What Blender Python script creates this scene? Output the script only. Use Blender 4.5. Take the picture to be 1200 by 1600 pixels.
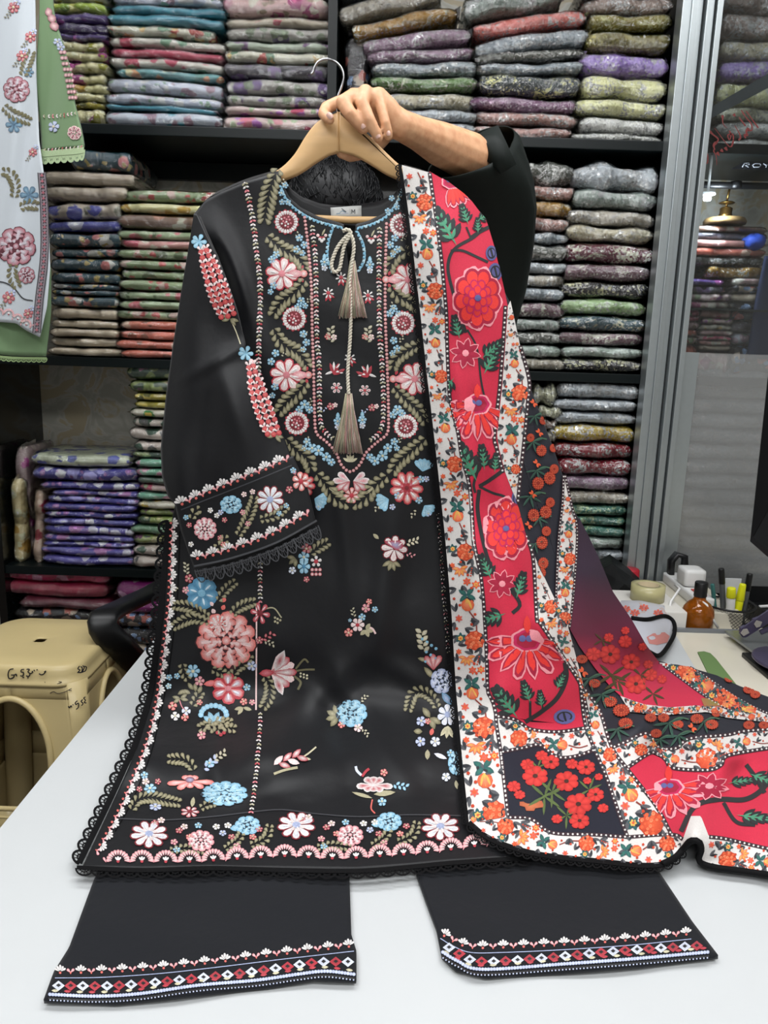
import bpy, bmesh, math, random
import numpy as np
from mathutils import Vector, Matrix
for o in list(bpy.data.objects):
    bpy.data.objects.remove(o, do_unlink=True)
SC = bpy.context.scene
COL = SC.collection
rnd = random.Random(7)

# ---------------------------------------------------------------- camera
PITCH = math.radians(11.8); ROLL = math.radians(1.8); FPX = 1200.0
CAM = np.array([0.0, 0.0, 1.48])
_f = np.array([0, math.cos(PITCH), -math.sin(PITCH)])
_r0 = np.array([1.0, 0, 0]); _u0 = np.array([0, math.sin(PITCH), math.cos(PITCH)])
_R = math.cos(ROLL) * _r0 + math.sin(ROLL) * _u0
_U = -math.sin(ROLL) * _r0 + math.cos(ROLL) * _u0
cd = bpy.data.cameras.new('camera'); cam = bpy.data.objects.new('camera', cd); COL.objects.link(cam)
cd.sensor_fit = 'VERTICAL'; cd.sensor_height = 36.0; cd.lens = 36.0 * FPX / 1600.0
cd.clip_start = 0.02
cam.matrix_world = Matrix(((_R[0], _U[0], -_f[0], CAM[0]), (_R[1], _U[1], -_f[1], CAM[1]),
                           (_R[2], _U[2], -_f[2], CAM[2]), (0, 0, 0, 1)))
SC.camera = cam

# ---------------------------------------------------------------- world, lamps, exposure
w = bpy.data.worlds.new('world'); SC.world = w; w.use_nodes = True
w.node_tree.nodes['Background'].inputs[0].default_value = (0.80, 0.90, 1.0, 1)
w.node_tree.nodes['Background'].inputs[1].default_value = 0.10
SC.view_settings.view_transform = 'Standard'; SC.view_settings.look = 'None'
SC.view_settings.exposure = 0.0; SC.view_settings.gamma = 1.0
SC.view_settings.use_curve_mapping = False
CEIL = 3.05
LAMPS = [(-0.62, 1.25, 0.95, 0.45, 16), (0.62, 1.25, 0.95, 0.45, 16), (-0.75, -0.5, 1.1, 0.5, 24), (0.75, -0.5, 1.1, 0.5, 24),
         (0.0, -1.6, 1.4, 0.5, 26), (-1.65, 1.35, 0.35, 0.35, 6), (1.55, 1.4, 0.35, 0.35, 7)]
SC.cycles.max_bounces = 5; SC.cycles.diffuse_bounces = 2; SC.cycles.glossy_bounces = 2; SC.cycles.transparent_max_bounces = 10
for (lx, ly, sx, sy, pw) in LAMPS:
    ld = bpy.data.lights.new('ceiling_lamp_light', 'AREA'); ld.shape = 'RECTANGLE'
    ld.size = sx; ld.size_y = sy; ld.energy = pw; ld.color = (0.985, 0.99, 1.0)
    lo = bpy.data.objects.new('ceiling_lamp_light', ld); COL.objects.link(lo)
    lo.location = (lx, ly, CEIL - 0.045)

# ---------------------------------------------------------------- pixel <-> place helpers
def ray(x, y):
    return _f + _R * ((x - 600.0) / FPX) - _U * ((y - 800.0) / FPX)
def at(x, y, Y):
    d = ray(x, y); return CAM + d * (Y / d[1])
def onz(x, y, z):
    d = ray(x, y); return CAM + d * ((z - CAM[2]) / d[2])
TZ = 0.76                                   # table top
def tb(x, y, h=0.006):                      # depth of a point lying h above the table
    return onz(x, y, TZ + h)[1]

def lin(h):
    if isinstance(h, str):
        h = h.lstrip('#'); c = [int(h[i:i + 2], 16) / 255 for i in (0, 2, 4)]
    else:
        c = h
    return tuple((v / 12.92 if v <= 0.04045 else ((v + 0.055) / 1.055) ** 2.4) for v in c)

# ---------------------------------------------------------------- object helpers
def tag(o, label=None, cat=None, group=None, kind=None):
    if label: o['label'] = label
    if cat: o['category'] = cat
    if group: o['group'] = group
    if kind: o['kind'] = kind
    return o
def empty(name, loc, label, cat, group=None):
    o = bpy.data.objects.new(name, None); COL.objects.link(o); o.location = loc
    o.empty_display_size = 0.05
    return tag(o, label, cat, group)
def mk(name, verts, faces, mat, parent=None, smooth=True, cols=None):
    """world-space verts -> one mesh object (kept in place under its parent)"""
    me = bpy.data.meshes.new(name)
    V = np.asarray(verts, dtype=float).reshape(-1, 3)
    off = np.array(parent.matrix_basis.translation) if parent is not None and parent.parent is None else np.zeros(3)
    if parent is not None and parent.parent is not None:
        off = np.array(parent.matrix_basis.translation) + np.array(parent.parent.matrix_basis.translation)
    me.from_pydata((V - off).tolist(), [], [list(f) for f in faces])
    if cols is not None:
        ca = me.color_attributes.new('Col', 'FLOAT_COLOR', 'POINT')
        arr = np.ones((len(V), 4), dtype=np.float32); arr[:, :3] = np.asarray(cols, dtype=np.float32)
        ca.data.foreach_set('color', arr.ravel())
    if smooth:
        me.polygons.foreach_set('use_smooth', [True] * len(me.polygons))
    me.update()
    o = bpy.data.objects.new(name, me); COL.objects.link(o)
    if mat is not None: me.materials.append(mat)
    if parent is not None: o.parent = parent
    return o

class MB:
    """collects shapes; build() links them as ONE mesh object"""
    def __init__(s): s.v = []; s.f = []; s.c = []
    def add(s, verts, faces, col=None):
        b = len(s.v); s.v += [tuple(map(float, q)) for q in verts]
        s.f += [tuple(b + i for i in q) for q in faces]
        s.c += [col or (1, 1, 1)] * len(verts); return s
    def box(s, x0, x1, y0, y1, z0, z1, M=None, bev=0.0):
        if bev > 0:
            bm = bmesh.new(); bmesh.ops.create_cube(bm, size=1.0)
            for q in bm.verts:
                q.co = Vector(((x0 + x1) / 2 + q.co.x * (x1 - x0), (y0 + y1) / 2 + q.co.y * (y1 - y0), (z0 + z1) / 2 + q.co.z * (z1 - z0)))
            bmesh.ops.bevel(bm, geom=bm.edges[:], offset=bev, segments=2, affect='EDGES', profile=0.7)
            bm.verts.index_update()
            vs = [q.co.copy() for q in bm.verts]; fs = [[q.index for q in f.verts] for f in bm.faces]; bm.free()
        else:
            vs = [Vector(q) for q in ((x0, y0, z0), (x1, y0, z0), (x1, y1, z0), (x0, y1, z0), (x0, y0, z1), (x1, y0, z1), (x1, y1, z1), (x0, y1, z1))]
            fs = [(0, 3, 2, 1), (4, 5, 6, 7), (0, 1, 5, 4), (1, 2, 6, 5), (2, 3, 7, 6), (3, 0, 4, 7)]
        if M is not None: vs = [M @ q for q in vs]
        return s.add(vs, fs)
    def tube(s, pts, radii, n=10, cap=True, flat=None):
        """swept ring; flat=(wide,thin,axis) makes a flat section"""
        P = [np.array(q, float) for q in pts]
        if not hasattr(radii, '__len__'): radii = [radii] * len(P)
        rings = []; ref = np.array([0.13, 0.21, 0.97]); prev = None
        for i, q in enumerate(P):
            t = P[min(i + 1, len(P) - 1)] - P[max(i - 1, 0)]; t = t / (np.linalg.norm(t) + 1e-9)
            a = (prev if prev is not None else ref); a = a - t * (a @ t)
            if np.linalg.norm(a) < 1e-4: a = np.array([1.0, 0, 0]) - t * t[0]
            a = a / np.linalg.norm(a); b = np.cross(t, a); prev = a
            if flat is not None:
                ax = np.array(flat[2], float); ax = ax - t * (ax @ t); ax /= np.linalg.norm(ax); bb = np.cross(t, ax)
                rings.append([q + ax * flat[0] * math.copysign(abs(math.cos(k)) ** .5, math.cos(k)) + bb * flat[1] * math.copysign(abs(math.sin(k)) ** .5, math.sin(k)) for k in [2 * math.pi * j / n for j in range(n)]])
            else:
                rings.append([q + radii[i] * (a * math.cos(2 * math.pi * j / n) + b * math.sin(2 * math.pi * j / n)) for j in range(n)])
        return s.rings(rings, cap)
    def rings(s, rings, cap=True, close=False):
        n = len(rings[0]); vs = [q for r in rings for q in r]; fs = []
        m = len(rings)
        for i in range(m if close else m - 1):
            for j in range(n):
                a, b = i * n + j, i * n + (j + 1) % n
                c, d = ((i + 1) % m) * n + (j + 1) % n, ((i + 1) % m) * n + j
                fs.append((a, b, c, d))
        if cap and not close:
            fs.append(tuple(range(n - 1, -1, -1))); fs.append(tuple((m - 1) * n + j for j in range(n)))
        return s.add(vs, fs)
    def lathe(s, prof, c, n=24, axis=None):
        """prof: (radius, height) list about a vertical axis at c"""
        M = axis or Matrix.Identity(3); c = Vector(c)
        return s.rings([[c + M @ Vector((r * math.cos(2 * math.pi * j / n), r * math.sin(2 * math.pi * j / n), h)) for j in range(n)] for r, h in prof], True)
    def build(s, name, mat, parent=None, smooth=True, col=False):
        return mk(name, s.v, s.f, mat, parent, smooth, s.c if col else None)
def autosmooth(o, deg=35):
    me = o.data; me.polygons.foreach_set('use_smooth', [True] * len(me.polygons))
    bm = bmesh.new(); bm.from_mesh(me); th = math.radians(deg)
    for e in bm.edges:
        if len(e.link_faces) != 2 or e.calc_face_angle(0) > th: e.smooth = False
    bm.to_mesh(me); bm.free(); return o

# ---------------------------------------------------------------- materials
MATS = {}
def nodes(name):
    m = bpy.data.materials.new(name); m.use_nodes = True
    nt = m.node_tree; return m, nt, nt.nodes['Principled BSDF'], nt.nodes, nt.links
def pmat(name, col, rough=0.5, metal=0.0, bump=0.0, bscale=200.0, var=0.0, vscale=8.0, coat=0.0, sheen=0.0, spec=0.5, trans=0.0, alpha=1.0, ior=1.45, stretch=None):
    if name in MATS: return MATS[name]
    m, nt, bs, N, L = nodes(name); c = lin(col)
    bs.inputs['Base Color'].default_value = (*c, 1); bs.inputs['Roughness'].default_value = rough
    bs.inputs['Metallic'].default_value = metal; bs.inputs['Coat Weight'].default_value = coat
    bs.inputs['Coat Roughness'].default_value = 0.08
    bs.inputs['Sheen Weight'].default_value = sheen; bs.inputs['Specular IOR Level'].default_value = spec
    bs.inputs['Transmission Weight'].default_value = trans; bs.inputs['Alpha'].default_value = alpha; bs.inputs['IOR'].default_value = ior
    tc = N.new('ShaderNodeTexCoord'); src = tc.outputs['Object']
    if stretch:
        mp = N.new('ShaderNodeMapping'); mp.inputs['Scale'].default_value = stretch; L.new(src, mp.inputs[0]); src = mp.outputs[0]
    if var > 0:
        nz = N.new('ShaderNodeTexNoise'); nz.inputs['Scale'].default_value = vscale; nz.inputs['Detail'].default_value = 6
        L.new(src, nz.inputs['Vector'])
        mx = N.new('ShaderNodeMix'); mx.data_type = 'RGBA'
        mx.inputs[6].default_value = (*[v * (1 - var) for v in c], 1); mx.inputs[7].default_value = (*[min(1, v * (1 + var)) for v in c], 1)
        L.new(nz.outputs['Fac'], mx.inputs[0]); L.new(mx.outputs[2], bs.inputs['Base Color'])
    if bump > 0:
        n2 = N.new('ShaderNodeTexNoise'); n2.inputs['Scale'].default_value = bscale; n2.inputs['Detail'].default_value = 4
        L.new(src, n2.inputs['Vector'])
        bp = N.new('ShaderNodeBump'); bp.inputs['Strength'].default_value = bump; bp.inputs['Distance'].default_value = 0.01
        L.new(n2.outputs['Fac'], bp.inputs['Height']); L.new(bp.outputs[0], bs.inputs['Normal'])
    MATS[name] = m; return m
def vcol_mat(name, rough=0.5, sheen=0.2, bump=0.25, bscale=900.0, spec=0.4, var=0.12):
    m, nt, bs, N, L = nodes(name)
    at_ = N.new('ShaderNodeVertexColor'); at_.layer_name = 'Col'
    tc = N.new('ShaderNodeTexCoord'); nz = N.new('ShaderNodeTexNoise'); nz.inputs['Scale'].default_value = bscale; nz.inputs['Detail'].default_value = 3
    L.new(tc.outputs['Object'], nz.inputs['Vector'])
    mr = N.new('ShaderNodeMapRange'); mr.inputs[1].default_value = 0.3; mr.inputs[2].default_value = 0.7; mr.inputs[3].default_value = 1 - var * 2; mr.inputs[4].default_value = 1 + var
    L.new(nz.outputs['Fac'], mr.inputs[0])
    mx = N.new('ShaderNodeMix'); mx.data_type = 'RGBA'; mx.blend_type = 'MULTIPLY'; mx.inputs[0].default_value = 1.0
    L.new(at_.outputs['Color'], mx.inputs[6]); L.new(mr.outputs[0], mx.inputs[7]); L.new(mx.outputs[2], bs.inputs['Base Color'])
    bp = N.new('ShaderNodeBump'); bp.inputs['Strength'].default_value = bump; bp.inputs['Distance'].default_value = 0.001
    L.new(nz.outputs['Fac'], bp.inputs['Height']); L.new(bp.outputs[0], bs.inputs['Normal'])
    bs.inputs['Roughness'].default_value = rough; bs.inputs['Sheen Weight'].default_value = sheen; bs.inputs['Specular IOR Level'].default_value = spec
    return m

M_white_sheet = pmat('white_table_sheet', 'c2c5c6', 0.55, var=0.03, vscale=9, bump=0.05, bscale=12)
M_marble = pmat('cream_marble_top', 'd9d3c2', 0.22, var=0.07, vscale=5)
M_grey_metal = pmat('grey_edge_strip', '7d8186', 0.4, metal=0.3)
M_dark_board = pmat('dark_shelf_board', '0a1213', 0.35, spec=0.28)
M_dark_panel = pmat('dark_mirror_panel', '0b0d0c', 0.12, spec=0.7)
M_alu = pmat('brushed_aluminium', 'a9b0b2', 0.36, metal=0.75, var=0.06, vscale=60)
M_alu_dark = pmat('dark_groove', '1b2022', 0.5)
M_black_plastic = pmat('black_plastic', '0d0e10', 0.42, bump=0.03, bscale=600)
M_black_gloss = pmat('black_gloss_plastic', '070708', 0.15)
M_white_plastic = pmat('white_plastic', 'e2e2e0', 0.35)
M_ceiling = pmat('ceiling_paint', 'd8d8d4', 0.8)
M_wall_paint = pmat('wall_paint', 'b9b9b4', 0.8)

# ---------------------------------------------------------------- setting
def struct(name, mb, mat, smooth=False):
    return tag(mb.build(name, mat, None, smooth), kind='structure')
def wood_floor():
    m, nt, bs, N, L = nodes('dark_red_wood_floor')
    tc = N.new('ShaderNodeTexCoord'); mp = N.new('ShaderNodeMapping'); mp.inputs['Scale'].default_value = (1.2, 14, 1)
    L.new(tc.outputs['Object'], mp.inputs[0])
    nz = N.new('ShaderNodeTexNoise'); nz.inputs['Scale'].default_value = 3; nz.inputs['Detail'].default_value = 8; L.new(mp.outputs[0], nz.inputs['Vector'])
    cr = N.new('ShaderNodeValToRGB'); cr.color_ramp.elements[0].color = (*lin('1f0f0c'), 1); cr.color_ramp.elements[1].color = (*lin('4a2a20'), 1)
    cr.color_ramp.elements[0].position = 0.3; cr.color_ramp.elements[1].position = 0.7
    L.new(nz.outputs['Fac'], cr.inputs[0]); L.new(cr.outputs[0], bs.inputs['Base Color']); bs.inputs['Roughness'].default_value = 0.3
    return m
def tile_wall():
    m, nt, bs, N, L = nodes('beige_swirl_tile')
    tc = N.new('ShaderNodeTexCoord')
    nz = N.new('ShaderNodeTexNoise'); nz.inputs['Scale'].default_value = 7; nz.inputs['Detail'].default_value = 3; nz.inputs['Distortion'].default_value = 2.2
    L.new(tc.outputs['Object'], nz.inputs['Vector'])
    cr = N.new('ShaderNodeValToRGB'); e = cr.color_ramp.elements
    e[0].color = (*lin('a9a79b'), 1); e[0].position = 0.40; e[1].color = (*lin('b3a78c'), 1); e[1].position = 0.56
    k = e.new(0.50); k.color = (*lin('bcbab0'), 1)
    L.new(nz.outputs['Fac'], cr.inputs[0]); L.new(cr.outputs[0], bs.inputs['Base Color']); bs.inputs['Roughness'].default_value = 0.25
    return m
YS = 2.45                                    # front plane of the shelves
YB = YS + 0.33                               # wall behind them
FL = wood_floor()
struct('floor', MB().box(-3, 3, -2.4, YB + 0.1, -0.1, 0), FL)
struct('wall_back', MB().box(-3, 3, YB, YB + 0.1, 0, CEIL), tile_wall())
struct('wall_left', MB().box(-3.1, -3.0, -2.4, YB + 0.1, 0, CEIL), M_wall_paint)
struct('wall_right', MB().box(3.0, 3.1, -2.4, YB + 0.1, 0, CEIL), M_wall_paint)
struct('wall_front', MB().box(-3, 3, -2.5, -2.4, 0, CEIL), M_wall_paint)
struct('ceiling', MB().box(-3, 3, -2.4, YB + 0.1, CEIL, CEIL + 0.1), M_ceiling)
M_lamp = pmat('lamp_diffuser', 'f2f4f5', 0.5)
MATS['lamp_diffuser'].node_tree.nodes['Principled BSDF'].inputs['Emission Color'].default_value = (0.95, 0.98, 1, 1)
MATS['lamp_diffuser'].node_tree.nodes['Principled BSDF'].inputs['Emission Strength'].default_value = 3.0
for i, (lx, ly, sx, sy, pw) in enumerate(LAMPS):
    where = ['over the left half of the table', 'over the right half of the table', 'left of the customer side', 'right of the customer side', 'at the far entrance side', 'over the plastic stool', 'over the desk clutter'][i]
    e = empty('ceiling_lamp', (lx, ly, CEIL), 'flat white ceiling lamp %s' % where, 'ceiling lamp', 'ceiling lamps')
    MB().box(lx - sx / 2 - .02, lx + sx / 2 + .02, ly - sy / 2 - .02, ly + sy / 2 + .02, CEIL - .03, CEIL - .0005).build('housing', M_white_plastic, e, False)
    MB().box(lx - sx / 2, lx + sx / 2, ly - sy / 2, ly + sy / 2, CEIL - .036, CEIL - .030).build('diffuser', M_lamp, e, False)

# ---- shelf unit
BZ = [at(345, 201, YS)[2], at(260, 562, YS)[2], at(250, 889, YS)[2], 0.16]      # tops of the boards
XL = at(-8, 700, YS)[0]; XP = at(519, 143, YS)[0]; XR = 1.62
XF0 = at(1017, 400, YS)[0]; XF1 = at(1075, 400, YS)[0]
shelf = empty('display_shelf', (0, YS, 0), 'dark wall shelf unit filled with packed fabric', 'shelf')
for z in BZ:
    MB().box(XL + .012, XR, YS - .015, YB - .003, z - .028, z, bev=.002).build('shelf_board', M_dark_board, shelf, False)
MB().box(XL - .014, XL + .012, YS - .02, YB - .003, .0, CEIL - .15).build('side_panel', M_dark_panel, shelf, False)
MB().box(XP - .013, XP + .013, YS - .018, YB - .003, BZ[0], CEIL - .15).build('divider', M_dark_board, shelf, False)
MB().box(XP - .013, XP + .013, YS + .05, YB - .003, BZ[1], BZ[0] - .028).build('divider', M_dark_board, shelf, False)
MB().box(XP - .013, XP + .013, YS + .05, YB - .003, BZ[2], BZ[1] - .028).build('divider', M_dark_board, shelf, False)
MB().box(XF0 + .02, XF0 + .04, YS + .0, YB - .003, .0, CEIL - .15).build('divider', M_dark_board, shelf, False)
for z0, z1 in ((BZ[2], BZ[1]), (BZ[1], BZ[0])):
    MB().box(XP + .02, XF0 + .015, YB - .02, YB - .004, z0 + .001, z1 - .03).build('back_panel', M_dark_panel, shelf, False)
# dark reflecting strip right under the top boards
MB().box(XL + .015, XP - .02, YB - .03, YB - .004, BZ[0] - .085, BZ[0] - .03).build('back_strip', M_dark_board, shelf, False)

# ---- aluminium partition right of the shelf: frame, clear pane, grey film pane
part = empty('glass_partition', (XF1, YS - .06, 0), 'aluminium framed glass partition, clear above and grey film below', 'partition')
zc0, zc1 = 0.74, CEIL - .02
fw = XF1 - XF0
YF = YS - .055
def post(x0, x1, y0, y1, mat, name='frame_post'):
    MB().box(x0, x1, y0, y1, zc0, zc1, bev=.0015).build(name, mat, part, False)
post(XF0, XF0 + fw * .22, YF - .010, YF + .045, M_alu)
post(XF0 + fw * .22, XF0 + fw * .25, YF - .016, YF + .04, M_alu)
post(XF0 + fw * .25, XF0 + fw * .40, YF - .004, YF + .04, M_alu)
post(XF0 + fw * .40, XF0 + fw * .55, YF + .006, YF + .04, M_alu)
post(XF0 + fw * .55, XF0 + fw * .60, YF + .016, YF + .04, M_alu_dark, 'groove')
post(XF0 + fw * .60, XF0 + fw * .65, YF - .012, YF + .04, M_alu)
post(XF0 + fw * .65, XF0 + fw * .82, YF + .000, YF + .04, M_alu)
post(XF0 + fw * .82, XF0 + fw * .86, YF + .014, YF + .04, M_alu_dark, 'groove')
post(XF0 + fw * .86, XF0 + fw * 1.0, YF - .012, YF + .045, M_alu)
def glass_mat(name, tint, fac_min, rough, coat_bump=0.0, op=0.0):
    m = bpy.data.materials.new(name); m.use_nodes = True; nt = m.node_tree; N = nt.nodes; L = nt.links; N.clear()
    out = N.new('ShaderNodeOutputMaterial'); tr = N.new('ShaderNodeBsdfTransparent'); tr.inputs[0].default_value = (*tint, 1)
    gl = N.new('ShaderNodeBsdfGlossy'); gl.inputs['Roughness'].default_value = rough
    fr = N.new('ShaderNodeFresnel'); fr.inputs[0].default_value = 1.5
    mr = N.new('ShaderNodeMath'); mr.operation = 'ADD'; mr.use_clamp = True; mr.inputs[1].default_value = fac_min; L.new(fr.outputs[0], mr.inputs[0])
    ms = N.new('ShaderNodeMixShader'); L.new(mr.outputs[0], ms.inputs[0]); L.new(tr.outputs[0], ms.inputs[1]); L.new(gl.outputs[0], ms.inputs[2])
    last = ms
    if op > 0:
        df = N.new('ShaderNodeBsdfPrincipled'); df.inputs['Base Color'].default_value = (*lin('d8dad9'), 1); df.inputs['Roughness'].default_value = 0.3
        m2 = N.new('ShaderNodeMixShader'); m2.inputs[0].default_value = op; L.new(ms.outputs[0], m2.inputs[1]); L.new(df.outputs[0], m2.inputs[2]); last = m2
    L.new(last.outputs[0], out.inputs[0]); return m
M_glass = glass_mat('clear_pane_glass', (0.92, 0.94, 0.95), 0.05, 0.02)
M_film = glass_mat('grey_film_glass', (0.95, 0.95, 0.95), 0.03, 0.10, op=0.21)
zfilm = at(1130, 552, YF)[2]
MB().box(XF1 + .001, XR, YF + .018, YF + .026, zfilm, zc1).build('clear_pane', M_glass, part, False)
MB().box(XF1 + .001, XR, YF + .018, YF + .026, zc0, zfilm - .0005).build('film_pane', M_film, part, False)
MB().box(XF1 + .001, XF1 + .05, YF + .010, YF + .017, zc0, zfilm).build('pane_edge_strip', M_alu, part, False)

# ---------------------------------------------------------------- packed fabric on the shelves
def fabric(key, base, flowers, style):
    m, nt, bs, N, L = nodes('packed_fabric_' + key)
    tc = N.new('ShaderNodeTexCoord'); oi = N.new('ShaderNodeObjectInfo')
    mu = N.new('ShaderNodeVectorMath'); mu.operation = 'SCALE'; mu.inputs[0].default_value = (13.1, 7.7, 23.3); L.new(oi.outputs['Random'], mu.inputs['Scale'])
    ad = N.new('ShaderNodeVectorMath'); L.new(tc.outputs['Object'], ad.inputs[0]); L.new(mu.outputs[0], ad.inputs[1])
    src = ad.outputs[0]
    def noise(sc, det=3, dist=0.0):
        n = N.new('ShaderNodeTexNoise'); n.inputs['Scale'].default_value = sc; n.inputs['Detail'].default_value = det; n.inputs['Distortion'].default_value = dist
        L.new(src, n.inputs['Vector']); return n
    def mixc(fac, a, b):
        x = N.new('ShaderNodeMix'); x.data_type = 'RGBA'
        if isinstance(fac, float): x.inputs[0].default_value = fac
        else: L.new(fac, x.inputs[0])
        for k, v in ((6, a), (7, b)):
            if isinstance(v, tuple): x.inputs[k].default_value = (*v, 1)
            else: L.new(v, x.inputs[k])
        return x.outputs[2]
    def step(val, t, soft=0.03, inv=False):
        r = N.new('ShaderNodeMapRange'); r.inputs[1].default_value = t - soft; r.inputs[2].default_value = t + soft
        r.inputs[3].default_value = 1.0 if inv else 0.0; r.inputs[4].default_value = 0.0 if inv else 1.0
        L.new(val, r.inputs[0]); return r.outputs[0]
    br_ = lambda c, k: tuple(min(.85, v * k) for v in lin(c))
    b = br_(base, 1.9 if style == 'sequin' else 1.75); fl = [br_(c, 2.6 if style == 'sequin' else 1.75) for c in flowers]
    col = mixc(noise(9).outputs['Fac'], tuple(v * .85 for v in b), tuple(min(1, v * 1.12) for v in b))
    if style == 'floral':
        wob = noise(60, 2)
        wv = N.new('ShaderNodeVectorMath'); wv.operation = 'MULTIPLY_ADD'; L.new(wob.outputs['Color'], wv.inputs[0]); wv.inputs[1].default_value = (.02, .02, .02); L.new(src, wv.inputs[2])
        for i, c in enumerate(fl):
            vo = N.new('ShaderNodeTexVoronoi'); vo.inputs['Scale'].default_value = (17, 24, 34)[i % 3]; L.new(wv.outputs[0], vo.inputs['Vector'])
            msk = step(vo.outputs['Distance'], (.40, .38, .34)[i % 3], .03, True)
            gate = N.new('ShaderNodeSeparateColor'); L.new(vo.outputs['Color'], gate.inputs[0])
            g = step(gate.outputs[i % 3], .36, .02)
            mm = N.new('ShaderNodeMath'); mm.operation = 'MULTIPLY'; L.new(msk, mm.inputs[0]); L.new(g, mm.inputs[1])
            col = mixc(mm.outputs[0], col, c)
            m2 = step(vo.outputs['Distance'], .11, .02, True)
            mm2 = N.new('ShaderNodeMath'); mm2.operation = 'MULTIPLY'; L.new(m2, mm2.inputs[0]); L.new(mm.outputs[0], mm2.inputs[1])
            col = mixc(mm2.outputs[0], col, tuple(min(1, v * 1.7 + .04) for v in c))
        bs.inputs['Roughness'].default_value = 0.6
    elif style == 'sequin':
        c2 = fl[0]
        patch = step(noise(16, 3, 1.0).outputs['Fac'], .55, .03)
        vo = N.new('ShaderNodeTexVoronoi'); vo.inputs['Scale'].default_value = 185; L.new(src, vo.inputs['Vector'])
        sp = N.new('ShaderNodeSeparateColor'); L.new(vo.outputs['Color'], sp.inputs[0])
        g = step(sp.outputs[0], .50, .04)
        mm = N.new('ShaderNodeMath'); mm.operation = 'MULTIPLY'; L.new(g, mm.inputs[0]); L.new(patch, mm.inputs[1])
        lowv = N.new('ShaderNodeMath'); lowv.operation = 'MULTIPLY'; L.new(step(sp.outputs[1], .91, .02), lowv.inputs[0]); lowv.inputs[1].default_value = .8
        mx = N.new('ShaderNodeMath'); mx.operation = 'MAXIMUM'; L.new(mm.outputs[0], mx.inputs[0]); L.new(lowv.outputs[0], mx.inputs[1])
        col = mixc(mx.outputs[0], col, c2)
        mm2 = N.new('ShaderNodeMath'); mm2.operation = 'MULTIPLY'; mm2.inputs[1].default_value = .45; L.new(mx.outputs[0], mm2.inputs[0]); L.new(mm2.outputs[0], bs.inputs['Metallic']); bs.inputs['Roughness'].default_value = 0.26
        ge = N.new('ShaderNodeNewGeometry'); cs = N.new('ShaderNodeVectorMath'); cs.operation = 'SUBTRACT'; L.new(vo.outputs['Color'], cs.inputs[0]); cs.inputs[1].default_value = (.5, .5, .5)
        ma = N.new('ShaderNodeVectorMath'); ma.operation = 'MULTIPLY_ADD'; L.new(cs.outputs[0], ma.inputs[0]); ma.inputs[1].default_value = (.9, .9, .9); L.new(ge.outputs['Normal'], ma.inputs[2])
        no = N.new('ShaderNodeVectorMath'); no.operation = 'NORMALIZE'; L.new(ma.outputs[0], no.inputs[0]); L.new(no.outputs[0], bs.inputs['Normal'])
    else:
        bs.inputs['Roughness'].default_value = 0.55
    L.new(col, bs.inputs['Base Color'])
    return m
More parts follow.
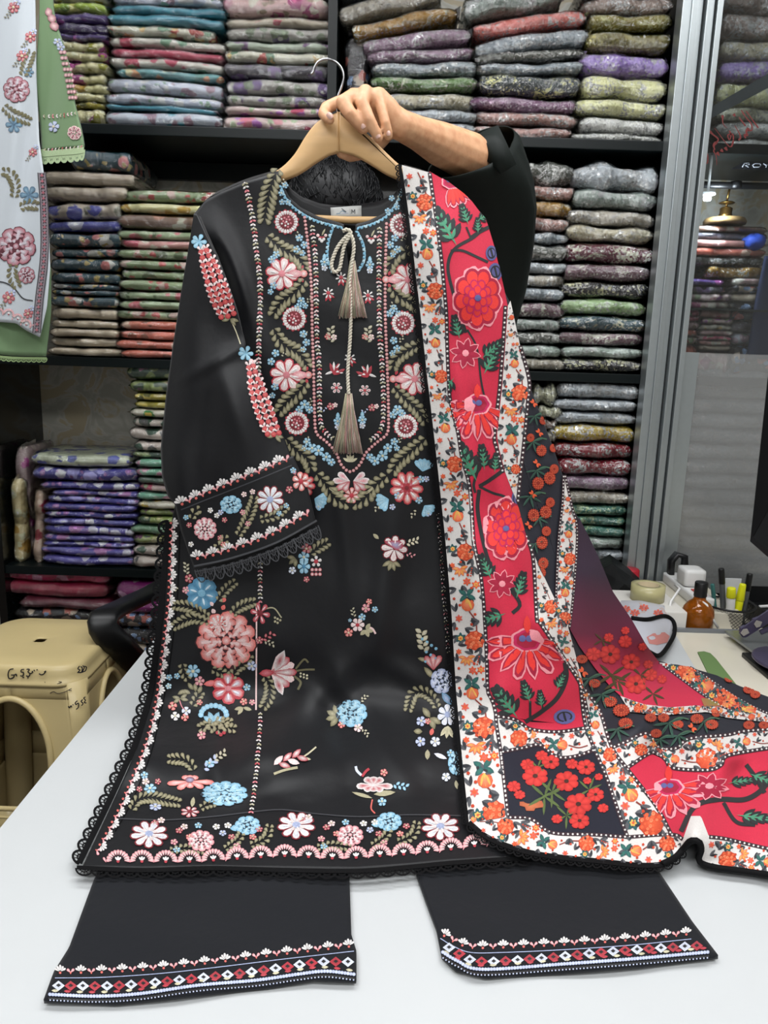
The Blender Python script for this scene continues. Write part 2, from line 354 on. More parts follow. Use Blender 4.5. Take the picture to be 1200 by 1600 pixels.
# key: (words, base colour, second colours, style)
PAL = {
 'lime': ('lime green', '93a844', ['b9c46a', '6f8a30'], 'floral'), 'purw': ('purple and white', '46306c', ['c9c3d0', '92488a'], 'floral'),
 'pur': ('dark purple', '33254f', ['8f87a8', '4e3a78'], 'floral'), 'cmag': ('cream magenta-flowered', 'b9b48c', ['8f2f72', '85842c', 'c9c49c'], 'floral'),
 'lav': ('pale lavender-grey', 'a4a8b4', ['c4c6ca', '8d7482', '7c9484'], 'floral'), 'teal': ('plain teal', '3b7f8f', [], 'plain'),
 'crfl': ('cream floral', 'b4b2a4', ['9d4c44', '5c7a62', 'c7a070'], 'floral'), 'red': ('rose red', 'a5435a', ['c98a96'], 'floral'),
 'wred': ('white and rose', 'b0aca4', ['a4465a', '6b8a74'], 'floral'), 'teac': ('teal and cream', '5f8f92', ['c0b48e', 'b98a6a'], 'floral'),
 'lavt': ('lavender and teal', 'a2a8b2', ['4b8a98', '8d7482'], 'floral'), 'bpnk': ('beige pink-flowered', 'b59a98', ['8d2f62', 'c4b4a8', '8a7a6a'], 'floral'),
 'brd': ('beige and red', 'a39a8a', ['9a3f4f'], 'floral'), 'gpur': ('grey purple-flowered', '96938e', ['5a4470', '6a7460', 'b0aca8'], 'floral'),
 'grnw': ('greenish white', 'a0a89a', ['62705a', '6b5070'], 'floral'), 'dkpu': ('dark grey floral', '45424a', ['6d5a80', '2a2a30', '7d7d86'], 'floral'),
 'pnkw': ('pale pink floral', 'b7a4a0', ['b0506a', '9a62a0', '8a9a7a'], 'floral'),
 'sgry': ('blue-grey beaded', '7a8288', ['c8ccd0'], 'sequin'), 'sbei': ('grey-beige beaded', '8c867a', ['d2ccb8'], 'sequin'), 'sgol': ('ochre beaded', '8a6a28', ['d8c48a'], 'sequin'),
 'smau': ('mauve beaded', '7d6678', ['c4b4ba'], 'sequin'), 'sgrn': ('moss green beaded', '52703c', ['a8b48a'], 'sequin'), 'skha': ('khaki beaded', '97907a', ['d6cfb4'], 'sequin'),
 'ssil': ('silver beaded', '8f959a', ['e0e2e6'], 'sequin'), 'sggr': ('grey-green beaded', '76807a', ['c2c8c2'], 'sequin'), 'scor': ('coral beaded', 'b06058', ['c8aaa0'], 'sequin'),
 'sdkg': ('dark grey sequined', '4d4f4a', ['b0ac98'], 'sequin'), 'snav': ('dark navy gold beaded', '2a3236', ['b09a68'], 'sequin'), 'splu': ('plum', '6a4a64', ['9a8494'], 'sequin'),
 'sdus': ('dusty pink sequined', '94736c', ['d8ccc8'], 'sequin'), 'stau': ('taupe beaded', '7d6e66', ['b4aaa2'], 'sequin'), 'soli': ('olive beaded', '6c6424', ['a8a06a'], 'sequin'),
 'sdol': ('dark olive beaded', '5c5620', ['8f8850'], 'sequin'), 'slav': ('lavender beaded', '7d64a0', ['b6a6c8'], 'sequin'), 'syel': ('pale yellow', 'bdb987', ['d6d4b4'], 'sequin'),
 'swht': ('white embroidered', 'bab6ae', ['d8d6d0'], 'sequin'), 'sbur': ('burgundy gold beaded', '50162a', ['c0a88a'], 'sequin'), 'spgo': ('plum and gold', '5f4650', ['c4b090'], 'sequin'),
 'sblk': ('black gold beaded', '16161a', ['c2b078'], 'sequin'), 'spgr': ('sage green beaded', '7c9468', ['bcc4ac'], 'sequin'), 'sdtl': ('dark teal gold beaded', '2c444c', ['c0ae84'], 'sequin'),
 'sgsi': ('green-silver beaded', '86928a', ['d0d4cc'], 'sequin'), 'smus': ('mustard beaded', '8f7c22', ['d8d2b8'], 'sequin'), 'swin': ('wine red beaded', '6e1222', ['d4ccc8'], 'sequin'),
 'stgr': ('teal green beaded', '3d6a5e', ['8aa87a'], 'sequin'), 'scre': ('cream', 'bdb59c', ['cfc9b4'], 'sequin'),
 'dtea': ('dark teal floral', '143c48', ['a9a9a4', 'b06a6a', '9a8a4a'], 'floral'), 'bei': ('plain beige', 'a99d8c', [], 'plain'), 'bblu': ('beige blue-flowered', 'aa9f90', ['2c2f86', '6a6a5a'], 'floral'),
 'blu': ('royal blue', '2a2f86', ['a8a8b8'], 'floral'), 'cre': ('plain cream', 'b9ac97', [], 'plain'), 'gfl': ('sage green floral', '7f906c', ['4a5a3c', 'b09a92', 'a04848'], 'floral'),
 'yel': ('pale yellow floral', 'b8b488', ['a88a3c'], 'floral'), 'bro': ('brown floral', '6a5040', ['9a6a50', '8a8a7a'], 'floral'), 'gpk': ('green pink-flowered', '8a9a7a', ['b0606a', '5a6a4a'], 'floral'),
 'pkf': ('pink floral', 'b58a84', ['a83f55', 'bdb4a4'], 'floral'), 'cor': ('coral floral', 'bd6a58', ['c9a090', '7a4a38'], 'floral'),
 'wblu': ('white blue-flowered', 'b4bca6', ['2c3480', '5a62a0'], 'floral'), 'vio': ('violet blue', '3a3682', ['8a86b8', 'b4b4c8', '83588c'], 'floral'), 'viop': ('violet with pink', '4a448c', ['9a6a9a', 'b0aec0'], 'floral'),
 'dgp': ('dark green and pink', '3a5244', ['9a6a84', '7a8a5a'], 'floral'), 'gol': ('olive green leaf-print', '7a8a4c', ['2c4430', 'a8a878', '5a3050'], 'floral'), 'ylo': ('yellow and olive', '8c8428', ['c0aa48', '5a5a2a'], 'floral'),
 'wgr': ('white and green', 'b0ac9e', ['3a7a44', 'b8a048'], 'floral'), 'wleaf': ('white leaf-print', 'b2a8a0', ['2c4a3a', '5a5a5a'], 'floral'), 'min': ('mint green', '6fa08a', ['b8c8b0', 'a8788c'], 'floral'),
 'blg': ('blue and green', '5f8468', ['2a5a84', 'a8b070'], 'floral'), 'hpk': ('hot pink', 'b8245c', ['d87a9a', '8a1f44'], 'floral'), 'cri': ('crimson', '8c1a3a', [], 'plain'), 'mar': ('dark maroon', '571a2c', [], 'plain'),
 'bfl': ('black floral', '17171c', ['a89a8a', 'a05a50', '6a84a8'], 'floral'), 'mgt': ('magenta floral', '7d1f6a', ['c890b0', 'b8a8b0'], 'floral'), 'mauf': ('mauve floral', '8a7878', ['8a2f70', 'a89c94'], 'floral'),
 'cyl': ('cream and ochre', 'b0a47c', ['9a7a34', 'c4bc9c'], 'floral'), 'rcr': ('red and cream', 'a48e7c', ['8c2434', 'b09c86'], 'floral'),
}
FMAT = {}
def fmat(k):
    if k not in FMAT: FMAT[k] = fabric(k, *PAL[k][1:])
    return FMAT[k]
def plastic():
    m = bpy.data.materials.new('crinkled_clear_plastic'); m.use_nodes = True; nt = m.node_tree; N = nt.nodes; L = nt.links; N.clear()
    out = N.new('ShaderNodeOutputMaterial'); tr = N.new('ShaderNodeBsdfTransparent'); tr.inputs[0].default_value = (.94, .95, .95, 1)
    gl = N.new('ShaderNodeBsdfGlossy'); gl.inputs['Roughness'].default_value = 0.06; gl.inputs['Color'].default_value = (1, 1, 1, 1)
    tc = N.new('ShaderNodeTexCoord'); oi = N.new('ShaderNodeObjectInfo')
    mu = N.new('ShaderNodeVectorMath'); mu.operation = 'SCALE'; mu.inputs[0].default_value = (3.1, 17.7, 5.3); L.new(oi.outputs['Random'], mu.inputs['Scale'])
    ad = N.new('ShaderNodeVectorMath'); L.new(tc.outputs['Object'], ad.inputs[0]); L.new(mu.outputs[0], ad.inputs[1])
    nz = N.new('ShaderNodeTexNoise'); nz.inputs['Scale'].default_value = 38; nz.inputs['Detail'].default_value = 4; nz.inputs['Distortion'].default_value = 1.4; L.new(ad.outputs[0], nz.inputs['Vector'])
    vo = N.new('ShaderNodeTexVoronoi'); vo.feature = 'DISTANCE_TO_EDGE'; vo.inputs['Scale'].default_value = 26; L.new(nz.outputs['Color'], vo.inputs['Vector'])
    a2 = N.new('ShaderNodeMath'); a2.operation = 'MULTIPLY_ADD'; L.new(vo.outputs['Distance'], a2.inputs[0]); a2.inputs[1].default_value = .5; L.new(nz.outputs['Fac'], a2.inputs[2])
    bp = N.new('ShaderNodeBump'); bp.inputs['Strength'].default_value = 0.35; bp.inputs['Distance'].default_value = .006; L.new(a2.outputs[0], bp.inputs['Height'])
    n3 = N.new('ShaderNodeTexNoise'); n3.inputs['Scale'].default_value = 75; n3.inputs['Detail'].default_value = 2; n3.inputs['Distortion'].default_value = 2.0; L.new(ad.outputs[0], n3.inputs['Vector'])
    cs = N.new('ShaderNodeVectorMath'); cs.operation = 'SUBTRACT'; L.new(n3.outputs['Color'], cs.inputs[0]); cs.inputs[1].default_value = (.5, .5, .5)
    ma = N.new('ShaderNodeVectorMath'); ma.operation = 'MULTIPLY_ADD'; L.new(cs.outputs[0], ma.inputs[0]); ma.inputs[1].default_value = (1.3, 1.0, 1.3); L.new(bp.outputs[0], ma.inputs[2])
    no = N.new('ShaderNodeVectorMath'); no.operation = 'NORMALIZE'; L.new(ma.outputs[0], no.inputs[0])
    L.new(no.outputs[0], gl.inputs['Normal'])
    fr = N.new('ShaderNodeFresnel'); fr.inputs[0].default_value = 1.45; L.new(no.outputs[0], fr.inputs['Normal'])
    mt = N.new('ShaderNodeMath'); mt.operation = 'MULTIPLY_ADD'; mt.inputs[1].default_value = 1.2; mt.inputs[2].default_value = .07; mt.use_clamp = True; L.new(fr.outputs[0], mt.inputs[0])
    ms = N.new('ShaderNodeMixShader'); L.new(mt.outputs[0], ms.inputs[0]); L.new(tr.outputs[0], ms.inputs[1]); L.new(gl.outputs[0], ms.inputs[2])
    L.new(ms.outputs[0], out.inputs[0]); return m
M_wrap = plastic()

def packet_shape(wd, ht, dp, rg, infl=0.0, nu=14, nv=14, fat=0.0, soft=True):
    """a folded garment: rounded front roll, soft tapering ends, a little slump"""
    ph = [rg.uniform(0, 6.28) for _ in range(6)]; e1, e2 = (rg.uniform(.52, .82), rg.uniform(.52, .82)) if soft else (rg.uniform(.68, .95), rg.uniform(.68, .95))
    lump = (rg.uniform(.03, .08) if soft else rg.uniform(.02, .05)) + fat * .1; bend = rg.uniform(-.05, .05)
    rings = []
    for i in range(nu + 1):
        u = -1 + 2 * i / nu
        u = math.copysign(1 - (1 - abs(u)) ** 1.25, u)
        en = e1 if u < 0 else e2
        tap = en + (1 - en) * (1 - abs(u) ** ((7 if soft else 10) - 2.5 * fat)) ** .55 if abs(u) < 1 else en * .62
        hh = ht / 2 * tap + infl; ring = []
        yr = dp / 2 * (1 - .06 * abs(u) ** 6)
        for j in range(nv):
            a = 2 * math.pi * j / nv
            ca, sa = math.cos(a), math.sin(a)
            y = math.copysign(abs(ca) ** .45, ca) * (yr + infl); z = math.copysign(abs(sa) ** .52, sa) * hh
            z += ht * lump * math.sin(u * 5 + ph[0] + y * 9) * math.cos(a * 2 + ph[1])
            y += .006 * math.sin(u * 4 + ph[2] + a) + .003 * math.sin(u * 11 + ph[3])
            ring.append((u * (wd / 2 + infl), y, z + bend * ht * u * u))
        rings.append(ring)
    return MB().rings(rings, True)
def wrap_flaps(mb, wd, ht, dp, rg):
    for s in (-1, 1):
        n = 7; L_ = rg.uniform(.010, .020); v = []
        for j in range(n):
            y = -dp / 2 + dp * .55 * j / (n - 1)
            v.append((s * wd * .485, y, rg.uniform(-.10, .10) * ht)); v.append((s * (wd / 2 + L_ * rg.uniform(.5, 1)), y, rg.uniform(-.22, .22) * ht))
        mb.add(v, [(2 * j, 2 * j + 1, 2 * j + 3, 2 * j + 2) for j in range(n - 1)])
ORD = ['top', 'second', 'third', 'fourth', 'fifth', 'sixth', 'seventh', 'eighth', 'ninth', 'tenth', 'eleventh', 'twelfth', 'thirteenth', 'fourteenth', 'fifteenth', 'sixteenth', 'seventeenth', 'eighteenth', 'nineteenth', 'twentieth', 'twenty-first', 'twenty-second']
def make_packet(cx, cy, cz, wd, ht, dp, key, label, group, ang=0.0, yaw=0.0, fat=0.0, pitch=0.0, wrap=True):
    e = empty('fabric_packet', (0, 0, 0), label, 'fabric packet', group)
    rg = random.Random(rnd.random())
    st = rg.getstate()
    soft = PAL[key][3] == 'sequin'; o = packet_shape(wd, ht, dp, rg, fat=fat, soft=soft).build('folded_fabric', fmat(key), e); rg.setstate(st)
    if wrap:
        sh = packet_shape(wd, ht, dp, rg, infl=.0022, nu=26, nv=18, fat=fat, soft=soft)
        sh.v = [(x + rg.gauss(0, .0010), y + rg.gauss(0, .0010) - .0004, z + rg.gauss(0, .0007)) for x, y, z in sh.v]; wrap_flaps(sh, wd, ht, dp, rg)
        sh.build('plastic_sleeve', M_wrap, e, False)
    e.location = (cx, cy, cz); e.rotation_euler = (pitch, ang, yaw)
    return e
def stack(items, place, group, rest=None, Y=YS, dp=.27, jig=.012):
    """items: (x0,x1,y0,y1,key[,tilt px[,fat]]) top to bottom, neighbours are fitted to touch"""
    it = [list(q) + [0] * (7 - len(q)) for q in items]
    for a, b in zip(it[:-1], it[1:]):
        if abs(b[2] - a[3]) < 16: a[3] = b[2] = (a[3] + b[2]) / 2
    n = len(it)
    for i, (x0, x1, y0, y1, key, tilt, fat) in enumerate(it):
        A, B = at(x0, (y0 + y1) / 2, Y), at(x1, (y0 + y1) / 2, Y)
        T, Bo = at((x0 + x1) / 2, y0, Y), at((x0 + x1) / 2, y1, Y)
        wd = abs(B[0] - A[0]); ht = abs(T[2] - Bo[2]); zc = (T[2] + Bo[2]) / 2
        if rest is not None and i == n - 1:
            zt = T[2]; ht = zt - rest - .001; zc = (zt + rest + .001) / 2
        pos = 'top' if i == 0 else 'bottom' if i == n - 1 else ORD[i] + ' down'
        lab = '%s fabric packet, %s in the %s' % (PAL[key][0], pos, place)
        make_packet((A[0] + B[0]) / 2, Y + dp / 2 + rnd.uniform(-.3, 1) * jig, zc, wd, ht * 1.0, dp, key, lab, group, ang=(tilt / (x1 - x0)), yaw=rnd.uniform(-.012, .012), fat=fat)
G1, G2, G3, G4 = 'packets on the upper shelf', 'packets on the middle shelf', 'packets on the lower shelf', 'packets on the bottom shelf'
stack([(76, 166, -30, -12, 'lime'), (77, 164, -12, 1, 'wgr'), (78, 164, 1, 18, 'lime'), (80, 166, 17, 34, 'purw'), (82, 166, 33, 52, 'pur'), (86, 166, 51, 62, 'purw'), (88, 161, 61, 80, 'cmag'), (92, 166, 78, 95, 'cmag'), (96, 168, 94, 113, 'cmag'),
       (100, 163, 111, 129, 'cmag'), (104, 165, 128, 144, 'yel'), (108, 163, 143, 157, 'cmag'), (110, 160, 157, 167, 'ylo'), (113, 160, 166, 184, 'cmag')], 'stack beside the green sleeve', G1, BZ[0])
stack([(172, 346, -30, -10, 'crfl'), (175, 346, -10, 6, 'lav'), (174, 350, 5, 22, 'teal', 2), (167, 347, 21, 40, 'teal', 4), (165, 334, 38, 57, 'crfl', 5), (168, 350, 56, 74, 'wred', 5), (172, 347, 73, 90, 'red', 5), (168, 347, 88, 107, 'wred', 6), (180, 346, 105, 122, 'teac', 5),
       (165, 347, 120, 147, 'lav', 8), (163, 345, 145, 165, 'lav', 4), (165, 335, 163, 174, 'teal', 4), (166, 346, 172, 195, 'lavt')], 'teal-topped upper stack', G1, BZ[0])
stack([(350, 515, -40, -8, 'gpur'), (350, 515, -8, 24, 'bpnk', -3), (352, 515, 22, 41, 'brd', -3), (353, 518, 38, 62, 'gpur', -3), (353, 518, 61, 79, 'grnw'), (351, 516, 77, 98, 'crfl'), (352, 512, 97, 122, 'dkpu'), (355, 518, 122, 148, 'gpur'),
       (357, 515, 146, 167, 'gpur'), (352, 520, 165, 180, 'pnkw'), (347, 505, 178, 203, 'pnkw')], 'upper stack left of post', G1, BZ[0])
stack([(527, 640, -45, -18, 'sgry', -18), (527, 690, -14, 24, 'sbei', -40), (550, 715, 12, 50, 'sgol', -34), (568, 735, 40, 76, 'smau', -24), (575, 738, 72, 97, 'smau', -10), (582, 745, 93, 119, 'sgry', -6), (580, 745, 117, 142, 'sgrn', -3), (596, 745, 140, 168, 'skha', -2),
       (600, 745, 168, 190, 'ssil'), (600, 745, 188, 211, 'ssil')], 'slanting stack right of post', G1, BZ[0])
stack([(735, 880, -50, -20, 'sggr', -28), (727, 880, -20, 22, 'sggr', -28), (742, 918, 14, 48, 'scor', -26), (745, 922, 42, 78, 'sgry', -26), (745, 913, 74, 96, 'sdkg', -14), (745, 912, 90, 114, 'sgry', -8), (750, 906, 113, 150, 'snav'), (735, 900, 147, 174, 'splu', 3), (746, 903, 172, 195, 'sdus', 2),
       (735, 894, 193, 219, 'sdus')], 'upper stack above raised arm', G1, BZ[0])
stack([(915, 1052, -40, -8, 'stau'), (916, 1052, -8, 22, 'stau', -5), (922, 1051, 18, 45, 'soli', -3), (918, 1048, 44, 78, 'sdol'), (906, 1045, 79, 117, 'slav', 2, .2), (910, 1043, 115, 156, 'syel', 5, .3), (901, 1041, 150, 183, 'syel', 5, .2), (908, 1038, 178, 209, 'swht', 4), (895, 1036, 204, 229, 'swht', 2)],
      'top-shelf stack by metal frame', G1, BZ[0])
stack([(815, 897, 248, 288, 'sdkg', 3, .8), (832, 898, 287, 312, 'sdus', 3), (832, 894, 311, 338, 'sgol', 3, .5), (828, 890, 336, 361, 'sdus', 3), (822, 889, 360, 381, 'sgry'), (815, 886, 381, 408, 'sdkg'), (810, 886, 407, 427, 'ssil'), (806, 883, 427, 448, 'sbei'), (798, 882, 448, 470, 'sgry'),
       (795, 884, 470, 496, 'spgo'), (798, 876, 497, 517, 'sggr'), (800, 879, 517, 538, 'sdkg'), (805, 878, 538, 559, 'sgsi'), (812, 882, 559, 583, 'sbei')], 'middle stack beside green shirt', G2, BZ[1])
stack([(893, 1030, 253, 296, 'ssil', 3, 1.0), (897, 1028, 293, 327, 'sggr', 4, .3), (890, 1025, 323, 354, 'sbei', 4, .3), (888, 1023, 350, 380, 'skha', 4, .3), (885, 1020, 377, 411, 'sbur', 2), (884, 1018, 410, 439, 'spgo'), (880, 1014, 439, 466, 'sblk'), (878, 1011, 465, 493, 'spgr', 2), (878, 1009, 491, 519, 'sdtl', 2),
       (876, 1007, 517, 542, 'spgo'), (880, 1005, 539, 560, 'sgsi'), (878, 1003, 560, 588, 'sblk')], 'middle-shelf stack by metal frame', G2, BZ[1])
stack([(836, 873, 599, 634, 'scre', 0, 1.), (842, 877, 634, 655, 'scre', 0, .6), (848, 871, 655, 674, 'stau', 0, .5), (852, 868, 675, 692, 'sbei')], 'short stack at shawl edge', G3, None)
stack([(872, 999, 596, 624, 'ssil', 1), (867, 996, 623, 643, 'ssil'), (867, 994, 643, 664, 'ssil'), (862, 993, 663, 692, 'smus', 1, .3), (867, 989, 691, 718, 'swin'), (872, 987, 717, 744, 'swin'), (878, 985, 744, 769, 'smau'), (885, 983, 768, 789, 'sbei'), (880, 982, 790, 807, 'stgr'), (880, 980, 807, 823, 'stgr'),
       (880, 979, 823, 840, 'stgr'), (885, 978, 840, 860, 'sgsi'), (890, 976, 860, 880, 'ssil'), (895, 975, 880, 902, 'sbei')], 'lower-shelf stack by metal frame', G3, BZ[2])
stack([(110, 202, 230, 266, 'dtea', 2), (62, 207, 265, 290, 'bei'), (66, 197, 288, 316, 'bei', -3), (70, 186, 312, 346, 'bblu', -6), (76, 186, 341, 363, 'blu', -5), (77, 186, 362, 387, 'dtea', -3), (80, 186, 386, 402, 'dtea', -3), (80, 184, 402, 424, 'dtea', -2), (80, 186, 424, 443, 'dtea'), (82, 184, 443, 453, 'dtea'), (80, 183, 453, 462, 'dtea'),
       (80, 183, 462, 481, 'dtea'), (80, 181, 480, 499, 'cre'), (80, 181, 499, 513, 'cre'), (78, 184, 513, 527, 'cre'), (78, 181, 527, 543, 'cre'), (76, 186, 542, 558, 'cre')], 'dark teal middle-left stack', G2, BZ[1])
stack([(185, 352, 294, 315, 'gfl', -2), (185, 330, 315, 333, 'yel'), (183, 330, 333, 359, 'bro'), (183, 330, 358, 375, 'gpk'), (187, 330, 374, 390, 'pkf'), (184, 330, 389, 407, 'gfl'), (185, 330, 405, 422, 'gfl'), (190, 330, 422, 437, 'gfl'), (188, 330, 437, 455, 'gfl'), (185, 330, 455, 470, 'gpk'), (185, 330, 469, 485, 'gpk'), (180, 330, 485, 501, 'gfl'),
       (188, 330, 501, 517, 'cor'), (187, 330, 516, 532, 'cor'), (182, 330, 532, 547, 'cor'), (190, 330, 547, 562, 'cor')], 'green stack behind black sleeve', G2, BZ[1])
stack([(50, 200, 710, 731, 'wblu'), (52, 211, 731, 755, 'vio', -2), (64, 214, 752, 768, 'vio', -1), (80, 213, 767, 777, 'viop'), (74, 214, 777, 789, 'vio', 2), (68, 210, 788, 801, 'vio'), (69, 211, 801, 812, 'vio'), (65, 209, 811, 823, 'vio'), (67, 206, 823, 837, 'viop', 2), (65, 206, 837, 848, 'viop'), (67, 206, 848, 856, 'vio'), (66, 206, 856, 870, 'viop', 2), (66, 207, 869, 886, 'viop')],
      'violet lower-left stack', G3, BZ[2])
stack([(198, 330, 569, 594, 'dgp'), (203, 330, 595, 615, 'gol'), (208, 330, 615, 628, 'ylo'), (210, 330, 628, 640, 'ylo'), (203, 330, 640, 654, 'wgr'), (206, 330, 654, 670, 'wleaf'), (200, 330, 670, 691, 'wleaf'), (208, 330, 691, 707, 'wleaf'), (205, 330, 707, 718, 'dgp'), (214, 330, 718, 733, 'min'), (210, 330, 733, 746, 'min'), (216, 330, 747, 758, 'dgp'), (216, 330, 758, 771, 'pnkw'),
       (214, 330, 771, 784, 'min'), (216, 330, 784, 797, 'wgr'), (216, 330, 797, 808, 'gol'), (214, 330, 808, 822, 'gol'), (203, 330, 822, 838, 'blg'), (205, 330, 838, 853, 'gol'), (208, 330, 853, 870, 'wleaf'), (206, 330, 870, 888, 'wleaf')], 'leaf-print stack behind black tunic', G3, BZ[2])
zt4 = BZ[3]
stack([(2, 166, 891, 913, 'hpk', 3), (8, 162, 912, 937, 'cri', 3), (34, 172, 936, 953, 'mar', 2), (24, 176, 953, 972, 'bfl'), (20, 180, 972, 994, 'bfl'), (22, 180, 994, 1018, 'bfl'), (20, 180, 1018, 1042, 'bfl'), (20, 180, 1042, 1068, 'bfl'), (20, 180, 1068, 1096, 'bfl'), (20, 180, 1096, 1124, 'bfl'), (20, 180, 1124, 1156, 'bfl'), (20, 180, 1156, 1186, 'bfl')],
      'hot-pink-topped stack behind stool', G4, zt4, dp=.24)
stack([(182, 330, 908, 940, 'mgt', -10), (184, 330, 940, 962, 'mgt', -4), (184, 330, 962, 985, 'bfl'), (184, 330, 985, 1010, 'bfl'), (184, 330, 1010, 1040, 'bfl'), (184, 330, 1040, 1075, 'bfl'), (184, 330, 1075, 1110, 'mgt'), (184, 330, 1110, 1150, 'bfl'), (184, 330, 1150, 1190, 'bfl')],
      'magenta-topped stack behind chair arm', G4, zt4, dp=.24)
# packets standing on edge at the left of the violet stack, and a black one by the post
def leaning(xa, ya, xb, yb, wpx, key, label, Y=YS + .02):
    A, B = at(xa, ya, Y), at(xb, yb, Y); c = (A + B) / 2; ln = np.linalg.norm(A - B); th = wpx / 1200 * 2.4
    ang = math.atan2(B[0] - A[0], A[2] - B[2])
    make_packet(c[0], Y + .12, c[2], ln, th, .22, key, label, G3, ang=math.pi / 2 - ang)
leaning(22, 750, 28, 878, 24, 'cyl', 'cream and ochre fabric packet standing on edge by shelf side')
leaning(30, 700, 38, 876, 26, 'mauf', 'mauve floral fabric packet standing on edge, tallest of three', YS + .05)
leaning(58, 768, 56, 882, 18, 'rcr', 'red and cream fabric packet on edge beside violet stack')
A = at(533, 50, YS); B = at(578, 206, YS)
make_packet((A[0] + B[0]) / 2, YS + .15, (A[2] + B[2]) / 2 + .004, A[2] - B[2] - .004, B[0] - A[0] - .008, .22, 'bfl', 'black floral fabric packet standing upright against the shelf post', G1, ang=math.pi / 2)

# ---------------------------------------------------------------- table
X_TL = -0.563; Y_T0, Y_T1 = 0.15, 1.985
table = empty('shop_table', (0.4, 1.0, 0), 'long cream marble topped shop table under the white sheet', 'table')
MB().box(X_TL + .004, 1.6, Y_T0, Y_T1, TZ - .036, TZ - .0025, bev=.003).build('table_top', M_marble, table, False)
MB().box(X_TL + .004, 1.6, Y_T1 + .0002, Y_T1 + .014, TZ - .038, TZ + .006, bev=.002).build('edge_strip', M_grey_metal, table, False)
M_leg = pmat('table_leg_metal', '8b8f92', 0.4, metal=0.6)
for x in (X_TL + .06, 1.5):
    for y in (Y_T0 + .08, Y_T1 - .20):
        MB().box(x - .025, x + .025, y - .025, y + .025, 0, TZ - .036).build('leg', M_leg, table, False)
# the sheet ends along a slanting line towards the right
def sheet_obj():
    px = [(1052, 986), (1080, 1033), (1105, 1075), (1130, 1118), (1180, 1200)]
    edge = [onz(x, y, TZ) for x, y in px]; edge[0][1] = Y_T1 - .004
    pts = [(X_TL, Y_T0 + .01), (X_TL, Y_T1 - .004)] + [(e[0], e[1]) for e in edge]
    d = edge[-1] - edge[-2]; d = d / np.linalg.norm(d)
    q = edge[-1]; k = (Y_T0 + .01 - q[1]) / d[1]; pts.append((max(q[0] + d[0] * k * .2, .35), Y_T0 + .01))
    n = len(pts); v = [(x, y, TZ) for x, y in pts] + [(x, y, TZ - .0022) for x, y in pts]
    f = [tuple(range(n - 1, -1, -1)), tuple(range(n, 2 * n))] + [(i, (i + 1) % n, n + (i + 1) % n, n + i) for i in range(n)]
    o = mk('table_sheet', v, f, M_white_sheet, None, False)
    return tag(o, 'smooth white sheet covering the table under the outfit', 'table sheet')
sheet_obj()

# ---------------------------------------------------------------- cloth surfaces
class Field:
    """smooth cloth surface given by depth at a few sighted points"""
    def __init__(s, ctrl, bbox, bump=None, minh=.003, step=4, sc=200.0, smooth=1e-4):
        s.x0, s.y0, s.x1, s.y1 = bbox; s.st = step
        C = np.array(ctrl, float); q = C[:, :2] / sc; n = len(q)
        def phi(r): return np.where(r > 0, r * r * np.log(np.maximum(r, 1e-9)), 0)
        K = phi(np.linalg.norm(q[:, None] - q[None], axis=2)) + np.eye(n) * smooth
        Pm = np.c_[np.ones(n), q]; A = np.block([[K, Pm], [Pm.T, np.zeros((3, 3))]])
        wv = np.linalg.solve(A, np.r_[C[:, 2], 0, 0, 0])
        gx = np.arange(s.x0, s.x1 + step, step); gy = np.arange(s.y0, s.y1 + step, step)
        X, Y = np.meshgrid(gx, gy); s.nx, s.ny = len(gx), len(gy)
        qq = np.stack([X.ravel(), Y.ravel()], 1) / sc; D = np.zeros(len(qq))
        for i in range(n): D += wv[i] * phi(np.linalg.norm(qq - q[i], axis=1))
        D += wv[n] + qq @ wv[n + 1:]
        D = D.reshape(X.shape)
        if bump is not None: D = D - bump(X, Y)
        rx, ry, rz = s.rays(X, Y)
        t = D / ry; z = CAM[2] + t * rz
        lim = (TZ + minh - CAM[2]) / np.minimum(rz, -1e-6)
        t = np.where((z < TZ + minh) & (rz < 0), lim, t)
        s.t = t
    @staticmethod
    def rays(X, Y):
        a = (np.asarray(X, float) - 600) / FPX; b = (np.asarray(Y, float) - 800) / FPX
        return [_f[i] + _R[i] * a - _U[i] * b for i in range(3)]
    def base(s, X, Y):
        u = np.clip((np.asarray(X, float) - s.x0) / s.st, 0, s.nx - 1.001); v = np.clip((np.asarray(Y, float) - s.y0) / s.st, 0, s.ny - 1.001)
        i = u.astype(int); j = v.astype(int); fu = u - i; fv = v - j; T = s.t
        t = (T[j, i] * (1 - fu) + T[j, i + 1] * fu) * (1 - fv) + (T[j + 1, i] * (1 - fu) + T[j + 1, i + 1] * fu) * fv
        r = s.rays(X, Y); return np.stack([CAM[k] + r[k] * t for k in range(3)], -1)
    def P(s, X, Y, off=0.0):
        X = np.asarray(X, float); Y = np.asarray(Y, float); p = s.base(X, Y); h = 4.0
        n = np.cross(s.base(X + h, Y) - s.base(X - h, Y), s.base(X, Y - h) - s.base(X, Y + h))
        n /= np.linalg.norm(n, axis=-1, keepdims=True) + 1e-12
        off = np.asarray(off, float)
        return p + n * (off[..., None] if off.ndim else off)
    def p(s, x, y, off=0.0): return s.P(np.array([x]), np.array([y]), off)[0]

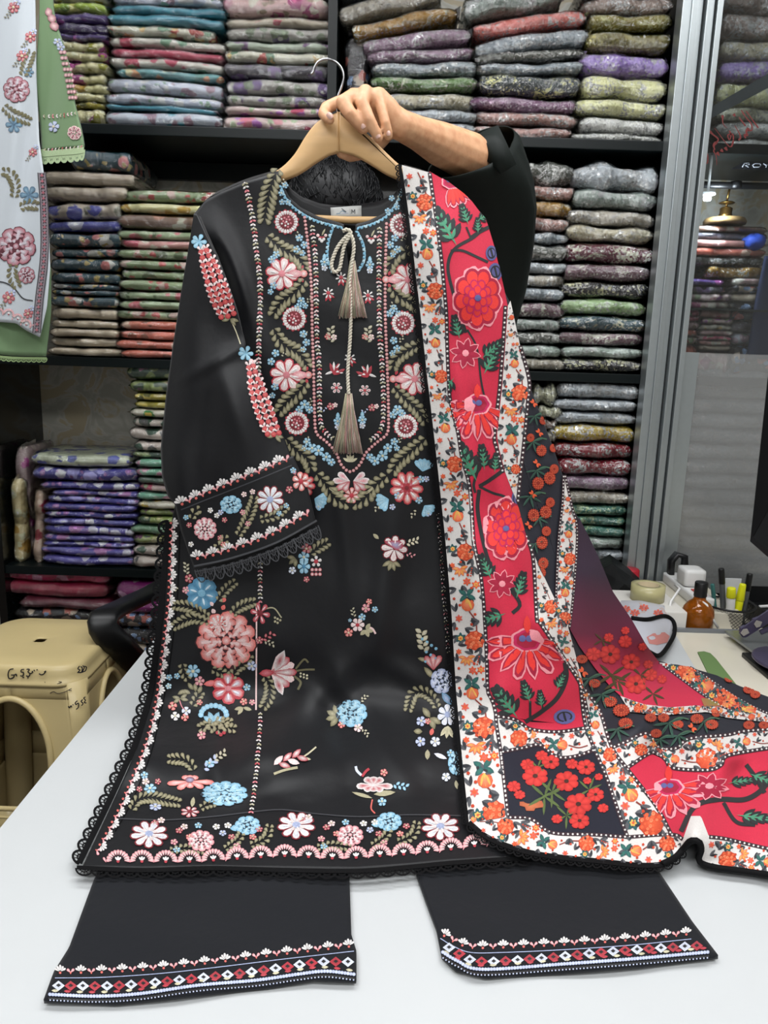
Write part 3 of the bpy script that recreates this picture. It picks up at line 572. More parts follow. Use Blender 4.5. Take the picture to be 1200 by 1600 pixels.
def resample(poly, n):
    P = np.array(poly, float); d = np.r_[0, np.cumsum(np.linalg.norm(np.diff(P, axis=0), axis=1))]
    t = np.linspace(0, d[-1], n); return np.stack([np.interp(t, d, P[:, 0]), np.interp(t, d, P[:, 1])], 1)
def smoothpoly(poly, n=60):
    """catmull-rom through the points"""
    P = np.array(poly, float)
    if len(P) < 3: return resample(P, n)
    Q = np.vstack([2 * P[0] - P[1], P, 2 * P[-1] - P[-2]]); out = []
    for i in range(1, len(Q) - 2):
        for t in np.linspace(0, 1, 9)[:-1]:
            a, b, c, d = Q[i - 1], Q[i], Q[i + 1], Q[i + 2]
            out.append(.5 * ((2 * b) + (c - a) * t + (2 * a - 5 * b + 4 * c - d) * t * t + (-a + 3 * b - 3 * c + d) * t ** 3))
    out.append(P[-1]); return resample(out, n)
def coons(top, bottom, left, right, nu, nv):
    T, B, Lf, Rt = resample(top, nu), resample(bottom, nu), resample(left, nv), resample(right, nv)
    u = np.linspace(0, 1, nu)[None, :, None]; v = np.linspace(0, 1, nv)[:, None, None]
    return (1 - v) * T[None] + v * B[None] + (1 - u) * Lf[:, None] + u * Rt[:, None] - ((1 - u) * (1 - v) * T[0] + u * (1 - v) * T[-1] + (1 - u) * v * B[0] + u * v * B[-1])
def grid_faces(nu, nv):
    return [(j * nu + i, (j + 1) * nu + i, (j + 1) * nu + i + 1, j * nu + i + 1) for j in range(nv - 1) for i in range(nu - 1)]
def cloth(name, G, field, mat, parent, off=0.0, thick=0.0008, cols=None):
    nv, nu = G.shape[:2]; V = field.P(G[..., 0].ravel(), G[..., 1].ravel(), off)
    o = mk(name, V, grid_faces(nu, nv), mat, parent, True, cols)
    if thick:
        m = o.modifiers.new('thickness', 'SOLIDIFY'); m.thickness = thick; m.offset = -1 if True else 0
    return o
def strip_grid(a, b, nu, nv):
    """grid between two polylines: rows follow them, columns cross"""
    A, B = resample(a, nv), resample(b, nv); u = np.linspace(0, 1, nu)[None, :, None]
    return A[:, None] * (1 - u) + B[:, None] * u

# ---------------------------------------------------------------- stitched and printed motifs
def mixl(a, b, t): return tuple(a[i] * (1 - t) + b[i] * t for i in range(3))
K_ = {k: lin(v) for k, v in dict(olive='b0a98a', oliveD='6f6a4c', pink='d9838c', pinkL='f0cfcd', red='b3323f', redD='7c1826', coral='d8675e', white='e6e2e0', cream='cfc8a8', blue='7fb6d2', blueL='b4d6e4', blueD='4a86aa',
     lav='a9b4d6', lavL='d4daea', bead='c97878', black='0c0d10', lace='0b0b0d', navy='20222e', navy2='2b2d3c', or_='e0603c', orD='c2452c', orL='f0936a', yel='e6b45c', teal='2c5a5c', grey='57585c', greyD='34353a', rpan='cb2f48', rpanD='a82440',
     rlite='f09aa4', rfil='e63d38', mag='c02858', grn='4c8f70', stem='2e2f31', vio='5f5f92', pop='e2453e', popD='b8302e', lgrn='5a6a3e', dkred='7a2438').items()}
def clip_to(X, Y, poly):
    """points outside the outline move to the nearest point on it"""
    P = np.array(poly, float); Q = np.roll(P, -1, 0); ins = np.zeros(len(X), bool)
    for (x0, y0), (x1, y1) in zip(P, Q):
        if y0 == y1: continue
        ins ^= ((y0 > Y) != (y1 > Y)) & (X < (x1 - x0) * (Y - y0) / (y1 - y0) + x0)
    out = ~ins; X = X.copy(); Y = Y.copy()
    for i in np.where(out)[0]:
        p = np.array([X[i], Y[i]]); d = Q - P; t = np.clip(((p - P) * d).sum(1) / ((d * d).sum(1) + 1e-9), 0, 1); c = P + d * t[:, None]; k = np.argmin(((c - p) ** 2).sum(1)); X[i], Y[i] = c[k]
    return X, Y, out
class Emb:
    def __init__(s, field, base=.0010):
        s.F = field; s.X = []; s.Y = []; s.O = []; s.C = []; s.f = []; s.base = base; s.rg = random.Random(rnd.random()); s.clip = None
    def poly(s, pts, ce, cc=None, lift=0.0, puff=.0007, center=None):
        b = len(s.X); P = np.asarray(pts, float); n = len(P); c = P.mean(0) if center is None else np.asarray(center, float)
        j = 1 + s.rg.uniform(-.10, .10)
        s.X.append(c[0]); s.Y.append(c[1]); s.O.append(s.base + lift + puff); s.C.append(tuple(min(1, q * j) for q in (cc or ce)))
        for q in P:
            s.X.append(q[0]); s.Y.append(q[1]); s.O.append(s.base + lift); s.C.append(tuple(min(1, k * j) for k in ce))
        s.f += [(b, b + 1 + i, b + 1 + (i + 1) % n) for i in range(n)]
    def dot(s, x, y, r, c, cc=None, n=7, lift=.0003, sq=1.0):
        s.poly([(x + r * math.cos(6.2832 * k / n), y + sq * r * math.sin(6.2832 * k / n)) for k in range(n)], c, cc, lift, .0009)
    def leaf(s, x, y, a, l, w, ce, cc=None, lift=0.0, sq=1.0, kind=0):
        ca, sa = math.cos(a), math.sin(a)
        prof = [(0, 0), (.25, .8), (.5, 1), (.78, .7), (1, 0)] if kind == 0 else [(0, .15), (.35, .6), (.7, 1), (.92, .75), (1, .1)]
        pts = [(t * l, k * w / 2) for t, k in prof] + [(t * l, -k * w / 2) for t, k in prof[::-1][1 if kind == 0 else 0:-1 if kind == 0 else None]]
        s.poly([(x + px * ca - py * sa, y + sq * (px * sa + py * ca)) for px, py in pts], ce, cc, lift)
    def line(s, path, w, c, lift=0.0, n=None):
        P = np.array(path, float); b = len(s.X)
        T = np.gradient(P, axis=0); T /= np.linalg.norm(T, axis=1, keepdims=True) + 1e-9; Nn = np.stack([-T[:, 1], T[:, 0]], 1)
        for i, q in enumerate(P):
            for sg in (-.5, .5):
                v = q + Nn[i] * w * sg; s.X.append(v[0]); s.Y.append(v[1]); s.O.append(s.base + lift); s.C.append(c)
        s.f += [(b + 2 * i, b + 2 * i + 1, b + 2 * i + 3, b + 2 * i + 2) for i in range(len(P) - 1)]
    def stem(s, pts, w, c, n=24, lift=0.0): s.line(smoothpoly(pts, n), w, c, lift)
    def flower(s, x, y, r, n, co, ci, a0=0.0, sq=1.0, wf=1.0, cen=None, cr=.28, lift=.0004, kind=1, edge=None):
        for k in range(n):
            a = a0 + 6.2832 * k / n
            if edge is not None: s.leaf(x, y, a, r * 1.06, wf * 1.25 * 6.2832 * r / n * .62, edge, edge, lift - .0003, sq, kind)
            s.leaf(x + .12 * r * math.cos(a), y + sq * .12 * r * math.sin(a), a, r * .86, wf * 6.2832 * r / n * .56, co, ci, lift, sq, kind)
            if r > 13: s.leaf(x + .3 * r * math.cos(a), y + sq * .3 * r * math.sin(a), a, r * .5, 6.2832 * r / n * .13, mixl(ci, (1, 1, 1), .5), None, lift + .0011, sq, 0)
        if cen: s.dot(x, y, r * cr, cen, None, 8, lift + .0012, sq)
    def rose(s, x, y, r, co, ci, sq=1.0, layers=3, n0=9, a0=0.2, dark=None):
        for L in range(layers):
            rr = r * (1 - L / (layers + .4)); n = max(4, n0 - 2 * L)
            for k in range(n):
                a = a0 + .5 * L + 6.2832 * k / n
                if dark: s.leaf(x, y, a, rr * 1.05, 6.2832 * rr / n * .96, dark, dark, .0004 * (L + 1) - .0002, sq, 1)
                s.leaf(x + rr * .34 * math.cos(a), y + rr * .34 * sq * math.sin(a), a, rr * .66, 6.2832 * rr / n * .84, co, ci, .0004 * (L + 1), sq, 1)
                for j in (-.5, 0, .5): s.leaf(x + rr * .45 * math.cos(a), y + rr * .45 * sq * math.sin(a), a + j * 1.9 / n, rr * .40, 6.2832 * rr / n * .16, ci, ci, .0004 * (L + 1) + .0009, sq, 0)
        s.dot(x, y, r * .16, co, ci, 8, .0018, sq)
    def rosette(s, x, y, r, sq=1.0):
        n = 26; out = []
        for k in range(n):
            rr = r * (1.0 if k % 2 else .86); out.append((x + rr * math.cos(6.2832 * k / n), y + sq * rr * math.sin(6.2832 * k / n)))
        s.poly(out, K_['red'], K_['red'], 0)
        for k in range(22):
            a = 6.2832 * k / 22; s.leaf(x + r * .5 * math.cos(a), y + sq * r * .5 * math.sin(a), a, r * .38, r * .22, K_['white'], K_['white'], .0006, sq, 1)
        s.dot(x, y, r * .58, K_['redD'], K_['redD'], 16, .0008, sq)
        for k in range(13):
            a = 2.4 * k; rr = r * .45 * math.sqrt(k / 13); s.dot(x + rr * math.cos(a), y + sq * rr * math.sin(a), r * .085, K_['pink'] if k % 3 else K_['white'], None, 6, .0016, sq)
    def vine(s, pts, w, c=None, cd=None, sp=8.5):
        c = c or K_['olive']; cd = cd or K_['oliveD']; P = smoothpoly(pts, 80); d = np.r_[0, np.cumsum(np.linalg.norm(np.diff(P, axis=0), axis=1))]; n = max(3, int(d[-1] / sp))
        for k in range(n):
            t = d[-1] * (k + .3) / n; x, y = np.interp(t, d, P[:, 0]), np.interp(t, d, P[:, 1])
            x2, y2 = np.interp(t + 3, d, P[:, 0]), np.interp(t + 3, d, P[:, 1]); a = math.atan2(y2 - y, x2 - x)
            ww = w * (.55 + .45 * math.sin(math.pi * (k + .7) / (n + .4)))
            for sg in (-1, 1): s.leaf(x + 1.4 * math.cos(a + sg * 1.57), y + 1.4 * math.sin(a + sg * 1.57), a + sg * .80, ww * .88, sp * .92, cd, c, .0003, 1, 1)
    def along(s, pts, sp, n=160):
        P = smoothpoly(pts, n); d = np.r_[0, np.cumsum(np.linalg.norm(np.diff(P, axis=0), axis=1))]; m = max(2, int(round(d[-1] / sp)))
        for k in range(m):
            t = d[-1] * (k + .5) / m; x, y = np.interp(t, d, P[:, 0]), np.interp(t, d, P[:, 1]); x2, y2 = np.interp(t + 2, d, P[:, 0]), np.interp(t + 2, d, P[:, 1])
            if t + 2 > d[-1]: x2, y2 = 2 * x - np.interp(t - 2, d, P[:, 0]), 2 * y - np.interp(t - 2, d, P[:, 1])
            yield k, x, y, math.atan2(y2 - y, x2 - x), d[-1] / m
    def beads(s, pts, r, c, sp=None, cc=None):
        for k, x, y, a, q in s.along(pts, sp or r * 2.1): s.dot(x, y, r, c, cc or mixl(c, (1, 1, 1), .45), 8, .0006)
    def trim(s, pts, w, sp=6.0):
        seq = ['olive', 'white', 'pink', 'white', 'olive', 'red', 'pinkL', 'white']
        for k, x, y, a, q in s.along(pts, sp):
            c = K_[seq[k % 8]]
            for sg in (-1, 1): s.leaf(x, y, a + sg * s.rg.uniform(.7, 1.2), w * s.rg.uniform(.4, .62), w * .30, c, c, .0003)
            s.dot(x, y, w * .13, K_[seq[(k + 3) % 8]], None, 6)
    def fans(s, pts, size, side=1, sp=None, sq=1.0):
        sp = sp or size * 1.45
        for k, x, y, a, q in s.along(pts, sp):
            nrm = a - side * 1.5708
            if k % 2 == 0:
                for j in range(5):
                    b = nrm + (j - 2) * .5; s.leaf(x + size * .16 * math.cos(b), y + size * .16 * math.sin(b), b, size * (.62 if j != 2 else .70), size * .27, K_['white'], K_['white'], .0004, 1, 1)
                s.dot(x - size * .1 * math.cos(nrm), y - size * .1 * math.sin(nrm), size * .16, K_['coral'], None, 6)
            else:
                for j in (-1, 1): s.leaf(x - size * .1 * math.cos(nrm), y - size * .1 * math.sin(nrm), nrm + j * .75, size * .62, size * .34, K_['pink'], K_['pinkL'], .0004, 1, 1)
                s.leaf(x, y, nrm + math.pi, size * .3, size * .2, K_['coral'], None, .0004)
    def suns(s, pts, rx, ry, sp, side=1):
        for k, x, y, a, q in s.along(pts, sp):
            up = a - side * 1.5708
            for j in range(11):
                b = (j - 5) * .30; dx, dy = math.sin(b) * rx, math.cos(b) * ry
                def pt(f): return (x + f * (dx * math.cos(a) + dy * math.cos(up)), y + f * (dx * math.sin(a) + dy * math.sin(up)))
                p0, p1 = pt(.52), pt(1.0); an = math.atan2(p1[1] - p0[1], p1[0] - p0[0]); l = math.hypot(p1[0] - p0[0], p1[1] - p0[1])
                s.leaf(p0[0], p0[1], an, l, rx * .27, mixl(K_['pink'], K_['white'], .08), K_['pinkL'], .0004, 1, 1); s.leaf(p0[0], p0[1], an, l * .6, rx * .07, K_['white'], None, .0014)
            for j in (-1, 0, 1):
                b = j * .6; s.leaf(x, y, up + b, ry * .42, rx * .16, K_['white'], None, .0005, 1, 1)
            s.dot(x, y, rx * .14, K_['red'], None, 6)
            for j in (-1, 1): s.leaf(x + j * sp * .5, y + 2, up + j * .5, ry * .5, rx * .2, K_['pink'], K_['pinkL'], .0004, 1, 1)
    def lace(s, pts, size, side=1, c=None, sp=None, base=True, tw=1.0):
        """scalloped openwork edging: ring arcs with spokes and real gaps"""
        c = c or K_['lace']; sp = sp or size * 1.5
        for k, x, y, a, q in s.along(pts, sp):
            up = a - side * 1.5708; r = q * .56
            def pt(b, f): return (x + f * r * math.sin(b) * math.cos(a) + f * size * math.cos(b) * math.cos(up), y + f * r * math.sin(b) * math.sin(a) + f * size * math.cos(b) * math.sin(up))
            for f0 in (1.0, .52): s.line([pt(-1.57 + .3491 * j, f0) for j in range(10)], tw * size * (.26 if f0 == 1 else .16), c, .0002)
            for j in range(5): b = (j - 2) * .55; s.line([pt(b, .1), pt(b, .95)], tw * size * .10, c, 0)
        if base: s.line(smoothpoly(pts, 120), size * .62, c, .0010)
    def blossom(s, x, y, r=6, c='blue', n=5, sq=1.0):
        co = K_[c]; s.flower(x, y, r, n, co, mixl(co, (1, 1, 1), .35), s.rg.uniform(0, 6), sq, 1.1, K_['cream'], .25)
    def sprig(s, x, y, a, l, c='blue', n=7):
        for k in range(n):
            t = l * (k + 1) / n; sg = -1 if k % 2 else 1; s.leaf(x + t * math.cos(a), y + t * math.sin(a), a + sg * .9, l * .34, l * .2, K_[c], mixl(K_[c], (1, 1, 1), .3), .0003)
    def frond(s, pts, w, c='olive', sp=6.5): s.vine(pts, w, K_[c], K_['oliveD'] if c == 'olive' else K_[c], sp)
    def build(s, name, mat, parent, thick=0):
        if not s.X: return None
        X, Y = np.array(s.X), np.array(s.Y); fc = s.f
        if s.clip is not None:
            X, Y, out = clip_to(X, Y, s.clip); fc = [q for q in fc if not all(out[i] for i in q)]
            if not fc: return tag(bpy.data.objects.new('dropped', None))
        V = s.F.P(X, Y, np.array(s.O))
        return mk(name, V, fc, mat, parent, True, s.C)
M_thread = vcol_mat('embroidery_thread', 0.42, 0.25, 0.35, 700, 0.5, 0.14)
M_print = vcol_mat('printed_chiffon', 0.65, 0.04, 0.06, 500, 0.25, 0.05)
M_lace = pmat('black_cotton_lace', '08080a', 0.75, spec=.2)
M_kurta = pmat('black_lawn_cloth', '0c0d11', 0.48, sheen=0.08, bump=0.10, bscale=30, spec=0.4)
M_trouser = pmat('black_cotton_cloth', '14161b', 0.8, sheen=0.10, bump=0.06, bscale=80, spec=0.25)

# ---- trousers, two legs lying flat under the tunic hem
tr = empty('embroidered_trousers', tuple(onz(600, 1380, TZ)), 'black cotton trousers lying flat on the table with embroidered cuffs', 'trousers')
def trouser_bump(X, Y): return .0016 * np.sin(X / 33 + Y / 51) + .0012 * np.sin(Y / 17 - X / 90)
TRF = Field([(x, y, tb(x, y, .010)) for x in range(0, 1250, 100) for y in range(1240, 1620, 60)], (0, 1200, 1240, 1620), trouser_bump, .007)
Llegs = [((205, 1250), (545, 1250), (70, 1562), (558, 1531), [(205, 1250), (146, 1376), (108, 1480), (84, 1518), (68, 1562)], [(545, 1250), (546, 1370), (549, 1460), (557, 1486), (557, 1531)], [(68, 1562), (180, 1566), (300, 1552), (420, 1540), (490, 1528), (557, 1531)], [(205, 1250), (545, 1250)]),
         ((620, 1250), (960, 1250), (690, 1500), (1122, 1494), [(612, 1250), (650, 1362), (682, 1450), (690, 1492)], [(960, 1250), (1030, 1362), (1082, 1440), (1122, 1492)], [(690, 1492), (712, 1512), (760, 1524), (880, 1517), (1000, 1508), (1122, 1492)], [(612, 1250), (960, 1250)])]
for k, q in enumerate(Llegs):
    G = coons(q[7], q[6], q[4], q[5], 60, 44)
    cloth('trouser_leg', G, TRF, M_trouser, tr, 0, .0055)
for k, (fan, dia, bead) in enumerate([([(86, 1520), (160, 1519), (250, 1513), (340, 1503), (430, 1492), (500, 1484), (553, 1478)], [(82, 1541), (180, 1541), (290, 1531), (380, 1521), (450, 1511), (500, 1504), (553, 1504)], [(76, 1555), (150, 1558), (220, 1554), (310, 1541), (400, 1533), (470, 1523), (510, 1519), (555, 1524)]),
                           ([(688, 1458), (708, 1470), (735, 1480), (785, 1480), (876, 1476), (981, 1469), (1080, 1459)], [(694, 1476), (716, 1490), (750, 1503), (845, 1498), (960, 1487), (1098, 1478)], [(690, 1488), (715, 1503), (753, 1516), (876, 1508), (995, 1499), (1108, 1489)])]):
    e = Emb(TRF, .0008); e.fans(fan, 13, 1, 16); e.line(smoothpoly([(x, y + 9) for x, y in fan], 60), 1.2, K_['lav']); e.build('embroidered_fan_border', M_thread, tr)
    e = Emb(TRF, .0008)
    for j, x, y, a, q in e.along(dia, 19):
        c = K_['red'] if j % 2 else K_['lavL']
        for r_, cc, lf in ((9.5, c, 0), (3.6, K_['black'], .0006)):
            e.poly([(x + r_ * 1.05 * math.cos(b), y + r_ * .82 * math.sin(b)) for b in (0, 1.5708, 3.1416, 4.7124)], cc, mixl(cc, (0, 0, 0), .25), lf)
    e.build('embroidered_diamond_band', M_thread, tr)
    e = Emb(TRF, .0008); sh = [(x, y - 7) for x, y in bead]
    for j, x, y, a, q in e.along(sh, 19): e.leaf(x - 5, y, a, 11, 4.5, K_['red'] if j % 2 else K_['cream'], None)
    e.build('embroidered_dash_row', M_thread, tr)
    e = Emb(TRF, .0008); e.beads(bead, 2.9, K_['lav'], 4.6); e.line(smoothpoly([(x, y + 6) for x, y in bead], 60), 3, K_['black']); e.beads([(x, y + 9) for x, y in bead], 1.3, K_['lav'], 5.5); e.build('embroidered_bead_line', M_thread, tr)

# ---------------------------------------------------------------- black embroidered tunic
def gauss(X, Y, x, y, sx, sy, a=0.0):
    ca, sa = math.cos(a), math.sin(a); u = (X - x) * ca + (Y - y) * sa; v = -(X - x) * sa + (Y - y) * ca
    return np.exp(-(u / sx) ** 2 - (v / sy) ** 2)
def kurta_bump(X, Y):
    b = .012 * gauss(X, Y, 470, 1110, 150, 26, -.75) + .010 * gauss(X, Y, 590, 1150, 120, 22, 1.0) - .010 * gauss(X, Y, 530, 1150, 90, 22, 1.25)
    b += .008 * gauss(X, Y, 600, 930, 22, 120, .15) + .006 * gauss(X, Y, 540, 840, 16, 90, -.1) + .007 * gauss(X, Y, 650, 1060, 60, 18, .5)
    b += .0045 * gauss(X, Y, 405, 1230, 90, 16, -.3) + .006 * gauss(X, Y, 340, 1190, 16, 90, .1)
    b += .010 * gauss(X, Y, 372, 440, 14, 70, -.35) - .012 * gauss(X, Y, 345, 420, 14, 60, -.35) + .012 * gauss(X, Y, 328, 372, 22, 40, -.5)
    b += .0012 * np.sin(X / 19 + Y / 60) * (Y < 1250) + .0010 * np.sin(Y / 23 - X / 40)
    return b * 1.35
kc = []
for x in (120, 220, 320, 430, 545, 660, 760, 880):
    for y, h in ((1378, .017), (1330, .018), (1280, .020), (1235, .024)): kc.append((x, y, tb(x, y, h)))
    kc.append((x, 1185, tb(x, 1185, .02) - .045))
    e_ = .045 * ((x - 545) / 300.0) ** 2
    for y, d in ((1110, 1.335), (1010, 1.368), (880, 1.385), (740, 1.39), (600, 1.395), (450, 1.402), (340, 1.41), (250, 1.415)):
        kc.append((x, y, d + (e_ if y < 1000 else e_ * .4)))
KF = Field(kc, (60, 200, 920, 1400), kurta_bump, .016)
kurta = empty('embroidered_tunic', tuple(onz(480, 1370, TZ + .016)), 'black tunic with floral embroidery held up on the wooden hanger', 'tunic')
neck = [(437, 268), (441, 285), (452, 308), (470, 324), (497, 338), (525, 346), (537, 350), (541, 385), (545, 418), (550, 385), (556, 350), (575, 345), (600, 333), (617, 312), (627, 288), (631, 262)]
sh_l = [(303, 335), (322, 312), (345, 300), (385, 283), (437, 268)]
sh_r = [(631, 262), (665, 272), (700, 290), (735, 340)]
bl = [(303, 335), (318, 480), (312, 600), (290, 720), (270, 805), (257, 900), (251, 980), (241, 1060), (229, 1120), (213, 1170), (196, 1210), (166, 1275), (128, 1356)]
br = [(735, 340), (728, 600), (735, 900), (765, 1100), (800, 1250), (836, 1338)]
bb = [(128, 1356), (230, 1358), (330, 1355), (450, 1357), (560, 1358), (640, 1352), (700, 1347), (770, 1342), (836, 1338)]
G = coons(sh_l + neck[1:-1] + sh_r, bb, bl, br, 190, 190)
cloth('front_panel', G, KF, M_kurta, kurta, 0, .0008)
bneck = [(437, 268), (446, 284), (462, 297), (490, 306), (545, 311), (590, 305), (613, 294), (626, 280), (631, 262)]
G2_ = coons(sh_l + bneck[1:-1] + sh_r, [(x + 4 * (x < 500), y - 4) for x, y in bb], [(x + 5, y) for x, y in bl[:-1]] + [(132, 1352)], br[:-1] + [(832, 1334)], 100, 110)
offb = -(.005 + .040 / (1 + np.exp((G2_[..., 1].ravel() - 1080) / 40)))
cloth('back_panel', G2_, KF, M_kurta, kurta, offb, .0008)
for sg in (sh_l, sh_r):
    P_ = smoothpoly(sg, 20); V = np.vstack([KF.P(P_[:, 0], P_[:, 1], 0), KF.P(P_[:, 0], P_[:, 1], -.0225) + [0, 0, .012], KF.P(P_[:, 0], P_[:, 1], -.045)])
    mk('shoulder_seam', V, [(r * 20 + i, r * 20 + i + 1, (r + 1) * 20 + i + 1, (r + 1) * 20 + i) for r in range(2) for i in range(19)], M_kurta, kurta)
# side seam closing strip on the left
P_ = smoothpoly(bl, 50); V = np.vstack([KF.P(P_[:, 0], P_[:, 1], 0), KF.P(P_[:, 0] + 5, P_[:, 1], -(.005 + .040 / (1 + np.exp((P_[:, 1] - 1080) / 40))))])
mk('side_seam', V, [(i, i + 1, 51 + i, 50 + i) for i in range(49)], M_kurta, kurta)

K_['gap'] = lin('3a1018'); K_['gapb'] = lin('16283a')
# sleeve folded across the front, and its cuff
def sleeve_bump(X, Y):
    return .010 * gauss(X, Y, 300, 520, 26, 190, .12) + .012 * gauss(X, Y, 370, 640, 24, 90, -.35) - .006 * gauss(X, Y, 320, 680, 18, 110, .1) + .008 * gauss(X, Y, 280, 740, 22, 70, -.1) + .0015 * np.sin(X / 21 - Y / 45) + .006 * gauss(X, Y, 345, 560, 60, 10, -.5)
SF = Field([(303, 335, 1.418), (335, 360, 1.40), (280, 450, 1.41), (350, 450, 1.372), (262, 600, 1.40), (330, 600, 1.362), (400, 600, 1.366), (250, 720, 1.39), (330, 720, 1.35), (440, 690, 1.362), (275, 800, 1.375), (370, 770, 1.345), (460, 730, 1.358), (300, 890, 1.355), (400, 860, 1.335), (500, 830, 1.35), (500, 700, 1.372), (420, 520, 1.385), (230, 900, 1.40), (520, 900, 1.345)],
           (220, 300, 540, 940), sleeve_bump, .02)
sleeve_l = [(303, 333), (294, 390), (284, 450), (270, 540), (259, 620), (251, 700), (253, 745), (262, 775), (276, 792)]
sleeve_r = [(306, 334), (318, 360), (336, 395), (352, 440), (370, 490), (384, 540), (402, 590), (425, 640), (445, 686), (456, 716)]
G3_ = coons([(303, 333), (306, 334)], [(276, 792), (330, 769), (400, 740), (456, 716)], sleeve_l, sleeve_r, 50, 110)
cloth('sleeve', G3_, SF, M_kurta, kurta, 0, .014)
G4_ = coons([(274, 788), (330, 766), (400, 737), (458, 712)], [(304, 888), (360, 876), (430, 852), (494, 818)], [(274, 788), (284, 830), (304, 888)], [(458, 712), (480, 760), (494, 818)], 50, 30)
cuff = cloth('cuff', G4_, SF, M_kurta, kurta, .002, .014)
e = Emb(SF, .0030)
e.fans([(280, 788), (330, 767), (400, 738), (452, 716)], 15, 1, 12); e.line(smoothpoly([(284, 796), (340, 774), (400, 750), (456, 727)], 30), 2.0, K_['greyD']); e.build('embroidered_fan_border', M_thread, kurta)
e = Emb(SF, .0030); e.fans([(304, 872), (350, 861), (420, 836), (484, 800)], 15, 1, 12); e.build('embroidered_fan_border', M_thread, kurta)
e = Emb(SF, .0030); e.rose(322, 826, 18, K_['pink'], K_['white'], 1, 3, 10, dark=K_['gap']); e.build('embroidered_flower', M_thread, kurta)
e = Emb(SF, .0030); e.rose(362, 788, 17, K_['blue'], K_['blueL'], .85, 3, 8, dark=K_['gapb']); e.build('embroidered_flower', M_thread, kurta)
e = Emb(SF, .0030); e.flower(422, 780, 21, 9, K_['white'], K_['lavL'], .2, 1, 1.0, K_['lav'], .25, edge=K_['redD']); e.build('embroidered_flower', M_thread, kurta)
e = Emb(SF, .0030); e.flower(470, 752, 14, 6, K_['coral'], K_['white'], .4, 1.1, 1.1, K_['red']); e.blossom(458, 735, 5, 'blue'); e.blossom(452, 765, 6, 'red'); e.leaf(462, 742, -2, 10, 6, K_['pink']); e.build('embroidered_flower', M_thread, kurta)
e = Emb(SF, .0030); e.frond([(372, 838), (385, 815), (395, 790), (398, 775)], 12); e.frond([(300, 812), (305, 800), (315, 795)], 9); e.frond([(405, 812), (430, 805), (450, 790)], 10); e.frond([(335, 858), (350, 848), (352, 835)], 9)
for q in ((340, 805, 'white'), (346, 800, 'lav'), (352, 812, 'red'), (380, 800, 'pink'), (388, 818, 'pink'), (345, 840, 'red'), (350, 850, 'coral'), (297, 820, 'red'), (436, 802, 'blue'), (447, 790, 'blue'), (300, 850, 'white'), (330, 797, 'white'), (292, 808, 'blue'), (395, 768, 'pinkL'), (382, 772, 'pinkL')): e.blossom(q[0], q[1], 4.5, q[2])
e.build('embroidered_leaf_spray', M_thread, kurta)['kind'] = 'stuff'
e = Emb(SF, .0012); e.lace([(306, 890), (360, 879), (430, 855), (496, 821)], 21, -1, None, 15, False, .34); e.line(smoothpoly([(305, 893), (360, 882), (430, 858), (496, 824)], 30), 1.5, K_['greyD'], .001); e.line(smoothpoly([(305, 884), (360, 872), (430, 848), (495, 813)], 30), 3, K_['greyD'], .002); e.build('lace_trim', pmat('charcoal_cotton_lace', '4a4b4e', .75, spec=.2), kurta)
def scales(pl, pr, name):
    e = Emb(SF, .0016); A, B = smoothpoly(pl, 40), smoothpoly(pr, 40); n = 12
    for k in range(n):
        t = (k + .5) / n * 39; i = int(t); wdt = np.linalg.norm(B[i] - A[i]); m = max(1, int(round(wdt / 9.5)))
        an = math.atan2(*(A[min(39, i + 1)] - A[max(0, i - 1)])[::-1])
        for j in range(m):
            q = A[i] * (1 - (j + .5) / m) + B[i] * ((j + .5) / m); q = q + (A[min(39, i + 2)] - A[i]) * (.25 * (j % 2))
            e.dot(q[0], q[1], 4.6, K_['red'], K_['coral'], 8, .0006)
            for sg in (-.6, .6): e.leaf(q[0] - 3 * math.cos(an), q[1] - 3 * math.sin(an), an + math.pi + sg, 8, 4.4, K_['pinkL'], K_['white'], .0005, 1, 1)
    e.build(name, M_thread, kurta)
scales([(311, 394), (317, 430), (329, 470), (344, 502)], [(326, 386), (347, 424), (363, 462), (372, 494)], 'embroidered_scale_band')
scales([(385, 574), (388, 612), (399, 652), (416, 684)], [(398, 566), (415, 606), (432, 648), (442, 682)], 'embroidered_scale_band')
e = Emb(SF, .0016)
for (x, y) in ((312, 378), (384, 552)):
    for a in (-2.4, -1.2, .1, 1.1, 2.2, 3.1): e.leaf(x, y, a, 12, 7, K_['blue'], K_['blueL'], .0004, 1, 1)
    e.leaf(x + 5, y + 8, .9, 16, 8, K_['pinkL'], K_['pink'])
for (x, y, s_) in ((358, 498, -1), (428, 680, -1)):
    for a in (.3, .9, 2.9, 3.6): e.leaf(x + 2, y, a, 14, 6, K_['oliveD'], K_['olive'])
e.stem([(362, 502), (369, 518), (376, 538)], 1.6, K_['cream']); e.build('embroidered_sleeve_sprig', M_thread, kurta)['kind'] = 'stuff'

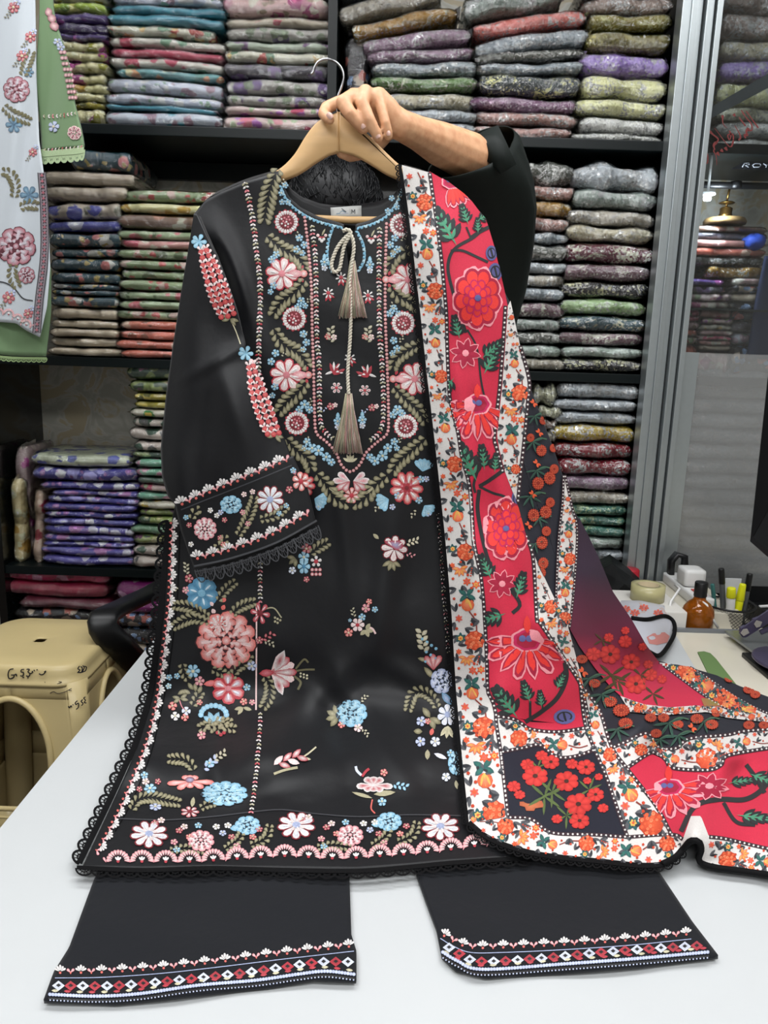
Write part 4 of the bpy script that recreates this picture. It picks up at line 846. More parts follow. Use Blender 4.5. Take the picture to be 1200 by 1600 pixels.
# ---- yoke embroidery
yo = lambda: Emb(KF, .0012)
def put(e, name):
    o = e.build(name, M_thread, kurta)
    if name in ('embroidered_blue_sprig', 'embroidered_small_flower'): o['kind'] = 'stuff'
    return o
e = yo(); e.beads([(476, 337), (482, 387), (487, 453), (488, 517), (490, 575), (492, 650), (495, 677), (510, 690), (525, 707), (533, 726), (547, 737), (562, 726), (572, 707), (590, 690), (605, 677), (607, 650), (605, 575), (602, 500), (602, 433), (604, 347)], 2.6, K_['bead'], 6.0); put(e, 'embroidered_bead_line')
e = yo(); e.trim([(487, 350), (493, 407), (495, 517), (499, 575), (500, 650), (506, 672), (520, 686)], 10); put(e, 'embroidered_trim_line')
e = yo(); e.trim([(593, 353), (592, 433), (593, 517), (597, 575), (599, 650), (592, 677), (578, 688)], 10); put(e, 'embroidered_trim_line')
e = yo(); e.trim([(382, 283), (392, 325), (403, 407), (407, 453), (405, 517), (405, 600), (410, 640)], 11); put(e, 'embroidered_trim_line')
e = yo(); e.trim([(407, 876), (407, 910), (407, 942)], 9); put(e, 'embroidered_trim_line')
e = yo(); e.line(smoothpoly([(401, 945), (401, 1020), (400, 1110)], 20), 2.4, K_['pinkL']); e.trim([(407, 1112), (405, 1160), (400, 1210), (392, 1272)], 9); put(e, 'embroidered_trim_line')
e = yo(); e.trim([(685, 800), (689, 850), (693, 920), (698, 980), (701, 1020)], 8); put(e, 'embroidered_trim_line')
for (x, y) in ((448, 347), (460, 498), (464, 661), (627, 352), (630, 505), (634, 666)):
    e = yo(); e.rosette(x, y, 20.5); put(e, 'embroidered_rosette')
for (x, y, d) in ((441, 428, 1), (448, 586, 1), (637, 437, -1), (648, 592, -1)):
    e = yo(); e.flower(x, y, 25, 8, K_['pinkL'], K_['white'], .2, 1, 1.05, K_['pink'], .22, edge=K_['red']); e.leaf(x + d * 8, y, 0 if d > 0 else math.pi, 26, 13, K_['pink'], K_['pinkL'], .0012); e.dot(x + d * 34, y, 6, K_['coral'], K_['white'], 8, .0008)
    e.leaf(x + d * 30, y - 6, -1.2, 8, 5, K_['red']); e.leaf(x + d * 30, y + 6, 1.2, 8, 5, K_['red']); put(e, 'embroidered_flower')
for pts, wv_ in (([(436, 262), (424, 290), (417, 320), (413, 348)], 20), ([(416, 368), (440, 388), (466, 402), (478, 424)], 17), ([(478, 436), (462, 456), (440, 472), (426, 494)], 17), ([(427, 512), (442, 537), (468, 553), (482, 575)], 17), ([(481, 594), (466, 612), (448, 628), (434, 646)], 17),
             ([(446, 684), (462, 702), (480, 716), (487, 736)], 17), ([(494, 739), (510, 757), (522, 776), (545, 788)], 17), ([(666, 684), (645, 702), (622, 722), (612, 740)], 17), ([(606, 742), (582, 762), (570, 778), (550, 789)], 17),
             ([(645, 390), (622, 398), (610, 414), (608, 428)], 15), ([(609, 445), (622, 462), (640, 472), (653, 484)], 15), ([(662, 535), (634, 549), (618, 562), (613, 578)], 15), ([(614, 603), (632, 622), (652, 640), (666, 662)], 15)):
    e = yo(); e.vine(pts, wv_); put(e, 'embroidered_leaf_vine')
for k, pts in enumerate([[(468, 372, 5), (476, 383, 5), (464, 390, 5), (473, 396, 4)], [(471, 470, 5), (466, 480, 5), (477, 478, 4)], [(474, 522, 5), (479, 535, 5), (474, 546, 4)], [(476, 632, 6), (468, 640, 5), (484, 640, 5)], [(480, 690, 5), (488, 700, 6), (498, 704, 7), (510, 714, 6), (518, 722, 5), (476, 700, 4)],
           [(617, 372, 5), (610, 383, 5), (621, 390, 5), (614, 398, 4)], [(615, 482, 5), (609, 490, 5), (622, 490, 4)], [(615, 532, 5), (620, 545, 5), (613, 552, 4)], [(621, 640, 6), (614, 648, 5), (628, 646, 5)], [(616, 690, 5), (606, 700, 6), (598, 712, 7), (586, 720, 6), (578, 714, 5), (620, 700, 4)],
           [(432, 398, 5), (425, 406, 5), (428, 446, 5), (423, 456, 4)], [(431, 552, 5), (424, 565, 5), (430, 604, 5), (426, 618, 4)], [(446, 290, 4), (440, 302, 4), (450, 316, 4), (441, 316, 4)], [(612, 310, 4), (620, 324, 4), (606, 330, 4)]]):
    e = yo()
    for x, y, r in pts: e.blossom(x, y, r * 1.25, 'blue', 5)
    x, y, r = pts[0]; e.sprig(x + (6 if k % 2 else -6), y + 4, -1.2 + .4 * (k % 3), 12, 'olive', 4); put(e, 'embroidered_blue_sprig')
for (x, y, a, r) in ((492, 779, .4, 16), (660, 736, -1.4, 16), (607, 780, 2.7, 16), (663, 790, .9, 14)):
    e = yo()
    for j in range(5): e.leaf(x, y, a + (j - 2) * .38, r * 1.25, r * .5, K_['blue'], K_['blueL'], .0004, 1, 1)
    e.blossom(x - r * math.cos(a), y - r * .8 * math.sin(a), 6, 'blue'); e.blossom(x + 6, y + 12, 5, 'lav'); e.sprig(x - 10, y + 6, 2.4, 14, 'olive', 4); put(e, 'embroidered_bellflower')
e = yo()
for sg in (-1, 1):
    for j, (a, l) in enumerate(((.15, 26), (.75, 24), (-.45, 22), (1.25, 18))): e.leaf(549 + sg * 3, 752, (a if sg > 0 else math.pi - a) - .2 * sg, l, 10, K_['red'] if j % 2 else K_['white'], K_['white'] if j % 2 else K_['pink'], .0004 * j, 1, 1)
    e.stem([(549 + sg * 8, 765), (549 + sg * 22, 770), (549 + sg * 34, 762)], 4, K_['olive'])
e.flower(549, 774, 13, 7, K_['coral'], K_['white'], .3, 1, 1.1, K_['red']); put(e, 'embroidered_lotus')
for (x, y, r) in ((635, 762, 25), (473, 758, 19)):
    e = yo(); e.flower(x, y, r, 9, K_['coral'], K_['white'], .1, 1, 1.0, K_['red'], .34, edge=K_['red']); e.flower(x, y, r * .5, 6, K_['red'], K_['pink'], .4, 1, 1, K_['redD'], lift=.0014); put(e, 'embroidered_flower')
for (x, y, k) in ((503, 368, 0), (580, 370, 0), (517, 526, 1), (575, 526, 1), (522, 586, 2), (574, 590, 2), (517, 635, 3), (581, 637, 3), (513, 458, 4), (575, 462, 4), (507, 410, 5), (578, 414, 5), (533, 434, 4), (547, 560, 4), (547, 716, 6), (528, 658, 5), (566, 656, 5)):
    e = yo()
    if k == 0:
        for dx, dy in ((-6, 0), (6, 0), (-3, 6), (3, 6), (0, 9)): e.dot(x + dx, y + dy, 2.6, K_['white'] if dy else K_['pinkL'])
        e.leaf(x, y + 2, .6, 6, 4, K_['red']); e.leaf(x, y + 2, 2.6, 6, 4, K_['red']); e.leaf(x, y, -1.1, 12, 3, K_['olive'])
    elif k == 1:
        e.sprig(x, y + 12, -1.57, 24, 'olive', 7); e.blossom(x - 5, y, 5, 'coral'); e.blossom(x + 5, y + 1, 5, 'pinkL')
    elif k == 2:
        sg = 1 if x < 547 else -1
        for a in (-1.9, -1.2, -.5): e.leaf(x, y, a if sg > 0 else math.pi - a, 20, 6, K_['red'], K_['redD'])
        for a in (-.9, -1.6, .2, 2.8): e.leaf(x, y - 6, a if sg > 0 else math.pi - a, 15, 4, K_['white'])
        e.flower(x + sg * 4, y + 20, 9, 6, K_['white'], K_['red'], 0, 1, .9, K_['red'])
    elif k == 3: e.blossom(x, y, 6, 'red'); e.blossom(x + 7, y - 2, 4, 'pinkL'); e.sprig(x - 2, y + 3, 2.9, 12, 'lav', 3)
    elif k == 4:
        e.flower(x, y, 9, 7, K_['white'], K_['white'], .2, 1, .6, K_['red'], .35)
        for a in (.4, 1.2, 2.0): e.leaf(x, y + 3, a, 11, 4, K_['red'])
    elif k == 5: e.blossom(x, y, 7, 'blue', 6); e.blossom(x, y + 9, 5, 'lavL'); e.leaf(x, y - 3, -1.57, 11, 6, K_['blue'], K_['blueL'])
    else:
        for a in (-2.6, -2, -1.57, -1.1, -.5): e.leaf(x, y + 6, a, 13, 4.5, K_['cream'])
    put(e, 'embroidered_small_flower')
for pts in ([(440, 285), (451, 308), (470, 325), (497, 339), (535, 349)], [(558, 350), (582, 343), (603, 331), (618, 311), (628, 287)], [(522, 352), (515, 375), (514, 400), (521, 418)], [(560, 356), (570, 378), (571, 402), (562, 420)]):
    e = yo()
    for k, x, y, a, q in e.along(pts, 6.5):
        for sg in (-1, 1): e.leaf(x, y + 5, a + 1.57 + sg * .8, 7, 3.6, K_['blue'] if (k + sg) % 3 else K_['blueL'], None)
    put(e, 'embroidered_neckline_edge')

# ---- motifs on the lower part
e = yo(); e.fans([(269, 812), (267, 865), (265, 930), (259, 985), (252, 1042), (246, 1090), (235, 1140), (222, 1180), (205, 1222), (182, 1275), (150, 1335)], 13, 1, 10); put(e, 'embroidered_fan_border')
e = Emb(KF, .0006); e.lace([(264, 815), (260, 865), (255, 920), (250, 975), (243, 1030), (236, 1080), (224, 1125), (210, 1168), (193, 1205), (165, 1265), (124, 1350)], 15, -1, None, 19); e.build('lace_trim', M_lace, kurta)
e = Emb(KF, .0006); e.line(smoothpoly([(281, 830), (279, 900), (275, 960), (262, 1060), (250, 1120), (235, 1180), (205, 1255), (180, 1300)], 60), 2.2, K_['greyD']); e.build('side_seam_stitch', M_lace, kurta)
e = Emb(KF, .0006); e.lace([(120, 1357), (220, 1361), (330, 1358), (450, 1361), (560, 1362), (640, 1356), (700, 1350), (770, 1345), (830, 1341)], 11, -1, None, 24); e.build('lace_trim', M_lace, kurta)
e = yo(); e.suns([(166, 1347), (224, 1347), (301, 1347), (377, 1342), (450, 1338), (523, 1342), (597, 1338), (670, 1332), (760, 1320)], 19, 18, 37.5, 1); put(e, 'embroidered_sun_border')
e = yo(); e.line(smoothpoly([(185, 1280), (260, 1282), (330, 1277), (390, 1270), (440, 1266), (490, 1272), (560, 1277), (640, 1274), (735, 1276)], 80), 2.0, K_['greyD']); put(e, 'hem_seam_stitch')
for (x, y) in ((233, 1305), (463, 1291), (688, 1293)):
    e = yo(); e.flower(x, y, 29, 9, K_['white'], K_['lavL'], .2, .72, 1.0, K_['lav'], .24, edge=K_['redD']); e.flower(x, y, 15, 7, K_['pinkL'], K_['white'], .4, .72, .9, K_['lav'], lift=.0012); put(e, 'embroidered_daisy')
for (x, y) in ((314, 1315), (547, 1307)):
    e = yo(); e.rose(x, y, 21, K_['pink'], K_['white'], .8, 3, 10, dark=K_['gap']); put(e, 'embroidered_flower')
for (x, y) in ((387, 1291), (608, 1285)):
    e = yo(); e.rose(x, y, 20, K_['blue'], K_['blueL'], .75, 3, 8, dark=K_['gapb']); e.leaf(x - 8, y + 2, 3.0, 20, 11, K_['blue'], K_['blueL']); put(e, 'embroidered_flower')
for x0, yo0 in ((250, 1305), (480, 1300)):
    e = yo(); y0 = yo0
    e.frond([(x0 + 14, y0 + 26), (x0 + 40, y0 + 22), (x0 + 70, y0 + 26)], 9); e.frond([(x0 + 100, y0 + 24), (x0 + 122, y0 + 8), (x0 + 130, y0 - 10)], 9); e.frond([(x0 + 140, y0 + 18), (x0 + 165, y0 + 6), (x0 + 172, y0 - 16)], 10) if x0 < 600 else None
    for dx, dy, c in ((22, 12, 'pink'), (30, -6, 'red'), (38, -12, 'pinkL'), (46, 4, 'coral'), (60, -14, 'blue'), (88, -12, 'white'), (98, -2, 'lav'), (106, -14, 'white'), (112, 4, 'red'), (120, 18, 'pink'), (145, 4, 'coral'), (155, -8, 'red'), (26, 24, 'blue'), (-8, -18, 'red'), (2, -22, 'pinkL')):
        if x0 + dx < 735 and x0 + dx > 165: e.blossom(x0 + dx, y0 + dy, 6, c, 5, .8)
    put(e, 'embroidered_leaf_spray')['kind'] = 'stuff'
e = yo(); e.rose(354, 1000, 47, K_['coral'], K_['pinkL'], .96, 4, 11, dark=K_['gap']); e.rose(342, 975, 16, K_['coral'], K_['white'], 1, 2, 10); put(e, 'embroidered_rose')
e = yo(); e.flower(316, 927, 24, 6, K_['blueD'], K_['blue'], .3, 1, 1.15, K_['blue'], .25, edge=K_['blueD']); put(e, 'embroidered_flower')
e = yo(); e.blossom(296, 904, 7, 'red'); e.blossom(291, 922, 6, 'pink'); e.sprig(292, 900, -1.6, 18, 'olive', 6); e.sprig(282, 920, 3.0, 12, 'olive', 4); put(e, 'embroidered_small_flower')
for pts, wv_ in (([(328, 966), (305, 952), (290, 947), (270, 946)], 13), ([(330, 972), (305, 966), (288, 970), (270, 980)], 13), ([(362, 963), (370, 952), (385, 944), (400, 940)], 12), ([(340, 940), (350, 925), (360, 915), (370, 908)], 10), ([(362, 1062), (370, 1045), (385, 1034), (392, 1022)], 11), ([(330, 1044), (345, 1050), (358, 1056)], 10),
             ([(413, 1055), (421, 1070), (420, 1090), (410, 1108)], 13), ([(303, 1206), (298, 1196), (285, 1188), (262, 1187)], 13), ([(285, 1035), (288, 1050), (295, 1062)], 10), ([(300, 1105), (310, 1088), (316, 1080)], 10), ([(205, 1268), (215, 1252), (235, 1247), (262, 1252), (282, 1256)], 14), ([(312, 1265), (325, 1258), (338, 1256)], 8),
             ([(684, 1108), (676, 1092), (660, 1081), (645, 1086), (637, 1112)], 13)):
    e = yo(); e.frond(pts, wv_); put(e, 'embroidered_fern_leaf')
e = yo()
for k in range(7): e.leaf(340 + (-8, 8, -7, 7, -4, 6, 1)[k], 935 + 6 * k, -1.57 + (.5 if k % 2 else -.5), 9, 7, K_['coral'] if k % 2 else K_['pinkL'], None)
put(e, 'embroidered_bell_sprig')
e = yo(); e.flower(407, 958, 16, 6, K_['red'], K_['pink'], .2, 1.1, .8, K_['redD']); e.stem([(412, 952), (428, 950), (440, 965)], 2, K_['olive']); [e.dot(430 + (k % 3) * 4, 965 + k * 2, 2, K_['olive']) for k in range(5)]; put(e, 'embroidered_flower')
e = yo(); e.blossom(406, 1000, 6, 'red'); e.sprig(408, 1000, -.5, 20, 'red', 5); e.sprig(412, 1000, .4, 16, 'olive', 5); put(e, 'embroidered_small_flower')
e = yo()
for j in range(7): e.leaf(424, 1050, (j - 3) * .34, 40 - abs(j - 3) * 2, 13, K_['red'] if j % 2 else K_['pinkL'], K_['white'], .0003 * (j % 2), 1, 1)
e.leaf(430, 1048, -1.15, 36, 14, K_['white'], K_['red'], .0008); e.leaf(430, 1055, 1.2, 34, 13, K_['white'], K_['red'], .0008); e.leaf(405, 1052, -.1, 24, 12, K_['red'], K_['pink'], .001)
e.stem([(462, 1045), (475, 1030), (482, 1035)], 3, K_['oliveD']); e.stem([(462, 1048), (478, 1046), (492, 1046)], 3, K_['oliveD']); e.stem([(460, 1056), (470, 1066), (466, 1078)], 3.5, K_['oliveD']); [e.dot(470 + (k % 3) * 5, 1052 + k * 1.6, 1.8, K_['cream']) for k in range(6)]; put(e, 'embroidered_carnation')
e = yo(); e.flower(357, 1076, 25, 6, K_['coral'], K_['lavL'], .5, .95, 1.0, K_['pink'], .2, edge=K_['red']); e.leaf(340, 1066, 3.0, 22, 10, K_['coral'], K_['pink']); put(e, 'embroidered_lily')
e = yo(); e.blossom(302, 1048, 11, 'blue', 6); e.blossom(312, 1064, 8, 'pink'); e.blossom(394, 1040, 8, 'lav'); e.blossom(386, 1074, 6, 'blue'); e.blossom(265, 1058, 5, 'blue'); e.blossom(277, 1056, 5, 'blue'); e.blossom(264, 1072, 5, 'blueL'); [e.leaf(290 + 4 * k, 1078 + 3 * (k % 3), 2.6 + .5 * k, 14, 7, K_['oliveD'], K_['olive']) for k in range(6)]; put(e, 'embroidered_blue_sprig')
e = yo(); e.blossom(270, 1104, 7, 'coral', 4); e.blossom(274, 1120, 7, 'white', 4); e.blossom(291, 1112, 7, 'lavL', 4); e.blossom(289, 1122, 6, 'coral', 4); e.stem([(280, 1092), (284, 1104), (290, 1112)], 1.5, K_['pink']); [e.leaf(282, 1092, a, 13, 6, K_['oliveD'], K_['olive']) for a in (2.6, 3.4, -.6, .2)]; e.blossom(312, 1098, 5, 'coral'); e.blossom(381, 1097, 6, 'coral'); e.blossom(394, 1098, 5, 'pink'); [e.leaf(380, 1106, a, 14, 6, K_['olive']) for a in (2.2, 2.9, .3)]; put(e, 'embroidered_small_flower')
e = yo()
for k in range(10):
    a = math.pi + math.pi * k / 9; e.dot(334 + 20 * math.cos(a), 1118 + 15 * math.sin(a), 4.4, K_['blue'], K_['blueL'], 9)
for a in (-2.6, -2.0, -1.1, -.5): e.leaf(334, 1130, a, 19, 9, K_['blue'], K_['blueL'])
for a, l in ((2.5, 30), (1.9, 22), (1.1, 26), (.5, 40), (.2, 30)): e.frond([(334, 1126), (334 + l * .5 * math.cos(a), 1126 + l * .5 * math.sin(a)), (334 + l * math.cos(a), 1126 + l * .75 * math.sin(a))], 11)
e.blossom(315, 1150, 7, 'pink'); [e.dot(340 + 5 * k, 1146 + (k % 2) * 3, 3, K_['red']) for k in range(3)]; put(e, 'embroidered_berry_spray')
e = yo()
for a, l in ((3.0, 36), (2.4, 26), (1.57, 17), (.6, 26), (.05, 38), (-2.2, 18), (-1.57, 16), (-.9, 18)): e.leaf(297, 1222, a, l, 12, K_['coral'], K_['pinkL'], .0004, .62 if abs(l) < 20 else .7, 1)
e.dot(297, 1220, 8, K_['redD'], K_['lav'], 9, .001, .6); put(e, 'embroidered_lily')
e = yo(); e.rose(351, 1241, 36, K_['blue'], K_['blueL'], .54, 4, 11, dark=K_['gapb']); put(e, 'embroidered_peony')
e = yo(); e.sprig(316, 1205, -.7, 26, 'lav', 6); e.sprig(332, 1190, -.6, 22, 'olive', 6); e.blossom(328, 1194, 8, 'blue', 6, .8); put(e, 'embroidered_blue_sprig')
e = yo(); e.blossom(235, 1233, 10, 'blue', 6, .8); e.blossom(226, 1212, 6, 'blue'); e.blossom(228, 1222, 6, 'pinkL'); e.blossom(247, 1222, 5, 'red'); e.blossom(243, 1262, 10, 'lav', 6, .6); e.blossom(218, 1234, 5, 'red'); put(e, 'embroidered_small_flower')
e = yo(); e.flower(297, 1270, 15, 7, K_['red'], K_['white'], 0, .6, 1, K_['redD']); e.leaf(300, 1262, -1.4, 16, 7, K_['olive']); put(e, 'embroidered_flower')
e = yo()
for j in range(6): e.leaf(428 + j * 7, 1196 - j * 2.4, -.3 + (.6 if j % 2 else -.5), 20, 9, K_['red'] if j % 3 else K_['pinkL'], K_['white'], .0003 * j)
e.stem([(470, 1186), (482, 1178), (494, 1168)], 2.5, K_['cream']); e.stem([(428, 1210), (445, 1204), (465, 1200)], 4, K_['olive']); e.leaf(472, 1186, .1, 14, 5, K_["cream"]); put(e, "embroidered_leaf_spray")["kind"] = "stuff"
e = yo(); e.flower(616, 857, 20, 8, K_['white'], K_['pinkL'], .1, 1, 1.0, None, edge=K_['redD']); e.leaf(602, 846, .3, 28, 16, K_['red'], K_['lav'], .0014, 1, 1); e.leaf(592, 842, -2.4, 12, 6, K_['olive']); [e.leaf(612, 876, a, 17, 7, K_['oliveD'], K_['olive']) for a in (1.3, 1.9, 2.6, .6)]; e.sprig(632, 850, -.3, 20, 'cream', 6); e.sprig(632, 864, .3, 14, 'pink', 4); put(e, 'embroidered_flower')
e = yo(); e.flower(559, 976, 11, 6, K_['pinkL'], K_['white'], 0, 1, 1.1, K_['red']); e.blossom(566, 964, 6, 'blue'); e.blossom(547, 969, 3, 'blue'); e.blossom(572, 950, 7, 'pink'); e.blossom(577, 940, 5, 'coral'); e.blossom(586, 952, 5, 'blue'); e.blossom(545, 988, 7, 'coral'); e.sprig(554, 966, -1.8, 14, 'olive', 5); [e.leaf(572, 984, a, 12, 7, K_['olive']) for a in (.2, 1.2, 2.4, -1)]; e.stem([(574, 980), (582, 982), (587, 990)], 3, K_['pinkL']); put(e, 'embroidered_bouquet')
e = yo(); e.rose(549, 1115, 25, K_['blue'], K_['blueL'], .88, 4, 9, dark=K_['gapb']); [e.leaf(528, 1120, a, 20, 10, K_['oliveD'], K_['olive']) for a in (2.2, 2.9, 3.6, -1.9)]; e.sprig(562, 1098, -.8, 14, 'olive', 5); e.blossom(534, 1133, 6, 'coral'); e.blossom(560, 1138, 7, 'pinkL'); e.sprig(566, 1138, .9, 14, 'olive', 5); put(e, 'embroidered_peony')
e = yo(); [e.leaf(677, 1046, a, 25, 10, K_['red'], K_['pinkL'], .0004, 1, 1) for a in (-2.1, -1.6, -1.1)]; [e.dot(660 + (k * 7) % 22, 998 + k * 5, 2.6, K_['blue']) for k in range(9)]; e.sprig(663, 1022, -1.7, 34, 'olive', 8); e.leaf(668, 1032, 3.4, 16, 7, K_['oliveD'], K_['olive']); put(e, 'embroidered_tulip')
e = yo(); e.rose(690, 1064, 18, K_['lav'], K_['lavL'], 1.1, 3, 7, dark=K_['gapb']); e.leaf(690, 1082, .9, 26, 11, K_['blueD'], K_['lav'], .0004); e.leaf(678, 1060, 4.0, 24, 9, K_['oliveD'], K_['olive']); put(e, 'embroidered_flower')
e = yo(); e.flower(699, 1118, 16, 7, K_['lavL'], K_['white'], .2, 1.1, 1.1, K_['lav']); [e.leaf(672, 1122, a, 20, 10, K_['oliveD'], K_['olive']) for a in (-2.2, 1.2, .5)]; e.blossom(658, 1128, 8, 'lav'); e.blossom(668, 1128, 5, 'coral'); e.leaf(660, 1144, 3.2, 14, 9, K_['oliveD'], K_['olive']); e.blossom(657, 1160, 8, 'lav'); e.blossom(680, 1160, 8, 'lavL'); e.leaf(673, 1150, -1.3, 12, 7, K_['coral']); e.leaf(668, 1172, 1.6, 16, 8, K_['olive']); [e.leaf(700, 1135, a, 20, 7, K_['cream'], K_['olive']) for a in (1.2, 1.7, 2.2)]; e.leaf(678, 1178, .4, 22, 7, K_['lavL'], K_['pinkL']); put(e, 'embroidered_leaf_spray')['kind'] = 'stuff'
e = yo(); e.rose(713, 1194, 13, K_['blue'], K_['blueL'], 1.4, 2, 6, dark=K_['gapb']); e.blossom(697, 1215, 7, 'lavL'); e.blossom(704, 1178, 6, 'blue'); e.leaf(712, 1220, 1.4, 14, 6, K_['olive']); put(e, 'embroidered_leaf_spray')['kind'] = 'stuff'
e = yo()
for a, l in ((3.05, 27), (2.5, 18), (1.57, 13), (.7, 18), (.1, 30), (-2.3, 20), (-1.57, 17), (-.8, 20)): e.leaf(584, 1228, a, l, 13, K_['white'], K_['red'], .0004, .8, 1)
e.stem([(565, 1212), (558, 1205), (556, 1198)], 4, K_['lavL']); e.stem([(566, 1214), (572, 1206), (577, 1202)], 4, K_['red']); e.blossom(600, 1208, 6, 'coral'); e.leaf(582, 1248, 3.6, 36, 9, K_['olive'], None, 0, .6); e.leaf(584, 1242, -.1, 34, 9, K_['olive']); e.blossom(597, 1254, 7, 'blue'); e.sprig(612, 1226, .2, 22, 'blue', 6); e.stem([(582, 1250), (580, 1264), (586, 1272)], 2.2, K_['coral']); put(e, 'embroidered_lily')
e = yo(); e.blossom(475, 870, 9, 'blue', 5); e.flower(475, 885, 10, 6, K_['blue'], K_['blueL'], 0, 1.2, 1.1, K_['blueD']); e.flower(494, 877, 9, 5, K_['white'], K_['white'], -.3, 1, .8, K_['red'], .4); [e.dot(488 + (k % 3) * 6, 890 + (k // 3) * 7, 3, K_['red'], K_['white']) for k in range(6)]; e.frond([(484, 866), (498, 855), (514, 846)], 12); e.blossom(479, 857, 8, 'red'); [e.leaf(462, 872, a, 14, 7, K_['oliveD'], K_['olive']) for a in (2.4, 3.3, 1.6)]; e.blossom(479, 905, 5, 'red'); e.blossom(457, 891, 6, 'lavL'); put(e, 'embroidered_bouquet')

# ---- neck label, drawstring and tassels
M_cord = pmat('cream_cotton_cord', 'cfc8b6', 0.7, sheen=0.3)
def kp(x, y, off): return KF.p(x, y, off)
lab = Emb(KF, 0); G5 = coons([(512, 315), (567, 313)], [(513, 333), (567, 331)], [(512, 315), (513, 333)], [(567, 313), (567, 331)], 8, 4)
lb = cloth('size_label', G5, KF, pmat('white_satin_label', 'c9cbc9', 0.35), kurta, -.036, .0006); lb['label'] = 'white satin size label printed with the letter M'
e = Emb(KF, -.0352); e.line([(523, 326), (531, 325.5)], .9, K_['blueD']); e.line([(530, 324), (535, 321), (541, 324)], .8, K_['blueD']); e.line([(533, 317), (537, 320), (542, 323)], 1.2, K_['greyD']); e.line([(533, 326), (546, 325)], .6, K_['lav']); e.line([(548.6, 318), (549, 327)], .5, K_['grey'])
for q in ([(551.5, 326), (551.5, 319)], [(551.5, 319), (554, 324)], [(554, 324), (556.5, 319)], [(556.5, 319), (556.5, 326)]): e.line(q, 1.2, K_['greyD'])
mk('label_print', KF.P(np.array(e.X), np.array(e.Y), np.array(e.O)), e.f, M_thread, lb, False, e.C)
def cord(path, r, name, parent):
    P = smoothpoly(path, 4 * len(path) * 4); mbx = MB(); n = len(P)
    offs = np.full(n, r * 2.2 + .002); W = KF.P(P[:, 0], P[:, 1], offs)
    for st in (0, math.pi):
        pts = []
        for i in range(n):
            t = W[min(i + 1, n - 1)] - W[max(i - 1, 0)]; t /= np.linalg.norm(t) + 1e-9; a = np.cross(t, [0, 1, 0]); a /= np.linalg.norm(a) + 1e-9; b = np.cross(t, a)
            d = np.linalg.norm(W[:i + 1][1:] - W[:i + 1][:-1], axis=1).sum() if i else 0
            k = d / .0055 * 3.1416 + st; pts.append(W[i] + (a * math.cos(k) + b * math.sin(k)) * r * .62)
        mbx.tube(pts, r * .78, 6)
    return mbx.build(name, M_cord, parent)
c1 = cord([(536, 362), (542, 360), (548, 364), (540, 372), (530, 384), (522, 400), (518, 416), (522, 426), (530, 422), (534, 404), (538, 385), (546, 370)], .0026, 'drawstring', kurta)
c2 = cord([(546, 366), (551, 374), (553, 390), (550, 412), (547, 440), (549, 470), (549, 500), (548, 530), (546, 556), (544, 585), (545, 616)], .0026, 'drawstring', kurta)
def tassel(xt, yt, xb, yb, wt, wb, name, parent):
    mbx = MB(); rg = random.Random(3); cols = [K_['cream'], K_['olive'], K_['pinkL'], mixl(K_['mag'], K_['cream'], .4), K_['olive']]
    for k in range(110):
        u = rg.uniform(-1, 1); v = rg.uniform(0, 1); pts = []
        for i in range(5):
            t = i / 4; x = xt + (xb - xt) * t + u * (wt + (wb - wt) * t ** 1.2) / 2 + rg.uniform(-1, 1) * t; y = yt + (yb - yt) * t * rg.uniform(.97, 1.02)
            pts.append(KF.p(x, y, .004 + v * .010 * (.4 + .6 * t)))
        b = len(mbx.v); mbx.tube(pts, .0006, 3); mbx.c[b:] = [cols[k % 5]] * (len(mbx.v) - b)
    return mbx.build(name, M_thread, parent, True, True)
tassel(551, 408, 551, 497, 8, 46, 'tassel', c2); tassel(545, 615, 543, 707, 10, 48, 'tassel', c2)
e = yo()

# ---------------------------------------------------------------- printed shawl over the shoulder of the tunic
kY = lambda x, y: float(KF.base(np.array([x]), np.array([y]))[0][1])
dc = [(628, 258, kY(628, 258) - .010), (640, 345, kY(640, 345) - .014), (655, 470, kY(655, 470) - .018), (668, 590, kY(668, 590) - .020), (683, 720, kY(683, 720) - .022), (696, 840, kY(696, 840) - .022), (706, 960, kY(706, 960) - .022), (713, 1080, kY(713, 1080) - .022), (722, 1180, kY(722, 1180) - .014), (733, 1288, kY(733, 1288) - .012),
      (700, 380, 1.372), (745, 465, 1.365), (735, 600, 1.358), (735, 720, 1.345), (755, 850, 1.330), (762, 950, 1.312), (780, 1080, 1.270), (760, 1180, kY(760, 1180) - .035), (765, 350, 1.42), (790, 460, 1.425), (797, 468, 1.43), (826, 594, 1.44), (880, 740, 1.46), (904, 805, 1.47), (957, 924, 1.53), (1009, 1007, 1.60),
      (815, 700, 1.408), (808, 787, 1.392), (845, 890, 1.378), (858, 919, 1.38), (887, 979, 1.37), (912, 1073, 1.372), (937, 1112, tb(937, 1112) - .10), (956, 1165, tb(956, 1165, .045)), (880, 850, 1.44), (920, 900, 1.46), (930, 980, 1.47), (960, 1050, 1.505), (850, 1040, 1.315), (860, 1100, 1.295),
      (830, 1140, 1.275), (900, 1160, tb(900, 1160) - .07), (850, 1200, tb(850, 1200, .06)), (890, 1250, tb(890, 1250, .035)), (800, 1240, tb(800, 1240, .045)), (800, 1325, tb(800, 1325, .028)), (860, 1340, tb(860, 1340, .024)), (940, 1350, tb(940, 1350, .022))]
